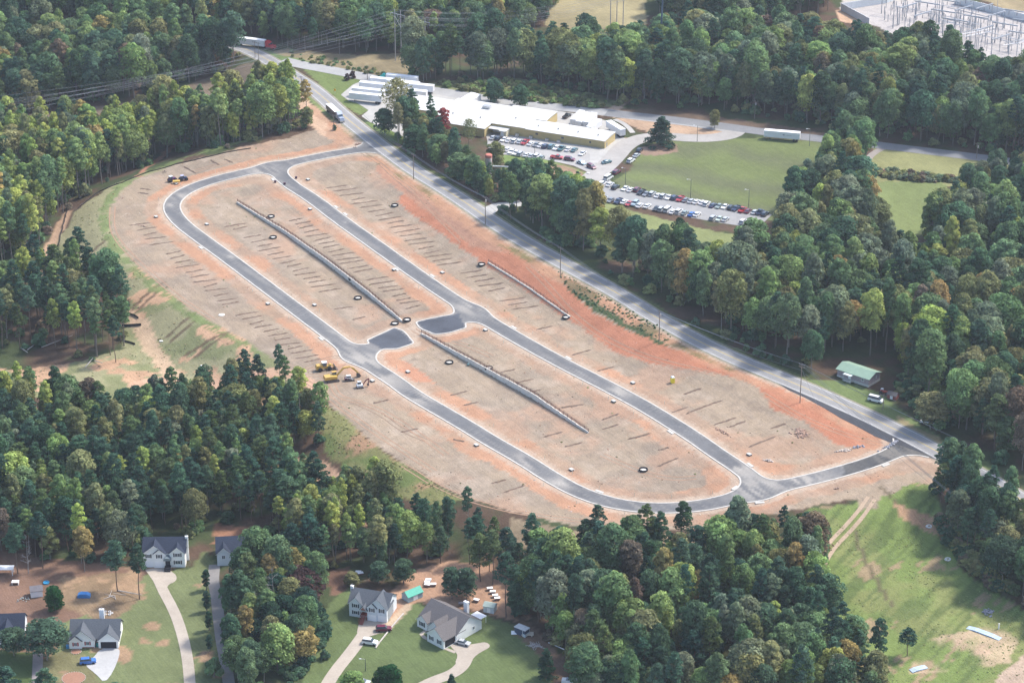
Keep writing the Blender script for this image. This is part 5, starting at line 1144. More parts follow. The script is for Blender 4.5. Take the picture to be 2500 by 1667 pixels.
# ------------------------------------------------------------ retaining walls with fences
blockm = M('retaining_block', (.68,.625,.55), rough=.9, noise=.14, nscale=1.0, bump=.3); fenm = M('brown_fence', (.17,.10,.08), rough=.8, noise=.2)
def rwall(a0, a1, P, arc_h, lab, labf, hext=.25, frm=0):
    A = arcs(P); n = max(3, int((a1-a0)/1.5)); t = np.linspace(a0, a1, n); x = np.interp(t, A, [p[0] for p in P]); y = np.interp(t, A, [p[1] for p in P]); tx = np.gradient(x); ty = np.gradient(y); l = np.hypot(tx, ty); nx_, ny_ = -ty/l, tx/l
    base = height_exact(x-nx_*.6, y-ny_*.6); top = base+arc_h(t)+hext; rows = []
    top = np.round(top/.2)*.2
    for c_, zz in ((-.32, base-.5), (-.32, top), (.1, top), (.1, base-.5)): rows.append(np.column_stack([x+nx_*c_, y+ny_*c_, zz]))
    V = np.stack(rows, 1).reshape(-1, 3); Fc = [(i*4+j, i*4+j+1, (i+1)*4+j+1, (i+1)*4+j) for i in range(n-1) for j in range(3)]+[(0,1,2,3), tuple(4*(n-1)+k for k in (3,2,1,0))]
    root = MB().add(V.tolist(), Fc).build('retaining_wall', blockm); tag(root, lab, 'retaining wall')
    fr = empty('fence', (0, 0, 0), 0, labf, 'fence'); k = 0; s_ = a0+.3; rails = MB(); prev = None; L_ = []
    while s_ < a1:
        xx = np.interp(s_, A, [p[0] for p in P]); yy = np.interp(s_, A, [p[1] for p in P]); i = min(n-1, int((s_-a0)/(a1-a0)*(n-1)+.5)); L_.append(Vector((xx+nx_[i]*-.05, yy+ny_[i]*-.05, top[i]))); s_ += 2.4
    pm = MB().box(-.08, .08, -.08, .08, -.1, 1.3).mesh('post', fenm)
    for q in L_[:98]:
        o = bpy.data.objects.new('post', pm); C.objects.link(o); o.location = q; o.parent = fr
    for q, r_ in zip(L_[:-1], L_[1:]):
        for zz in (.2, .65, 1.1): rails.cyl(q+Vector((0,0,zz)), r_+Vector((0,0,zz)), .055, .055, 4, False)
        for j in range(1, 6): m_ = q.lerp(r_, j/6); rails.cyl(m_+Vector((0,0,.15)), m_+Vector((0,0,1.12)), .04, .04, 3, False)
    rails.build('rails', fenm, fr)
wf = lambda t: wallh(t)
rwall(WARC[0]-2, WARC[4]+.5, WALLX, wf, 'long grey block retaining wall in the upper block of lots', 'brown fence on top of the upper long retaining wall')
rwall(WARC[5]-.5, WARC[8]+1, WALLX, wf, 'long grey block retaining wall in the lower block of lots', 'brown fence on top of the lower long retaining wall')
rwall(1, arcs(W3X)[-1]-1, W3X, lambda t: .5+0*t, 'low retaining wall at the foot of the red clay slope', 'brown fence on the wall at the foot of the red clay slope', .1)
tag(MB().cyl((0,0,.5), (.6,.3,.5), .45, .45, 12).build('drain_outlet', M('teal_pipe', (.12,.22,.22), rough=.6), None, g(1141, 893)), 'dark round drain outlet in the lower retaining wall', 'drain')
# ------------------------------------------------------------ vehicles
tyre_m = M('tyre_rubber', (.025,.025,.027), rough=.9); rim_m = M('wheel_rim', (.45,.45,.46), rough=.35, metal=.6)
def wheelmesh(r_, w_): return MB().cyl((0,-w_/2,0), (0,w_/2,0), r_, r_, 14).mesh('wheel', tyre_m)
CARC = {'white': (.72,.72,.72), 'silver': (.42,.44,.46), 'grey': (.18,.19,.21), 'black': (.02,.02,.025), 'dark blue': (.03,.04,.09), 'blue': (.03,.13,.42), 'red': (.38,.03,.035), 'maroon': (.13,.02,.045), 'teal': (.08,.17,.19), 'green-grey': (.22,.27,.25), 'pale green': (.45,.52,.44), 'light blue': (.33,.42,.48), 'beige': (.5,.45,.36)}
_cm = {}
DIM = {'sedan': (4.7, 1.8, .92, 1.42, -1.75, 1.05, -1.15, .35), 'suv': (4.8, 1.9, 1.1, 1.78, -2.3, 1.05, -2.0, .45), 'van': (5.4, 2.0, 1.2, 2.15, -2.6, 1.9, -2.5, 1.1), 'pickup': (5.5, 1.95, 1.1, 1.8, -.5, 1.35, -.3, .8)}
def car(u, v, ang, typ, colr, lab, grp=None, lift=4.0, pos=None):
    L, Wd, hb, ht, c0, c1, r0_, r1_ = DIM[typ]
    key = (typ, colr)
    if key not in _cm:
        pm = M('paint_'+colr.replace(' ', '_'), CARC[colr], rough=.28, noise=.02, spec=.5, coat=.5); h = Wd/2
        b = MB().prof([(-L/2+.05,.32),(L/2-.08,.32),(L/2,.5),(L/2-.03,.72),(L/2-.35,hb-.1),(c1+.1,hb),(-L/2+.3,hb),(-L/2,hb-.15),(-L/2,.5)], -h, h)
        if typ == 'pickup': b = MB().prof([(-L/2,.45),(L/2-.08,.4),(L/2,.6),(L/2-.03,.85),(L/2-.3,hb-.08),(c1,hb),(c0,hb),(c0,.8),(-L/2+.1,.8)], -h, h); b.box(-L/2, -L/2+.08, -h, h, .8, hb).box(-L/2+.08, c0, -h, -h+.1, .8, hb).box(-L/2+.08, c0, h-.1, h, .8, hb)
        b.frus((r0_-.02, r1_+.02, -h+.22, h-.22), (r0_+.05, r1_-.08, -h+.3, h-.3), ht-.06, ht)
        for xx in (r0_+.02, (r0_+r1_)/2):      # pillars
            b.frus((xx-.1, xx+.05, -h+.1, h-.1), (xx, xx+.08, -h+.24, h-.24), hb, ht-.05)
        gl = MB().frus((c0, c1, -h+.08, h-.08), (r0_, r1_, -h+.24, h-.24), hb-.01, ht-.04)
        li = MB().box(L/2-.06, L/2+.015, -h+.12, -h+.5, .62, .78); tl = MB().box(-L/2-.015, -L/2+.05, -h+.08, -h+.35, .65, .85)
        _cm[key] = (b.mesh('body', pm), gl.mesh('windows', glass), wheelmesh(.33 if typ != 'pickup' else .38, .22), li.mesh('headlight', M('lamp_lens', (.75,.75,.72), rough=.2)), tl.mesh('tail_light', M('red_lens', (.35,.02,.02), rough=.3)))
    bm_, gm_, wm_, lm_, tm_ = _cm[key]
    p = pos or g(u, v+lift); name = {'sedan': 'car', 'suv': 'car', 'van': 'van', 'pickup': 'pickup_truck'}[typ]
    e = empty(name, p+Vector((0,0,.09)), R(ang), lab, {'sedan': 'car', 'suv': 'car', 'van': 'van', 'pickup': 'pickup truck'}[typ], grp)
    def add(nm, me, loc=(0,0,0)):
        o = bpy.data.objects.new(nm, me); C.objects.link(o); o.parent = e; o.location = loc
    add('body', bm_); add('windows', gm_); r_ = .33
    for sx in (-1, 1):
        for sy in (-1, 1): add('wheel', wm_, (sx*L*.31, sy*(Wd/2-.08), r_))
    add('headlight', lm_); add('headlight', lm_, (0, Wd-.62, 0)); add('tail_light', tm_); add('tail_light', tm_, (0, Wd-.43, 0))
    return e
ORD = ['first','second','third','fourth','fifth','sixth','seventh','eighth','ninth','tenth','eleventh','twelfth','thirteenth','fourteenth','fifteenth','sixteenth','seventeenth','eighteenth','nineteenth','twentieth','twenty-first','twenty-second','twenty-third','twenty-fourth','twenty-fifth','twenty-sixth','twenty-seventh','twenty-eighth','twenty-ninth','thirtieth']
def row(L, z, s_, ox, oy, ang, rowname, grp):
    for i, (a, b, typ, c_) in enumerate(L):
        tn = {'sedan': 'car', 'suv': 'tall car', 'van': 'van', 'pickup': 'pickup truck'}[typ]
        nb = ' beside a %s one' % L[i-1][3] if i and L[i-1][3] != c_ else ''
        car(ox+a/s_, oy+b/s_, ang+(180 if rr.random() < .3 else 0)+rr.uniform(-2, 2), typ, c_, '%s %s, %s from the left in the %s' % (c_, tn, ORD[i], rowname), grp)
s4 = 11.76
def r4(a, b): return ((1700+a/s4-1440)*7.84, (440+b/s4-340)*7.84)
up = [(675,940,'sedan','white'),(780,965,'sedan','white'),(900,965,'suv','maroon'),(985,1015,'pickup','black'),(1075,1045,'sedan','grey'),(1190,1045,'suv','silver'),(1300,1075,'sedan','white'),(1405,1090,'suv','silver'),(1508,1108,'sedan','white'),(1615,1120,'suv','dark blue'),(1730,1140,'pickup','red'),(1830,1160,'sedan','grey'),(1940,1180,'sedan','silver'),(2038,1195,'sedan','white'),(2150,1210,'sedan','white'),(2235,1235,'suv','white')]
up += [(*r4(a, b), t, c_) for a, b, t, c_ in [(470,720,'sedan','dark blue'),(645,740,'sedan','green-grey'),(815,755,'sedan','white'),(990,785,'suv','black'),(1135,810,'pickup','dark blue'),(1320,850,'pickup','red'),(1475,880,'sedan','maroon'),(1670,910,'sedan','silver'),(1815,920,'pickup','dark blue'),(1970,970,'suv','black')]]
row(up, 0, 7.84, 1440, 340, 62, 'field-side row', 'cars in the field-side row of the large car park')
lo = [(150,1100,'sedan','black'),(275,1130,'suv','silver'),(395,1165,'sedan','grey'),(545,1185,'pickup','dark blue'),(655,1195,'sedan','white'),(750,1230,'sedan','red'),(865,1230,'suv','light blue'),(950,1265,'sedan','white'),(1100,1275,'sedan','white'),(1270,1325,'sedan','black'),(1365,1340,'suv','silver'),(1490,1350,'van','white'),(1585,1385,'sedan','white'),(1705,1380,'suv','white'),(1815,1405,'sedan','green-grey'),(1945,1430,'sedan','blue'),(2050,1435,'sedan','white')]
lo += [(*r4(a, b), t, c_) for a, b, t, c_ in [(480,1085,'suv','silver'),(660,1105,'sedan','pale green'),(830,1120,'sedan','silver'),(1340,1190,'suv','white'),(1660,1300,'sedan','white')]]
row(lo, 0, 7.84, 1440, 340, 62, 'wood-side row', 'cars in the wood-side row of the large car park')
pa = [(155,625,'sedan','silver'),(240,640,'suv','black'),(330,655,'sedan','white'),(410,670,'sedan','white'),(500,680,'suv','white'),(580,690,'sedan','silver'),(665,700,'pickup','red'),(760,720,'sedan','white'),(840,738,'sedan','grey'),(915,750,'sedan','white'),(990,765,'suv','dark blue'),(1085,770,'suv','teal'),(1165,790,'sedan','white'),(1245,800,'pickup','teal'),(1360,810,'sedan','white'),(1450,820,'sedan','teal'),(1580,875,'sedan','white')]
row(pa, 0, 6.533, 1180, 240, 64, 'row along the factory wall', 'cars parked along the factory wall')
pb = [(385,815,'sedan','white'),(450,850,'sedan','white'),(520,870,'sedan','white'),(595,885,'suv','silver'),(690,900,'sedan','white'),(765,915,'sedan','silver'),(855,920,'suv','white'),(920,950,'sedan','green-grey')]
row(pb, 0, 6.533, 1180, 240, 64, 'grass-side row before the factory', 'cars in the grass-side row before the factory')
for u, v, a, t, c_, lb in [(1359.8,384,-18,'pickup','red','red pickup truck at the start of the curved kerb'),(1390.5,388.5,-22,'suv','maroon','maroon car on the curved kerb behind the red pickup'),(1419.5,397,-48,'sedan','light blue','pale blue-white car on the curved kerb'),(1444,407,-52,'suv','maroon','dark purple car at the lower end of the curved kerb'),
   (1384,283,62,'pickup','black','black pickup truck alone on the truck yard'),(1481,395,36,'sedan','teal','dark teal car by the grass corner below the factory'),(1561,367,70,'suv','black','black car at the top of the drive by the pine mulch'),(1553.5,379,62,'sedan','silver','silver-white car second from top along the drive'),(1540,392,60,'suv','white','white car third from top along the drive'),(1505,420,58,'suv','maroon','dark maroon car alone halfway down the drive'),(1485,434,58,'van','white','long white van low on the drive'),(1471,448,60,'suv','white','white tall car at the bottom of the drive'),(1489,450,60,'sedan','white','white car parked on the grass corner'),(1502.5,457,60,'suv','black','black car on the grass corner')]:
    car(u, v, a, t, c_, lb, None)
car(215, 1612, 10, 'suv', 'blue', 'bright blue car on the white driveway', lift=6); car(937, 1533, 5, 'suv', 'maroon', 'dark maroon car beside the log edging', lift=6); car(903, 1565, -14, 'suv', 'white', 'white tall car parked on the grass', lift=6); car(1130, 1566, -25, 'sedan', 'silver', 'silver car outside the ranch house garage', lift=6)
car(885, 1662, -15, 'sedan', 'silver', 'silver car cut off by the bottom edge', lift=6); car(2138, 974, -32, 'van', 'white', 'white van with roof rack on the grass by the green-roofed house', lift=6); car(2266, 1029, -25, 'pickup', 'white', 'white pickup truck under the roadside oak', lift=6)
# trailers and lorries
tw = MB()
def wheelset(par, xs, hw, r_=.5):
    wm = wheelmesh(r_, .55)
    for x in xs:
        for s_ in (-1, 1):
            o = bpy.data.objects.new('wheel', wm); C.objects.link(o); o.parent = par; o.location = (x, s_*(hw-.35), r_)
def trailer(u, v, ang, lab, L=15.2, colr=(.72,.72,.73), grp=None, root=None, side=None, top=None, z0=1.15, z1=4.0, cat='trailer', name='box_trailer', off=0):
    e = root or empty(name, g(u, v)+Vector((0,0,.1)), R(ang), lab, cat, grp); hw = 1.3
    m_ = M('trailer_%d' % int(colr[0]*100+colr[2]*1000), colr, rough=.4, noise=.04, nscale=.5); b = MB().box(off-L/2, off+L/2, -hw, hw, z0, z1)
    for k in range(int(L/1.2)): x = off-L/2+.6+k*1.2; b.box(x-.03, x+.03, -hw-.02, -hw, z0+.1, z1-.1); b.box(x-.03, x+.03, hw, hw+.02, z0+.1, z1-.1)
    b.build('box', m_, e); MB().box(off-L/2-.03, off+L/2+.03, -hw-.03, hw+.03, z1, z1+.06).build('roof', M('trailer_roof', (.78,.78,.78), rough=.5), e)
    MB().box(off-L/2+.2, off+L/2-.5, -.5, .5, .85, z0).build('chassis', M('chassis_dark', (.05,.05,.055), rough=.8), e); wheelset(e, (off-L/2+1.2, off-L/2+2.5), hw)
    if not root: MB().box(off+L/2-2.6, off+L/2-2.4, -.9, -.7, 0, .9).box(off+L/2-2.6, off+L/2-2.4, .7, .9, 0, .9).build('landing_leg', M('chassis_dark'), e)
    MB().box(off-L/2-.05, off-L/2-.03, -hw+.1, hw-.1, z0+.1, z1-.1).build('rear_door', M('trailer_door', (.6,.6,.6), rough=.5), e)
    return e
TG = 'box trailers parked in the truck yard'
for u, v, lb in [(894,250,'white box trailer nearest the main road in the truck yard'),(900,238,'white box trailer second in the slanting row'),(918,224,'white box trailer third in the slanting row'),(944,213,'white box trailer at the far end of the slanting row'),(985,219,'white box trailer behind the tall open tree'),(1020,226,'white box trailer beside the access road edge'),(1003,240,'white box trailer half hidden by the roadside trees')]:
    trailer(u, v, 163, lb, grp=TG)
for u, v, a, L, lb in [(1409.6,302,70,12.5,'white trailer at the left of three behind the factory'),(1423.4,307,70,12.5,'white trailer in the middle of three behind the factory'),(1440,308,70,12.5,'white trailer at the right of three behind the factory'),(1450,322,64,11,'white trailer tight against the factory roof'),(1503,327,118,12.5,'white trailer slanting the other way by the footpath'),(1143,256,62,10,'short white trailer docked behind the factory, left one'),(1155,259,62,10,'short white trailer docked behind the factory, right one')]:
    trailer(u, v, a, lb, L, grp='trailers docked behind the factory')
tr = trailer(1909, 342, 166, 'lone white trailer with dark logo beside the mown field', 15.4)
lg = MB()      # slanted dark mark and a line of small lettering-sized bars, too small to read in the photograph
for x0_, x1_, z_, h_ in ((-.2, -1.3, 2.75, .35), (-.5, -1.7, 2.5, .22)): lg.prof([(x0_, z_), (x1_+.3, z_+h_), (x1_, z_+h_), (x0_-.5, z_)], 1.325, 1.335)
lg.build('logo', M('logo_navy', (.05,.05,.13), rough=.5), tr); lt = MB()
for k in range(14): lt.box(-1.9-.17*k-.11, -1.9-.17*k, 1.325, 1.335, 2.5, 2.68)
lt.build('lettering', M('grey_letter', (.3,.3,.33), rough=.5), tr); MB().box(6.3, 7.2, 1.325, 1.335, 1.4, 1.5).build('marking', M('logo_navy'), tr)
def tractor(e, x, colr):
    m_ = M('cab_%d' % int(colr[0]*100+colr[1]*1000), colr, rough=.3, noise=.03, coat=.5); hw = 1.2
    MB().prof([(x-2.2,1.0),(x+.6,1.0),(x+.6,2.3),(x+.2,3.1),(x-.9,3.9),(x-2.2,3.9)], -hw, hw).build('cab', m_, e); MB().frus((x+.6, x+2.6, -hw+.1, hw-.1), (x+.6, x+2.4, -hw+.3, hw-.3), .7, 2.1).build('hood', m_, e)
    MB().prof([(x+.62,2.32),(x+.24,3.08),(x+.19,3.05),(x+.55,2.3)], -hw+.12, hw-.12).build('windscreen', glass, e); MB().box(x-.4, x+.3, -hw-.02, hw+.02, 2.2, 2.9).build('side_window', glass, e)
    MB().box(x+2.5, x+2.75, -hw+.05, hw-.05, .45, .9).build('bumper', M('chrome', (.6,.6,.6), rough=.2, metal=.9), e); wheelset(e, (x+1.9, x-2.6, x-3.9), 1.25); MB().box(x-5, x+2.4, -.45, .45, .6, .95).build('frame', M('chassis_dark'), e)
e = empty('lorry', g(624, 116)+Vector((0,0,.12)), R(-21), 'red-cabbed lorry with long white trailer at the top of the road', 'lorry'); trailer(0, 0, 0, None, 15.5, root=e, off=-2.6); tractor(e, 7.9, (.55,.02,.04))
lt = MB(); 
for k in range(9): lt.box(-1.2+.28*k, -1.0+.28*k, -1.335, -1.325, 3.1, 3.35+.12*(k % 3 == 0))
lt.build('lettering', M('grey_letter'), e)
e = empty('lorry', g(969, 204)+Vector((0,0,.12)), R(163), 'lorry with turquoise cab and white trailer on the access road', 'lorry'); trailer(0, 0, 0, None, 15, root=e, off=-2.6); tractor(e, 7.6, (.0,.38,.36))
e = empty('lorry', g(818, 285)+Vector((0,0,.12)), R(-66), 'grey tipper lorry with white-covered trailer driving down the main road', 'lorry'); trailer(0, 0, 0, None, 11.5, (.10,.10,.13), root=e, off=-2.2, z0=1.2, z1=3.3); tractor(e, 6.4, (.35,.4,.5))
# construction machines
yel = M('machine_yellow', (.52,.33,.08), rough=.45, noise=.08); trk = M('track_steel', (.09,.075,.07), rough=.8, noise=.3, nscale=3); mw = M('machine_white', (.62,.64,.66), rough=.45, noise=.06); mar = M('machine_maroon', (.17,.05,.06), rough=.6, noise=.1)
def loader(u, v, ang, lab):
    e = empty('wheel_loader', g(u, v), R(ang), lab, 'wheel loader')
    MB().prof([(-3.6,1.0),(-3.3,2.3),(-1.2,2.4),(-1.0,1.3),(-1.0,.9),(-3.4,.8)], -.95, .95).build('engine_cover', yel, e); MB().box(-1.0, 1.8, -.55, .55, .8, 1.7).prof([(.6,1.5),(1.5,2.3),(1.9,2.1),(1.6,1.3)], -.7, .7).build('front_frame', yel, e)
    MB().box(-1.2, .3, -.75, .75, 1.7, 3.1).build('cab_glass', glass, e); MB().box(-1.35, .45, -.85, .85, 3.1, 3.25).build('cab_roof', trim, e); MB().box(-1.25, .35, -.8, .8, 1.6, 1.8).build('cab_base', yel, e)
    for s_ in (-.5, .5): MB().tube([(1.3, s_, 2.0), (2.6, s_, 1.6), (3.2, s_, .6)], .14, 6).build('lift_arm', yel, e)
    MB().prof([(3.1,.1),(4.3,.05),(3.6,.35),(3.3,.8),(3.4,1.5),(3.1,1.5)], -1.4, 1.4).build('bucket', trk, e); wheelset(e, (-2.2, 1.3), 1.35, .78)
loader(795, 903, 18, 'yellow wheel loader with white cab roof parked on the dirt')
def tracks(e, L, w_, h_, gauge):
    for s_ in (-1, 1): MB().prof([(-L/2+.2,0),(L/2-.2,0),(L/2,h_*.5),(L/2-.25,h_),(-L/2+.25,h_),(-L/2,h_*.5)], s_*gauge/2-w_/2, s_*gauge/2+w_/2).build('track', trk, e)
e = empty('excavator', g(811, 930), R(20), 'large yellow excavator with boom stretched to the ground', 'excavator'); tracks(e, 4.6, .6, .9, 2.4)
MB().prof([(-3.0,1.15),(-2.7,2.2),(-.6,2.3),(1.6,2.0),(1.7,1.15)], -1.3, 1.3).build('upper_body', yel, e); MB().box(.3, 1.7, .2, 1.25, 2.05, 3.15).build('cab_glass', glass, e); MB().box(.2, 1.8, .15, 1.3, 3.15, 3.25).build('cab_roof', yel, e)
MB().prof([(1.2,1.8),(1.7,1.5),(4.4,4.2),(6.6,4.3),(6.5,4.7),(4.2,4.75)], -.3, .25).build('boom', yel, e); MB().prof([(6.4,4.75),(6.8,4.2),(9.3,1.6),(9.8,1.7),(8.0,3.9)], -.22, .18).build('stick', yel, e); MB().prof([(9.2,1.7),(9.9,1.6),(10.5,.6),(9.9,.1),(9.0,.4)], -.6, .6).build('bucket', trk, e)
e = empty('track_loader', g(851, 929), R(12), 'small maroon and white compact track loader', 'track loader'); tracks(e, 2.4, .4, .7, 1.5); MB().box(-1.4, .6, -.55, .55, .5, 1.3).build('body', mar, e); MB().box(-.6, .7, -.5, .5, 1.3, 2.0).build('cab_glass', glass, e); MB().box(-.7, .8, -.55, .55, 2.0, 2.1).build('cab_roof', mw, e); MB().prof([(1.4,.05),(2.2,.05),(1.7,.6),(1.4,.6)], -.85, .85).build('bucket', trk, e); MB().tube([(-1.2,-.7,1.5),(.9,-.7,1.1),(1.5,-.7,.4)], .1).tube([(-1.2,.7,1.5),(.9,.7,1.1),(1.5,.7,.4)], .1).build('lift_arm', mw, e)
e = empty('mini_excavator', g(879, 946), R(14), 'small white mini excavator with folded arm', 'mini excavator'); tracks(e, 2.4, .38, .6, 1.6); MB().prof([(-1.2,.65),(-1.2,1.3),(.9,1.3),(1.0,.65)], -.8, .8).build('upper_body', mw, e); MB().box(-.7, .4, -.1, .75, 1.3, 2.2).build('cab_glass', glass, e); MB().box(-.8, .5, -.15, .8, 2.2, 2.32).build('cab_roof', mw, e); MB().prof([(.9,1.0),(1.2,.9),(2.2,2.4),(3.3,3.1),(3.1,3.3),(2.0,2.7)], -.14, .14).build('boom', mar, e); MB().prof([(3.1,3.2),(3.4,3.1),(3.1,1.2),(2.8,1.3)], -.1, .1).build('stick', mar, e); MB().prof([(2.6,1.3),(3.2,1.2),(3.1,.4),(2.5,.5)], -.3, .3).build('bucket', trk, e)
e = empty('tractor', g(420, 443), R(40), 'dark purple tractor in the machine group at the top left', 'tractor'); MB().prof([(-1.6,.8),(-1.4,1.5),(1.6,1.5),(1.8,.7)], -.5, .5).build('body', M('purple_paint', (.10,.03,.12), rough=.5), e); MB().box(-1.2, .1, -.6, .6, 1.5, 2.4).build('cab_glass', glass, e); MB().box(-1.3, .2, -.7, .7, 2.4, 2.5).build('cab_roof', mw, e); wheelset(e, (-1.0, 1.3), 1.1, .7)
e = empty('tractor', g(447, 441), R(25), 'dark blue tractor with rear implement in the machine group', 'tractor'); MB().prof([(-1.6,.8),(-1.4,1.5),(1.6,1.5),(1.8,.7)], -.5, .5).build('body', M('navy_paint', (.03,.05,.12), rough=.5), e); MB().box(-1.0, .3, -.6, .6, 1.5, 2.3).build('cab_glass', glass, e); MB().box(-1.1, .4, -.7, .7, 2.3, 2.4).build('cab_roof', M('lilac_panel', (.4,.4,.55), rough=.5), e); wheelset(e, (-1.0, 1.3), 1.1, .7); MB().box(-3.2, -1.9, -1.1, 1.1, .3, .7).build('implement', M('machine_rust', (.3,.15,.1), rough=.8), e)
e = empty('implement', g(431, 448), R(10), 'yellow spreader between the two tractors', 'spreader'); MB().frus((-1.2,1.2,-.5,.5), (-1.5,1.5,-.9,.9), .5, 1.2).build('hopper', yel, e); wheelset(e, (0,), 1.0, .4)
e = empty('field_rake', g(402, 422), R(10), 'small rake implement left alone near the bank', 'implement'); MB().box(-.9, .9, -.05, .05, .5, .6).build('bar', trk, e); rk = MB()
for k in range(7): rk.cyl((-.8+k*.27,0,.5), (-.8+k*.27,-.3,0), .03, .03, 4)
rk.build('tines', trk, e); MB().box(-.2, .2, .2, .6, .5, .8).build('hitch', trk, e)
e = empty('field_tractor', g(2158, 962), R(-30), 'old red tractor beside the bushes near the white van', 'tractor'); MB().box(-1.4, 1.4, -.35, .35, .7, 1.3).build('body', M('red_old', (.35,.06,.04), rough=.7), e); wheelset(e, (-.9, 1.2), .95, .6); MB().box(-1.2, -.3, -.5, .5, 1.9, 1.98).tube([(-1.1,-.4,1.2),(-1.1,-.4,1.9)], .04).tube([(-.4,.4,1.2),(-.4,.4,1.9)], .04).build('canopy', mw, e)
# portable toilet
e = empty('portable_toilet', g(1642, 934), R(20), 'yellow portable toilet with white roof alone on the lots', 'portable toilet'); MB().box(-.6, .6, -.6, .6, .05, 2.1).build('cabin', M('toilet_yellow', (.85,.66,.03), rough=.5, noise=.05), e); MB().frus((-.65,.65,-.65,.65), (-.4,.4,-.4,.4), 2.1, 2.45).build('roof', mw, e); MB().box(-.4, .4, -.63, -.6, .15, 1.95).build('door', M('toilet_yellow2', (.75,.58,.05), rough=.5), e)
# ------------------------------------------------------------ drains and erosion rings
blk = M('black_silt_cloth', (.025,.022,.024), rough=.9, noise=.2); grav = M('white_gravel', (.62,.60,.56), rough=.9, noise=.25, nscale=4, bump=.5)
ringm = MB().lathe([(1.45,-.1),(1.5,.62),(1.25,.66),(1.2,-.1)], 18).mesh('silt_barrier', blk); gravm = MB().lathe([(1.2,.12),(.6,.34),(0,.38)], 14).mesh('gravel', grav)
RW = [(964,503,'red slope side'),(662,530,'above the upper wall, farthest'),(667,581,'below the upper wall, farthest'),(1176,647,'near the head of the red slope fence'),(860,682,'behind the middle of the upper wall'),(874,729,'below the middle of the upper wall'),(964,791,'at the lower end of the upper wall'),(994,782,'just above the lower end of the upper wall'),(1097,886,'below the lower wall'),(1193,900,'above the lower wall'),(1382,776,'at the lower end of the red slope fence'),(1571,1148,'alone near the bottom curve')]
for u, v, lb in RW:
    e = empty('inlet_barrier', g(u, v), 0, 'black silt ring round white gravel, '+lb, 'inlet barrier', 'silt rings round yard drains'); 
    for nm, me in (('barrier', ringm), ('gravel', gravm)): o = bpy.data.objects.new(nm, me); C.objects.link(o); o.parent = e
e = empty('inlet_barrier', g(541, 769), 0, 'pale gravel ring in the green corner of the bank', 'inlet barrier'); o = bpy.data.objects.new('gravel', gravm); C.objects.link(o); o.parent = e
for u, v, lb in [(2268,1285,'white gravel ring on the grass slope, upper one'),(2314,1365,'white gravel ring on the grass slope, lower one')]:
    tag(MB().lathe([(1.1,0),(.9,.35),(.55,.3),(.5,.05)], 14).build('gravel_ring', grav, None, g(u, v)), lb, 'gravel ring')
boxm = MB().box(-.75,.75,-.55,.55,-.1,.45).mesh('box', M('drain_dark', (.05,.06,.07), rough=.8)); lidm = MB().box(-.8,.8,-.6,.6,.45,.6).mesh('lid', concm)
DB = [(381,531,'left of the upper curve'),(505,549,'inside the upper curve'),(757,512,'left of the upper street'),(962,660,'left of the upper street before the turnaround'),(1080,667,'right of the upper street, middle'),(768,746,'right of the lower street, middle'),(654,743,'left of the lower street, middle'),(1185,807,'inside the upper turnaround corner'),(996,909,'right of the lower street past the turnaround'),(909,931,'beside the parked machines'),(1545,936,'right of the upper street, lower part'),(1498,981,'left of the upper street, lower part'),(1395,1148,'inside the bottom curve'),(1163,1088,'left of the lower street near the bottom'),(1829,1111,'right of the upper street near its end'),(752,440,'right of the upper street near its head'),(430,450,'beside the two tractors')]
for u, v, lb in DB:
    e = empty('storm_drain', g(u, v), R(-52), 'dark drain box with pale lid, '+lb, 'storm drain', 'storm drain boxes along the streets')
    for nm, me in (('box', boxm), ('lid', lidm)): o = bpy.data.objects.new(nm, me); C.objects.link(o); o.parent = e
padm = concm; KROT = []
for u, v in [(512,600),(546,1105),(800,510),(836,525),(980,655),(1060,673),(805,822),(1255,800),(1365,882),(1660,1048),(1833,1135),(688,436),(1808,1195),(1458,1204),(1852,1222),(2162,1135)]:
    q = g(u, v)
    if u == 546: continue
    dd_ = [float(dstreets(np.array([q.x+a]), np.array([q.y+b_]))[0]) for a, b_ in ((0,0),(.5,0),(0,.5))]; gr_ = Vector((dd_[1]-dd_[0], dd_[2]-dd_[0], 0)); gr_.normalize(); q = q+gr_*(1.0-dd_[0]); q.z = hz(q.x, q.y); KROT.append(math.atan2(gr_.y, gr_.x)+math.pi/2)
    tag(MB().box(-1.5, 1.5, -.55, .55, -.1, .2).build('kerb_inlet', kerb_m, None, q), 'white concrete kerb inlet at pixel-sized gap', 'kerb inlet', 'kerb inlets along the streets'); bpy.context.scene.collection.objects[-1]
ki = [o for o in C.objects if o.name.startswith('kerb_inlet')]
KL = ['in the upper bend of the lower street','on the upper street, far side','on the upper street after the first ring','left of the upper street midway','right of the upper street midway','at the lower turnaround','right past the upper turnaround','left below the upper turnaround','left on the lower upper-street run','right near the end of the upper street','at the head of the upper street','at the tip of the lower lots','on the bottom curve','opposite the tip of the lower lots','near the lower entrance','extra']
for o, l_, k_ in zip(ki, KL, KROT): o['label'] = 'white concrete kerb inlet '+l_; o.rotation_euler.z = k_
# two dumped tyres / dark boxes near the street fork
for u, v, lb in [(723,436,'dark bollard box on the right verge of the fork'),(672,446,'dark flat box left of the fork'),(695,451,'dark flat box at the kerb below the fork')]:
    tag(MB().box(-.45,.45,-.35,.35,0,.8).box(-.5,.5,-.4,.4,.8,.9).build('utility_box', M('box_maroon', (.07,.03,.05), rough=.7), None, g(u, v)), lb, 'utility box')
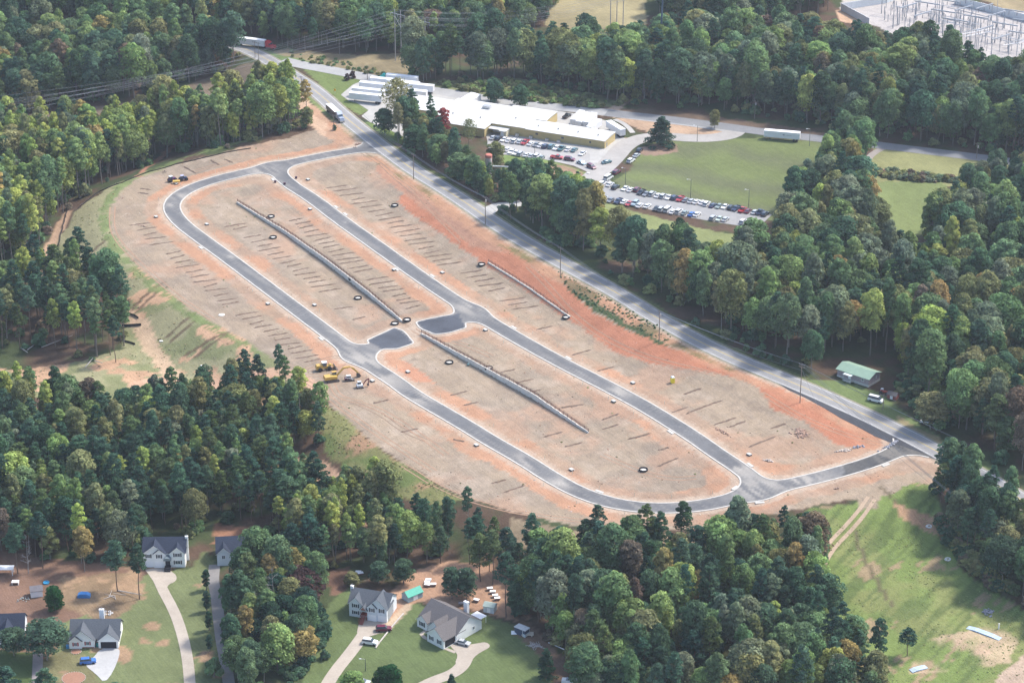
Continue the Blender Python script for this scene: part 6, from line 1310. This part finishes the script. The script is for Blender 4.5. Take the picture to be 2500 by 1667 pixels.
# survey stakes beside the kerbs
stk = MB().box(-.05,.05,-.05,.05,0,1.3).mesh('survey_stake', M('stake_pale', (.55,.62,.52), rough=.7)); k_ = 0
for P_, nm in ((STA, 'lower street'), (STB, 'upper street')):
    A = arcs(P_); s_ = 40; k_ = 0
    while s_ < A[-1]-60:
        x = np.interp(s_, A, [p[0] for p in P_]); y = np.interp(s_, A, [p[1] for p in P_]); x2 = np.interp(s_+1, A, [p[0] for p in P_]); y2 = np.interp(s_+1, A, [p[1] for p in P_])
        for sd_ in (-1, 1):
            d_ = 6.2+rr.uniform(-.6, .8); xx = x-(y2-y)*d_*sd_; yy = y+(x2-x)*d_*sd_
            if float(dstreets(np.array([xx]), np.array([yy]))[0]) > 1.2:
                o = bpy.data.objects.new('survey_stake', stk); C.objects.link(o); o.location = (xx, yy, hz(xx, yy)); tag(o, 'pale survey stake, %s pair down the %s, %s verge' % (ORD[k_ % 30] if k_ < 30 else 'late '+ORD[k_-30], nm, 'left' if sd_ < 0 else 'right'), 'survey stake', 'survey stakes of the '+nm)
        s_ += 14.5; k_ += 1
# rock piles and rubble
rockm = M('clay_rock', (.36,.24,.18), rough=.95, noise=.3, nscale=2); rockg = M('pale_rock', (.48,.40,.34), rough=.95, noise=.3, nscale=2)
def pile(u, v, n, sx, sy, r0_, m_, lab, ang=0, seed=1):
    r = random.Random(seed); b = MB(); q = g(u, v)
    for k in range(n):
        x = r.gauss(0, sx*.45); y = r.gauss(0, sy*.45); X_ = x*math.cos(ang)-y*math.sin(ang); Y_ = x*math.sin(ang)+y*math.cos(ang)
        b.lump((X_, Y_, hz(q.x+X_, q.y+Y_)-q.z+.12+.5*r.random()*max(0, 1-math.hypot(x/sx, y/sy))), r0_*r.uniform(.5, 1.2), k+seed, .8, 1)
    tag(b.build('rock_pile', m_, None, q), lab, 'rock pile')
pile(1953, 1058, 110, 2.6, 3.6, .45, rockm, 'round heap of brown rocks on the lower right lots'); pile(2063, 1100, 40, 2.2, .9, .4, rockg, 'pale rock pile near the lower entrance', .25, 2); pile(2095, 1091, 25, 2.0, .7, .35, M('blue_rock', (.27,.27,.3), rough=.9, noise=.3), 'grey stone line beside the lower entrance kerb', .3, 3)
pile(1875, 1125, 26, 1.5, .9, .42, rockg, 'small pale rock pile near the end of the upper street', 0, 4); pile(1765, 1055, 26, 4.5, .5, .32, rockm, 'row of rocks above the upper street', -.95, 5); pile(2175, 1087, 60, 5.0, .8, .4, M('blue_rock'), 'grey riprap along the entrance curve', .85, 6)
pile(875, 353, 22, 1.8, 1.0, .35, rockm, 'orange rubble by the top junction kerb', .3, 7); pile(867, 361, 12, 1.2, .8, .3, rockg, 'pale rubble by the top junction kerb', .3, 8); pile(350, 553, 14, 3.5, .7, .25, rockm, 'scattered clods left of the upper curve', -.6, 9); pile(2045, 1193, 12, 1.2, .4, .3, rockm, 'small brown debris heap below the lower street', 0, 10)
pile(2410, 1495, 40, 1.4, 2.2, .4, M('blue_rock'), 'grey stones round the outfall on the grass slope', .4, 11); pile(2300, 1585, 1, .1, .1, .1, rockg, 'single pale stone on the bare clay', 0, 12)
# silt fences
def silt(P, lab, h_=.8):
    b = MB(); Q = GP(P); n_ = 0; pts = []
    for (x0, y0), (x1, y1) in zip(Q[:-1], Q[1:]):
        m_ = max(1, int(math.hypot(x1-x0, y1-y0)/2.5))
        for k in range(m_): t = k/m_; pts.append((x0+(x1-x0)*t+rr.uniform(-.2,.2), y0+(y1-y0)*t+rr.uniform(-.2,.2)))
    pts.append(Q[-1]); root = empty('silt_fence', (0,0,0), 0, lab, 'silt fence'); c_ = MB()
    for (x0, y0), (x1, y1) in zip(pts[:-1], pts[1:]):
        z0, z1 = hz(x0, y0), hz(x1, y1); l = math.hypot(x1-x0, y1-y0)+1e-6; nx_, ny_ = -(y1-y0)/l*.03, (x1-x0)/l*.03
        c_.add([(x0-nx_,y0-ny_,z0-.1),(x1-nx_,y1-ny_,z1-.1),(x1-nx_,y1-ny_,z1+h_),(x0-nx_,y0-ny_,z0+h_),(x0+nx_,y0+ny_,z0-.1),(x1+nx_,y1+ny_,z1-.1),(x1+nx_,y1+ny_,z1+h_),(x0+nx_,y0+ny_,z0+h_)], [(0,1,2,3),(7,6,5,4),(3,2,6,7),(0,3,7,4),(1,5,6,2)]); b.cyl((x0,y0,z0), (x0,y0,z0+h_+.2), .04, .04, 4)
    c_.build('cloth', blk, root); b.build('stakes', M('stake_wood', (.3,.22,.15), rough=.9), root)
silt([(306,765),(320,768),(338,778)], 'short black silt fence at the left woods, upper one'); silt([(298,798),(320,797),(345,795)], 'short black silt fence at the left woods, lower one', 1.0); silt([(300,835),(318,838),(330,842)], 'short black silt fence near the fallen trunks')
silt([(165,512),(158,540),(150,570),(142,602)], 'dark silt fence curving down the left bank'); silt([(745,1170),(775,1180),(805,1185),(815,1200),(850,1215),(880,1222)], 'black silt fence winding through the thin trees')
silt([(612,363),(560,372),(500,386),(430,402),(362,421),(300,446),(240,470),(190,510)], 'long dark silt fence at the foot of the upper left woods', .45)
# ------------------------------------------------------------ poles, lamps, wires
wood = M('pole_wood', (.20,.165,.14), rough=.9, noise=.2, nscale=3); galv = M('galvanised'); wire_m = M('wire_metal', (.22,.23,.25), rough=.5)
def ph(u, vb, vt):
    q = g(u, vb); s_ = pscale(vb); th = math.atan2(CH-q.z, q.y); return q, (vb-vt)/(s_*math.cos(th))*.985
def upole(u, vb, vt, ang, lab, arms=1, trans=False, col_=None):
    q, H = ph(u, vb, vt); e = empty('utility_pole', q, R(ang), lab, 'utility pole'); MB().cyl((0,0,-.5), (0,0,H), .17, .11, 8).build('pole', col_ or wood, e)
    for k in range(arms): MB().box(-1.2, 1.2, -.06, .06, H-.5-k*1.0, H-.38-k*1.0).build('crossarm', wood, e); ins_ = MB(); [ins_.cyl((x_, 0, H-.38-k*1.0), (x_, 0, H-.15-k*1.0), .06, .04, 6) for x_ in (-1.1, -.1, 1.1)]; ins_.build('insulator', galv, e)
    if trans: MB().cyl((.35,0,H-2.2), (.35,0,H-1.2), .28, .28, 10).build('transformer', galv, e)
    return q, H, e
PLN = [upole(1010,438,376,-38,'roadside utility pole beside the top junction trees'), upole(1185,549,481,-38,'roadside utility pole at the side road',1,True), upole(1368,674,604,-38,'roadside utility pole at the red slope bushes'), upole(1609,832,759,-38,'roadside utility pole on the green verge',1,True), upole(1953,983,887,-38,'tall roadside utility pole on the red clay near the lower junction',2), upole(2346,1298,1226,-50,'utility pole in scrub at the right edge')]
for u, b_, t_, lb in [(623,142,102,'thin pole left of a pair at the top road bend'),(632,151,104,'thin pale pole right of a pair at the top road bend'),(736.5,233,186,'dark pole left of a pair on the dirt lane'),(743.5,238,192,'brown pole right of a pair on the dirt lane'),(745,128,88,'pole with crossarm at the top woods edge, left'),(829,133,81,'pole with crossarm at the top woods edge, right'),(897,195,170,'short pole by the access road'),(815,320,281,'pole beside the shrub at the top of the site'),(1842,290,245,'utility pole at the dark woods edge behind the back road'),(2384,388,349,'utility pole on the far right back road'),(2155.5,999,962,'service pole in the front yard of the green-roofed house'),(11,78,40,'pole at the far left top corner')]:
    upole(u, b_, t_, -20, lb, 1 if 'cross' in lb or 'utility' in lb or 'service' in lb else 1, 'utility' in lb)
def lamp(u, vb, vt, lab, side=-1):
    q, H = ph(u, vb, vt); e = empty('street_lamp', q, R(rr.uniform(-20, 20)), lab, 'street lamp'); MB().cyl((0,0,-.3), (0,0,H), .12, .08, 8).build('pole', M('lamp_dark', (.09,.11,.10), rough=.6), e); MB().tube([(0,0,H-.1),(side*1.3,0,H+.1)], .05).build('arm', galv, e); MB().frus((side*1.5-.35,side*1.5+.35,-.15,.15), (side*1.5-.25,side*1.5+.25,-.1,.1), H, H+.18).build('head', trim, e)
for u, b_, t_, lb in [(1527,452,411,'lamp post at the grass corner of the mown field'),(1686,484,438,'lamp post behind the middle of the car row'),(1827.5,508,463,'lamp post behind the red pickup trucks'),(1305.5,382,350,'lamp post between the two factory car rows'),(1976,357,315,'lamp post at the right end of the mown field'),(1702,346,307,'lamp post on the access loop'),(892.5,1637,1607,'yard light on the lawn at the bottom')]: lamp(u, b_, t_, lb)
def hframe(u0, u1, vb0, vb1, vt, lab, n=2):
    q0, H = ph(u0, vb0, vt); q1, H1 = ph(u1, vb1, vt+6); e = empty('transmission_frame', q0, 0, lab, 'transmission tower'); d = q1-q0; pm = M('weathered_pole', (.36,.34,.33), rough=.9, noise=.15)
    for k in range(n): c_ = d*(k/(n-1)); MB().cyl(c_, c_+Vector((0,0,H+2)), .24, .15, 8).build('pole', pm, e)
    dd = Vector((d.x, d.y, 0)).normalized(); a0, a1 = -dd*2.5+Vector((0,0,H)), Vector((d.x, d.y, 0))+dd*2.5+Vector((0,0,H)); MB().cyl(a0, a1, .17, .17, 6).build('crossarm', galv, e)
    b_ = MB()
    for t in (0, .5, 1): c_ = a0.lerp(a1, t); b_.cyl(c_, c_-Vector((0,0,1.4)), .08, .08, 6)
    b_.build('insulator', galv, e); br = MB().tube([Vector((0,0,H-1)), Vector((d.x,d.y,H-6))], .07).tube([Vector((d.x,d.y,H-1)), Vector((0,0,H-6))], .07); br.build('brace', galv, e) if n == 2 and d.length > 3 else None
    return [q0+a0.lerp(a1, t)-Vector((0,0,1.4)) for t in (0, .5, 1)]+[q0+Vector((0,0,H+2)), Vector((q1.x,q1.y,q0.z+H+2))]
T1 = hframe(965.6, 980, 149, 153, 34, 'tall two-pole transmission frame in the dry field'); T2 = hframe(1023.5, 1039, 155, 158, 52, 'two-pole transmission frame half hidden by trees'); T3 = hframe(1490, 1521, 66, 64, -6, 'three-pole transmission frame in the distant clearing', 3)
qm, Hm = ph(1609, 175, -8); tag(MB().cyl((0,0,0), (1.0,0,Hm+6), .55, .35, 10).build('steel_mast', M('dark_steel', (.07,.10,.14), rough=.6), None, qm), 'tall dark steel mast rising from the woods behind the plant', 'mast')
def wire(pts, lab, grp, sag=1.2, r_=.045):
    b = MB()
    for a, c_ in zip(pts[:-1], pts[1:]):
        n = 14; P_ = [a.lerp(c_, k/n)-Vector((0,0,sag*4*(k/n)*(1-k/n))) for k in range(n+1)]; b.tube(P_, r_, 3)
    tag(b.build('overhead_wire', wire_m), lab, 'wire', grp)
ptsL = [[] for _ in range(4)]
for q, H, e in PLN:
    a_ = e.rotation_euler.z
    for k, (x_, dz_) in enumerate(((-1.1,-.15),(-.1,-.15),(1.1,-.15),(0,-2.6))): ptsL[k].append(q+Vector((math.cos(a_)*x_, math.sin(a_)*x_, H+dz_)))
st0 = g(880, 300)+Vector((0,0,10)); en0 = g(2560, 1560)+Vector((0,0,10))
for k, nm in enumerate(('left power line wire along the main road','middle power line wire along the main road','right power line wire along the main road','low cable along the main road poles')):
    wire([ptsL[k][0]+Vector((-26+k, 48, 0))]+ptsL[k]+[en0+Vector((k*.8, 0, -k*.3))], nm, 'wires along the main road', 1.0, .05 if k < 3 else .04)
for k, (u_, v_) in enumerate([(2000,1000),(2080,1050),(2130,1090)]):
    wire([ptsL[k][4], g(u_+60*k, v_+14*k)+Vector((0,0,.2))] if k < 1 else [ptsL[k][4], ptsL[k][4]+Vector((42+4*k, -42-6*k, -4))], 'slack wire dropping from the tall roadside pole, %s one' % ('left', 'middle', 'right')[k], 'slack wires of the tall roadside pole', .4, .04)
LE = [(-260, v) for v in (395, 408, 420, 436, 448)]
for T, nm in ((T1, 'near transmission frame'), (T2, 'far transmission frame')):
    for k, (a, (u_, v_)) in enumerate(zip(T, LE)):
        off = 0 if T is T1 else -34
        wire([g(u_, v_+off)+Vector((0,0,19 if k < 3 else 22)), a, (T3[k] if k < 5 else T3[0])+Vector((0,0,0))], 'conductor wire %s of the %s' % (ORD[k], nm), 'conductors of the '+nm, 5, .04)
for k in range(3):
    wire([T3[k]+Vector((0,0,1)), g(1800+90*k, 40)+Vector((0,0,26)), g(2140+60*k, 40)+Vector((0,0,14))], 'distant conductor wire %s running to the substation' % ORD[k], 'conductors to the substation', 3, .06)
# ------------------------------------------------------------ substation
subw = M('substation_wall', (.60,.62,.63), rough=.8, noise=.05)
def seg_wall(P, h_, lab):
    Q = GP(P); b = MB()
    for (x0, y0), (x1, y1) in zip(Q[:-1], Q[1:]):
        l = math.hypot(x1-x0, y1-y0); m_ = Matrix.Translation((x0, y0, 0)) @ Matrix.Rotation(math.atan2(y1-y0, x1-x0), 4, 'Z'); z_ = min(hz(x0, y0), hz(x1, y1))
        b.box(0, l, -.12, .12, z_-.5, z_+h_, m_)
        for k in range(int(l/3)+1): b.box(k*3-.2, k*3+.2, -.2, .2, z_-.5, z_+h_+.12, m_)
    tag(b.build('perimeter_wall', subw), lab, 'wall')
seg_wall([(2054,26),(2121,62)], 3.6, 'pale concrete wall on the near left side of the substation'); seg_wall([(2054,26),(2165,8),(2230,-14)], 3.6, 'pale concrete wall on the far left side of the substation'); seg_wall([(2331,10),(2400,26),(2520,58)], 3.6, 'pale concrete wall on the far right side of the substation')
steel = M('substation_steel', (.30,.32,.35), rough=.6, noise=.08); white_bus = M('bus_aluminium', (.55,.55,.56), rough=.4)
pgm = MB().cyl((0,0,0), (0,0,9), .25, .15, 6).mesh('post', steel); bmg = MB().box(-6.3,6.3,-.22,.22,8.5,9.0).mesh('beam', steel); img = MB()
for x_ in (-4, 0, 4): img.cyl((x_,0,6.4), (x_,0,8.2), .16, .16, 6)
img = img.mesh('insulators', M('insulator_brown', (.22,.2,.22), rough=.5))
def at(u, v): return g(u, v)
k = 0
for u, v in [(2180,38),(2225,30),(2270,26),(2215,56),(2262,50),(2310,44),(2355,40),(2250,76),(2300,70),(2350,62),(2400,58),(2330,92),(2380,84),(2430,76),(2480,70),(2400,112),(2450,102),(2500,94),(2440,134),(2490,124)]:
    e = empty('gantry', at(u, v), R(rr.choice((-28, 40))), 'steel gantry %s from the left among the substation rows' % ORD[k], 'gantry', 'substation gantries'); k += 1
    for nm, me, x_ in (('post', pgm, -6), ('post', pgm, 6), ('beam', bmg, 0), ('insulator', img, 0)): o = bpy.data.objects.new(nm, me); C.objects.link(o); o.parent = e; o.location.x = x_
spm = MB().cyl((0,0,0), (0,0,3), .15, .15, 6).cyl((0,0,3), (0,0,4.6), .22, .16, 6).mesh('support_post', steel)
for i in range(115):
    u = rr.uniform(2150, 2510); v = 22+(u-2150)*.22+rr.uniform(-18, 50)
    if v < 6 or not inpoly(np.array([u]), np.array([v]), [(2110,30),(2180,14),(2330,16),(2500,62),(2500,190),(2400,170),(2290,115),(2200,78)])[0]: continue
    o = bpy.data.objects.new('insulator_post', spm); C.objects.link(o); o.location = at(u, v); s_ = rr.uniform(.8, 1.6); o.scale = (1, 1, s_); tag(o, 'steel insulator post, %s column from the left, %s band of the substation' % (ORD[min(19, int((u-2150)/18))], ['far','middle','near'][int(min(2, max(0, (v-22-(u-2150)*.22+18)/23)))]), 'insulator post', 'insulator posts, %s %s' % (ORD[min(19, int((u-2150)/18))], ['far','middle','near'][int(min(2, max(0, (v-22-(u-2150)*.22+18)/23)))]))
for i, (a, b_) in enumerate([((2344,102),(2425,86)),((2348,106),(2430,90)),((2352,112),(2424,98)),((2300,66),(2382,88)),((2292,70),(2374,92)),((2310,62),(2392,84)),((2280,82),(2330,76)),((2400,98),(2500,124)),((2380,104),(2490,132)),((2450,128),(2510,116)),((2446,134),(2510,122)),((2180,36),(2300,60)),((2310,40),(2420,66)),((2320,36),(2440,62)),((2230,24),(2330,40)),((2330,52),(2430,76))]):
    A, B_ = at(*a)+Vector((0,0,4.5)), at(*b_)+Vector((0,0,4.5)); e = tag(MB().cyl(A, B_, .2, .2, 6).build('busbar', white_bus if i % 3 else steel), 'long %s busbar pipe, %s counted from the near side' % ('white' if i % 3 else 'grey', ORD[i]), 'busbar', 'substation busbars')
for u, vb, vt, lb in [(2428,105,-4,'tall lightning mast in the middle of the substation'),(2180,70,12,'lightning mast at the left of the substation'),(2285,60,-6,'lightning mast behind the dark pines')]:
    q, H = ph(u, vb, vt); tag(MB().cyl((0,0,0), (0,0,H+2), .25, .08, 6).build('lightning_mast', steel, None, q), lb, 'mast')
# ------------------------------------------------------------ garden and yard things
tag(MB().prof([(-1.9,0),(-1.8,.9),(-.9,1.35),(1.0,1.3),(1.9,.8),(2.0,0)], -.9, .9).build('tarp_cover', M('blue_tarp', (.06,.22,.50), rough=.5, noise=.15, nscale=3), None, g(205, 1456)), 'bright blue tarpaulin over something in the back yard', 'tarpaulin')
tag(MB().lathe([(.9,0),(1.0,.4),(.82,.42),(.75,.1),(0,.1)], 16).build('paddling_pool', M('pool_blue', (.05,.30,.50), rough=.3), None, g(113, 1423)), 'small blue paddling pool behind the white shed', 'pool')
tag(MB().box(-2.6,2.6,-1.4,1.4,2.1,2.25).box(-2.4,-2.2,-1.2,-1,0,2.1).box(2.2,2.4,-1.2,-1,0,2.1).box(-2.4,-2.2,1,1.2,0,2.1).box(2.2,2.4,1,1.2,0,2.1).build('canopy_shelter', trim, None, g(14, 1400)), 'white canopy with red corner at the left edge', 'canopy')
tag(MB().box(-1.1,1.1,-.8,.8,.9,1.0).box(-1,-.9,-.7,.7,0,.9).box(.9,1,-.7,.7,0,.9).build('yard_table', trim, None, g(38, 1425)), 'white cluttered table beside the pine trunks', 'table')
lumber = M('silver_log', (.42,.38,.35), rough=.9, noise=.2)
def logs(u, v, n, L, lab, seed, spread=1.5, ang=None):
    r = random.Random(seed); b = MB()
    for k in range(n):
        a = r.uniform(0, 3.14) if ang is None else R(ang+r.uniform(-12, 12)); x, y = r.uniform(-spread, spread), r.uniform(-spread, spread)*.6; l = L*r.uniform(.5, 1)/2; b.cyl((x-math.cos(a)*l, y-math.sin(a)*l, .1+.15*r.random()), (x+math.cos(a)*l, y+math.sin(a)*l, .15+.3*r.random()), .1, .06, 5)
    tag(b.build('log_pile', lumber, None, g(u, v)), lab, 'logs')
logs(1308, 1577, 26, 3.5, 'grey heap of sticks and scrap on the right lawn edge', 3); logs(285, 1455, 8, 4, 'thin fallen branches beside the yard pine', 4, 2.5); logs(820, 930, 1, .1, 'tiny branch stub at the woods edge', 5)
for u, v, a, L, lb in [(86,845,60,9,'pale fallen trunk leaning left in the cleared clump'),(60,860,-60,7,'pale fallen trunk crossing another at the far left'),(140,838,38,13,'long pale fallen trunk in the left clump'),(218,890,70,6,'short pale leaning trunk at the woods front'),(240,888,-50,6,'short pale trunk lying at the woods front'),(318,1452,-30,9,'fallen log edging the brush bed near the yard pines')]:
    q = g(u, v); d = XD(R(a))*L; tag(MB().cyl(q+Vector((0,0,.3))-d/2, q+Vector((0,0,1.4))+d/2, .2, .1, 6).build('fallen_trunk', lumber), lb, 'fallen trunk')
Q = GP([(985,1498),(965,1520),(945,1545),(925,1570),(917,1582)]); b = MB()
for (x0, y0), (x1, y1) in zip(Q[:-1], Q[1:]): b.cyl((x0, y0, hz(x0, y0)+.2), (x1, y1, hz(x1, y1)+.2), .25, .22, 6)
tag(b.build('log_edging', lumber), 'line of grey logs edging the split-level driveway', 'log edging')
for i, (u, v, lb) in enumerate([(1046,1419,'farthest of the column'),(1043,1425,'second of the column'),(1043,1431,'third of the column'),(1058,1430,'right of the column'),(1120,1403,'alone under pines'),(875,1400,'left of the pair behind the grey house'),(880,1403,'right of the pair behind the grey house'),(1196,1440,'far one in the long row'),(1203,1448,'middle one in the long row'),(1209,1457,'near one in the long row'),(1214,1464,'last one in the long row'),(1163,1468,'beside the pale shed')]):
    e = empty('white_crate', g(u, v), R(rr.uniform(-30, 30)), 'white lidded yard box, '+lb, 'box', 'white boxes in the back yards'); MB().box(-.8,.8,-.5,.5,.25,.8).build('box', M('box_brown', (.2,.12,.1), rough=.8), e); MB().box(-.9,.9,-.6,.6,.8,.9).build('lid', trim, e)
tag(MB().cyl((-2,0,.9), (1.5,0,.9), .55, .55, 12).cyl((-1.5,-.3,0),(-1.5,-.3,.6),.08).cyl((1,-.3,0),(1,-.3,.6),.08).build('fuel_tank', M('tank_dark', (.12,.12,.14), rough=.5), None, g(1135, 1478)), 'dark horizontal tank behind the ranch house chimney', 'tank')
tag(MB().box(-1.8,1.8,-.9,.9,.45,.7).box(-1.4,-1.1,-.95,-.7,0,.45).box(1.1,1.4,-.95,-.7,0,.45).build('flatbed_trailer', M('cream_deck', (.6,.52,.42), rough=.7), None, g(1288, 1550)), 'small cream flatbed beside the dark hut', 'flatbed trailer')
tag(MB().box(-.12,.12,-3,3,.2,.4).build('white_gutter', trim, None, g(1358, 1578)), 'long white beam lying at the lawn edge', 'beam'); bpy.data.objects['white_gutter'].rotation_euler.z = R(50)
e = empty('boat', g(1395, 1668), R(-10), 'white boat on its trailer at the bottom edge', 'boat'); MB().prof([(-2.8,.6),(-2.8,1.3),(3.0,1.4),(2.2,.6)], -1.0, 1.0).build('hull', trim, e); MB().box(-1.5, 1.2, -.7, .7, 1.3, 1.75).build('cover', M('grey_cover', (.3,.33,.38), rough=.6), e); MB().box(.2, 1.0, -.5, .5, 1.76, 2.0).build('windscreen', glass, e)
for i in range(6):
    a = i*1.05; tag(MB().lathe([(.45,0),(.5,.3),(.25,.32),(.25,0)], 12).build('tyre_planter', M('tyre_white', (.5,.48,.46), rough=.8), None, g(262+12*math.cos(a)*.9, 1497+4*math.sin(a))), 'whitened tyre planter behind the carport house, %s clockwise in the ring' % ORD[i], 'tyre planter', 'ring of tyre planters behind the carport house')
pile(57, 1465, 20, 2.5, 2.0, .25, M('junk_mixed', (.35,.38,.36), rough=.7, noise=.5, nscale=2), 'scattered pale junk in the left back yard', 0, 14)
for u, v, s_, lb in [(186,1590,1.5,'oval stone flower bed before the carport house'),(180,1655,3.4,'large stone-edged bark bed at the bottom left')]:
    e = empty('flower_bed', g(u, v), 0, lb, 'flower bed'); MB().lathe([(s_,0.02),(s_,.12),(0,.16)], 20).build('mulch', M('mulch', (.28,.15,.10), rough=.95), e); b = MB()
    for k in range(int(s_*9)): a = k/int(s_*9)*6.283; b.lump((math.cos(a)*s_, math.sin(a)*s_, .1), .16, k, .7, 1)
    b.build('edging', concm, e)
tag(MB().box(-.4,.4,-.4,.4,0,1.1).build('wheelie_bin', M('bin_teal', (.03,.25,.24), rough=.5), None, g(239, 1577)), 'teal bin beside the open carport', 'bin'); tag(MB().box(-.4,.4,-.4,.4,0,1.0).build('wheelie_bin', M('bin_blue', (.05,.25,.5), rough=.5), None, g(165, 1581)), 'light blue bin at the left corner of the carport house', 'bin')
# warning sign
e = empty('road_sign', g(818, 232), R(-30), 'yellow diamond warning sign on the grass island', 'road sign'); MB().cyl((0,0,0), (0,0,2.4), .05, .05, 6).build('post', galv, e); MB().add([(0,-.06,1.6),(.75,-.06,2.35),(0,-.06,3.1),(-.75,-.06,2.35),(0,-.02,1.6),(.75,-.02,2.35),(0,-.02,3.1),(-.75,-.02,2.35)], [(0,1,2,3),(7,6,5,4),(0,4,5,1),(1,5,6,2),(2,6,7,3),(3,7,4,0)]).build('panel', M('sign_yellow', (.80,.45,.02), rough=.5), e); MB().box(-.06,.06,-.075,-.065,2.0,2.7).box(-.25,.06,-.075,-.065,2.6,2.72).build('arrow', blackm, e)
# outfall sheets at the foot of the slope
bl = M('blue_white_sheet', (.36,.44,.53), rough=.6, noise=.2, nscale=1)
for u, v, a, L, lb in [(2402,1545,-38,11,'pale blue plastic sheet over the outfall channel'),(2245,1632,25,6,'pale blue plastic sheet at the foot of the slope')]:
    q = g(u, v); tag(MB().prof([(-L/2,.05),(-L/4,.4),(L/4,.35),(L/2,.05),(L/2,0),(-L/2,0)], -1, 1).build('plastic_sheet', bl, None, q), lb, 'plastic sheet').rotation_euler.z = R(a)
tag(MB().cyl((0,0,0), (0,0,1.9), .2, .2, 8).build('vent_pipe', trim, None, g(2438, 1535)), 'short white standpipe beside the outfall channel', 'pipe'); tag(MB().box(-.6,.6,-.4,.4,0,.2).build('slab', trim, None, g(494, 893)), 'small white slab on the grass below the bank', 'slab')
tag(MB().box(-.6,.6,-.4,.4,0,.2).build('slab', trim, None, g(394, 833)), 'small pale slab on the bank track', 'slab'); tag(MB().cyl((0,0,0),(0,0,.35),.8,.7,10).build('manhole', concm, None, g(1436,424)), 'round pale manhole cap on the plant grass', 'manhole')
# ------------------------------------------------------------ air
hm = bpy.data.materials.new('haze'); hm.use_nodes = True; t = hm.node_tree; t.nodes.clear(); ov_ = t.nodes.new('ShaderNodeOutputMaterial'); pv = t.nodes.new('ShaderNodeVolumePrincipled')
pv.inputs['Color'].default_value = (.80,.88,1,1); pv.inputs['Density'].default_value = .00006; pv.inputs['Anisotropy'].default_value = .3; t.links.new(pv.outputs[0], ov_.inputs['Volume'])
hzb = MB().box(-930, 930, -60, 2340, -20, 412).build('haze', hm); hzb['kind'] = 'stuff'
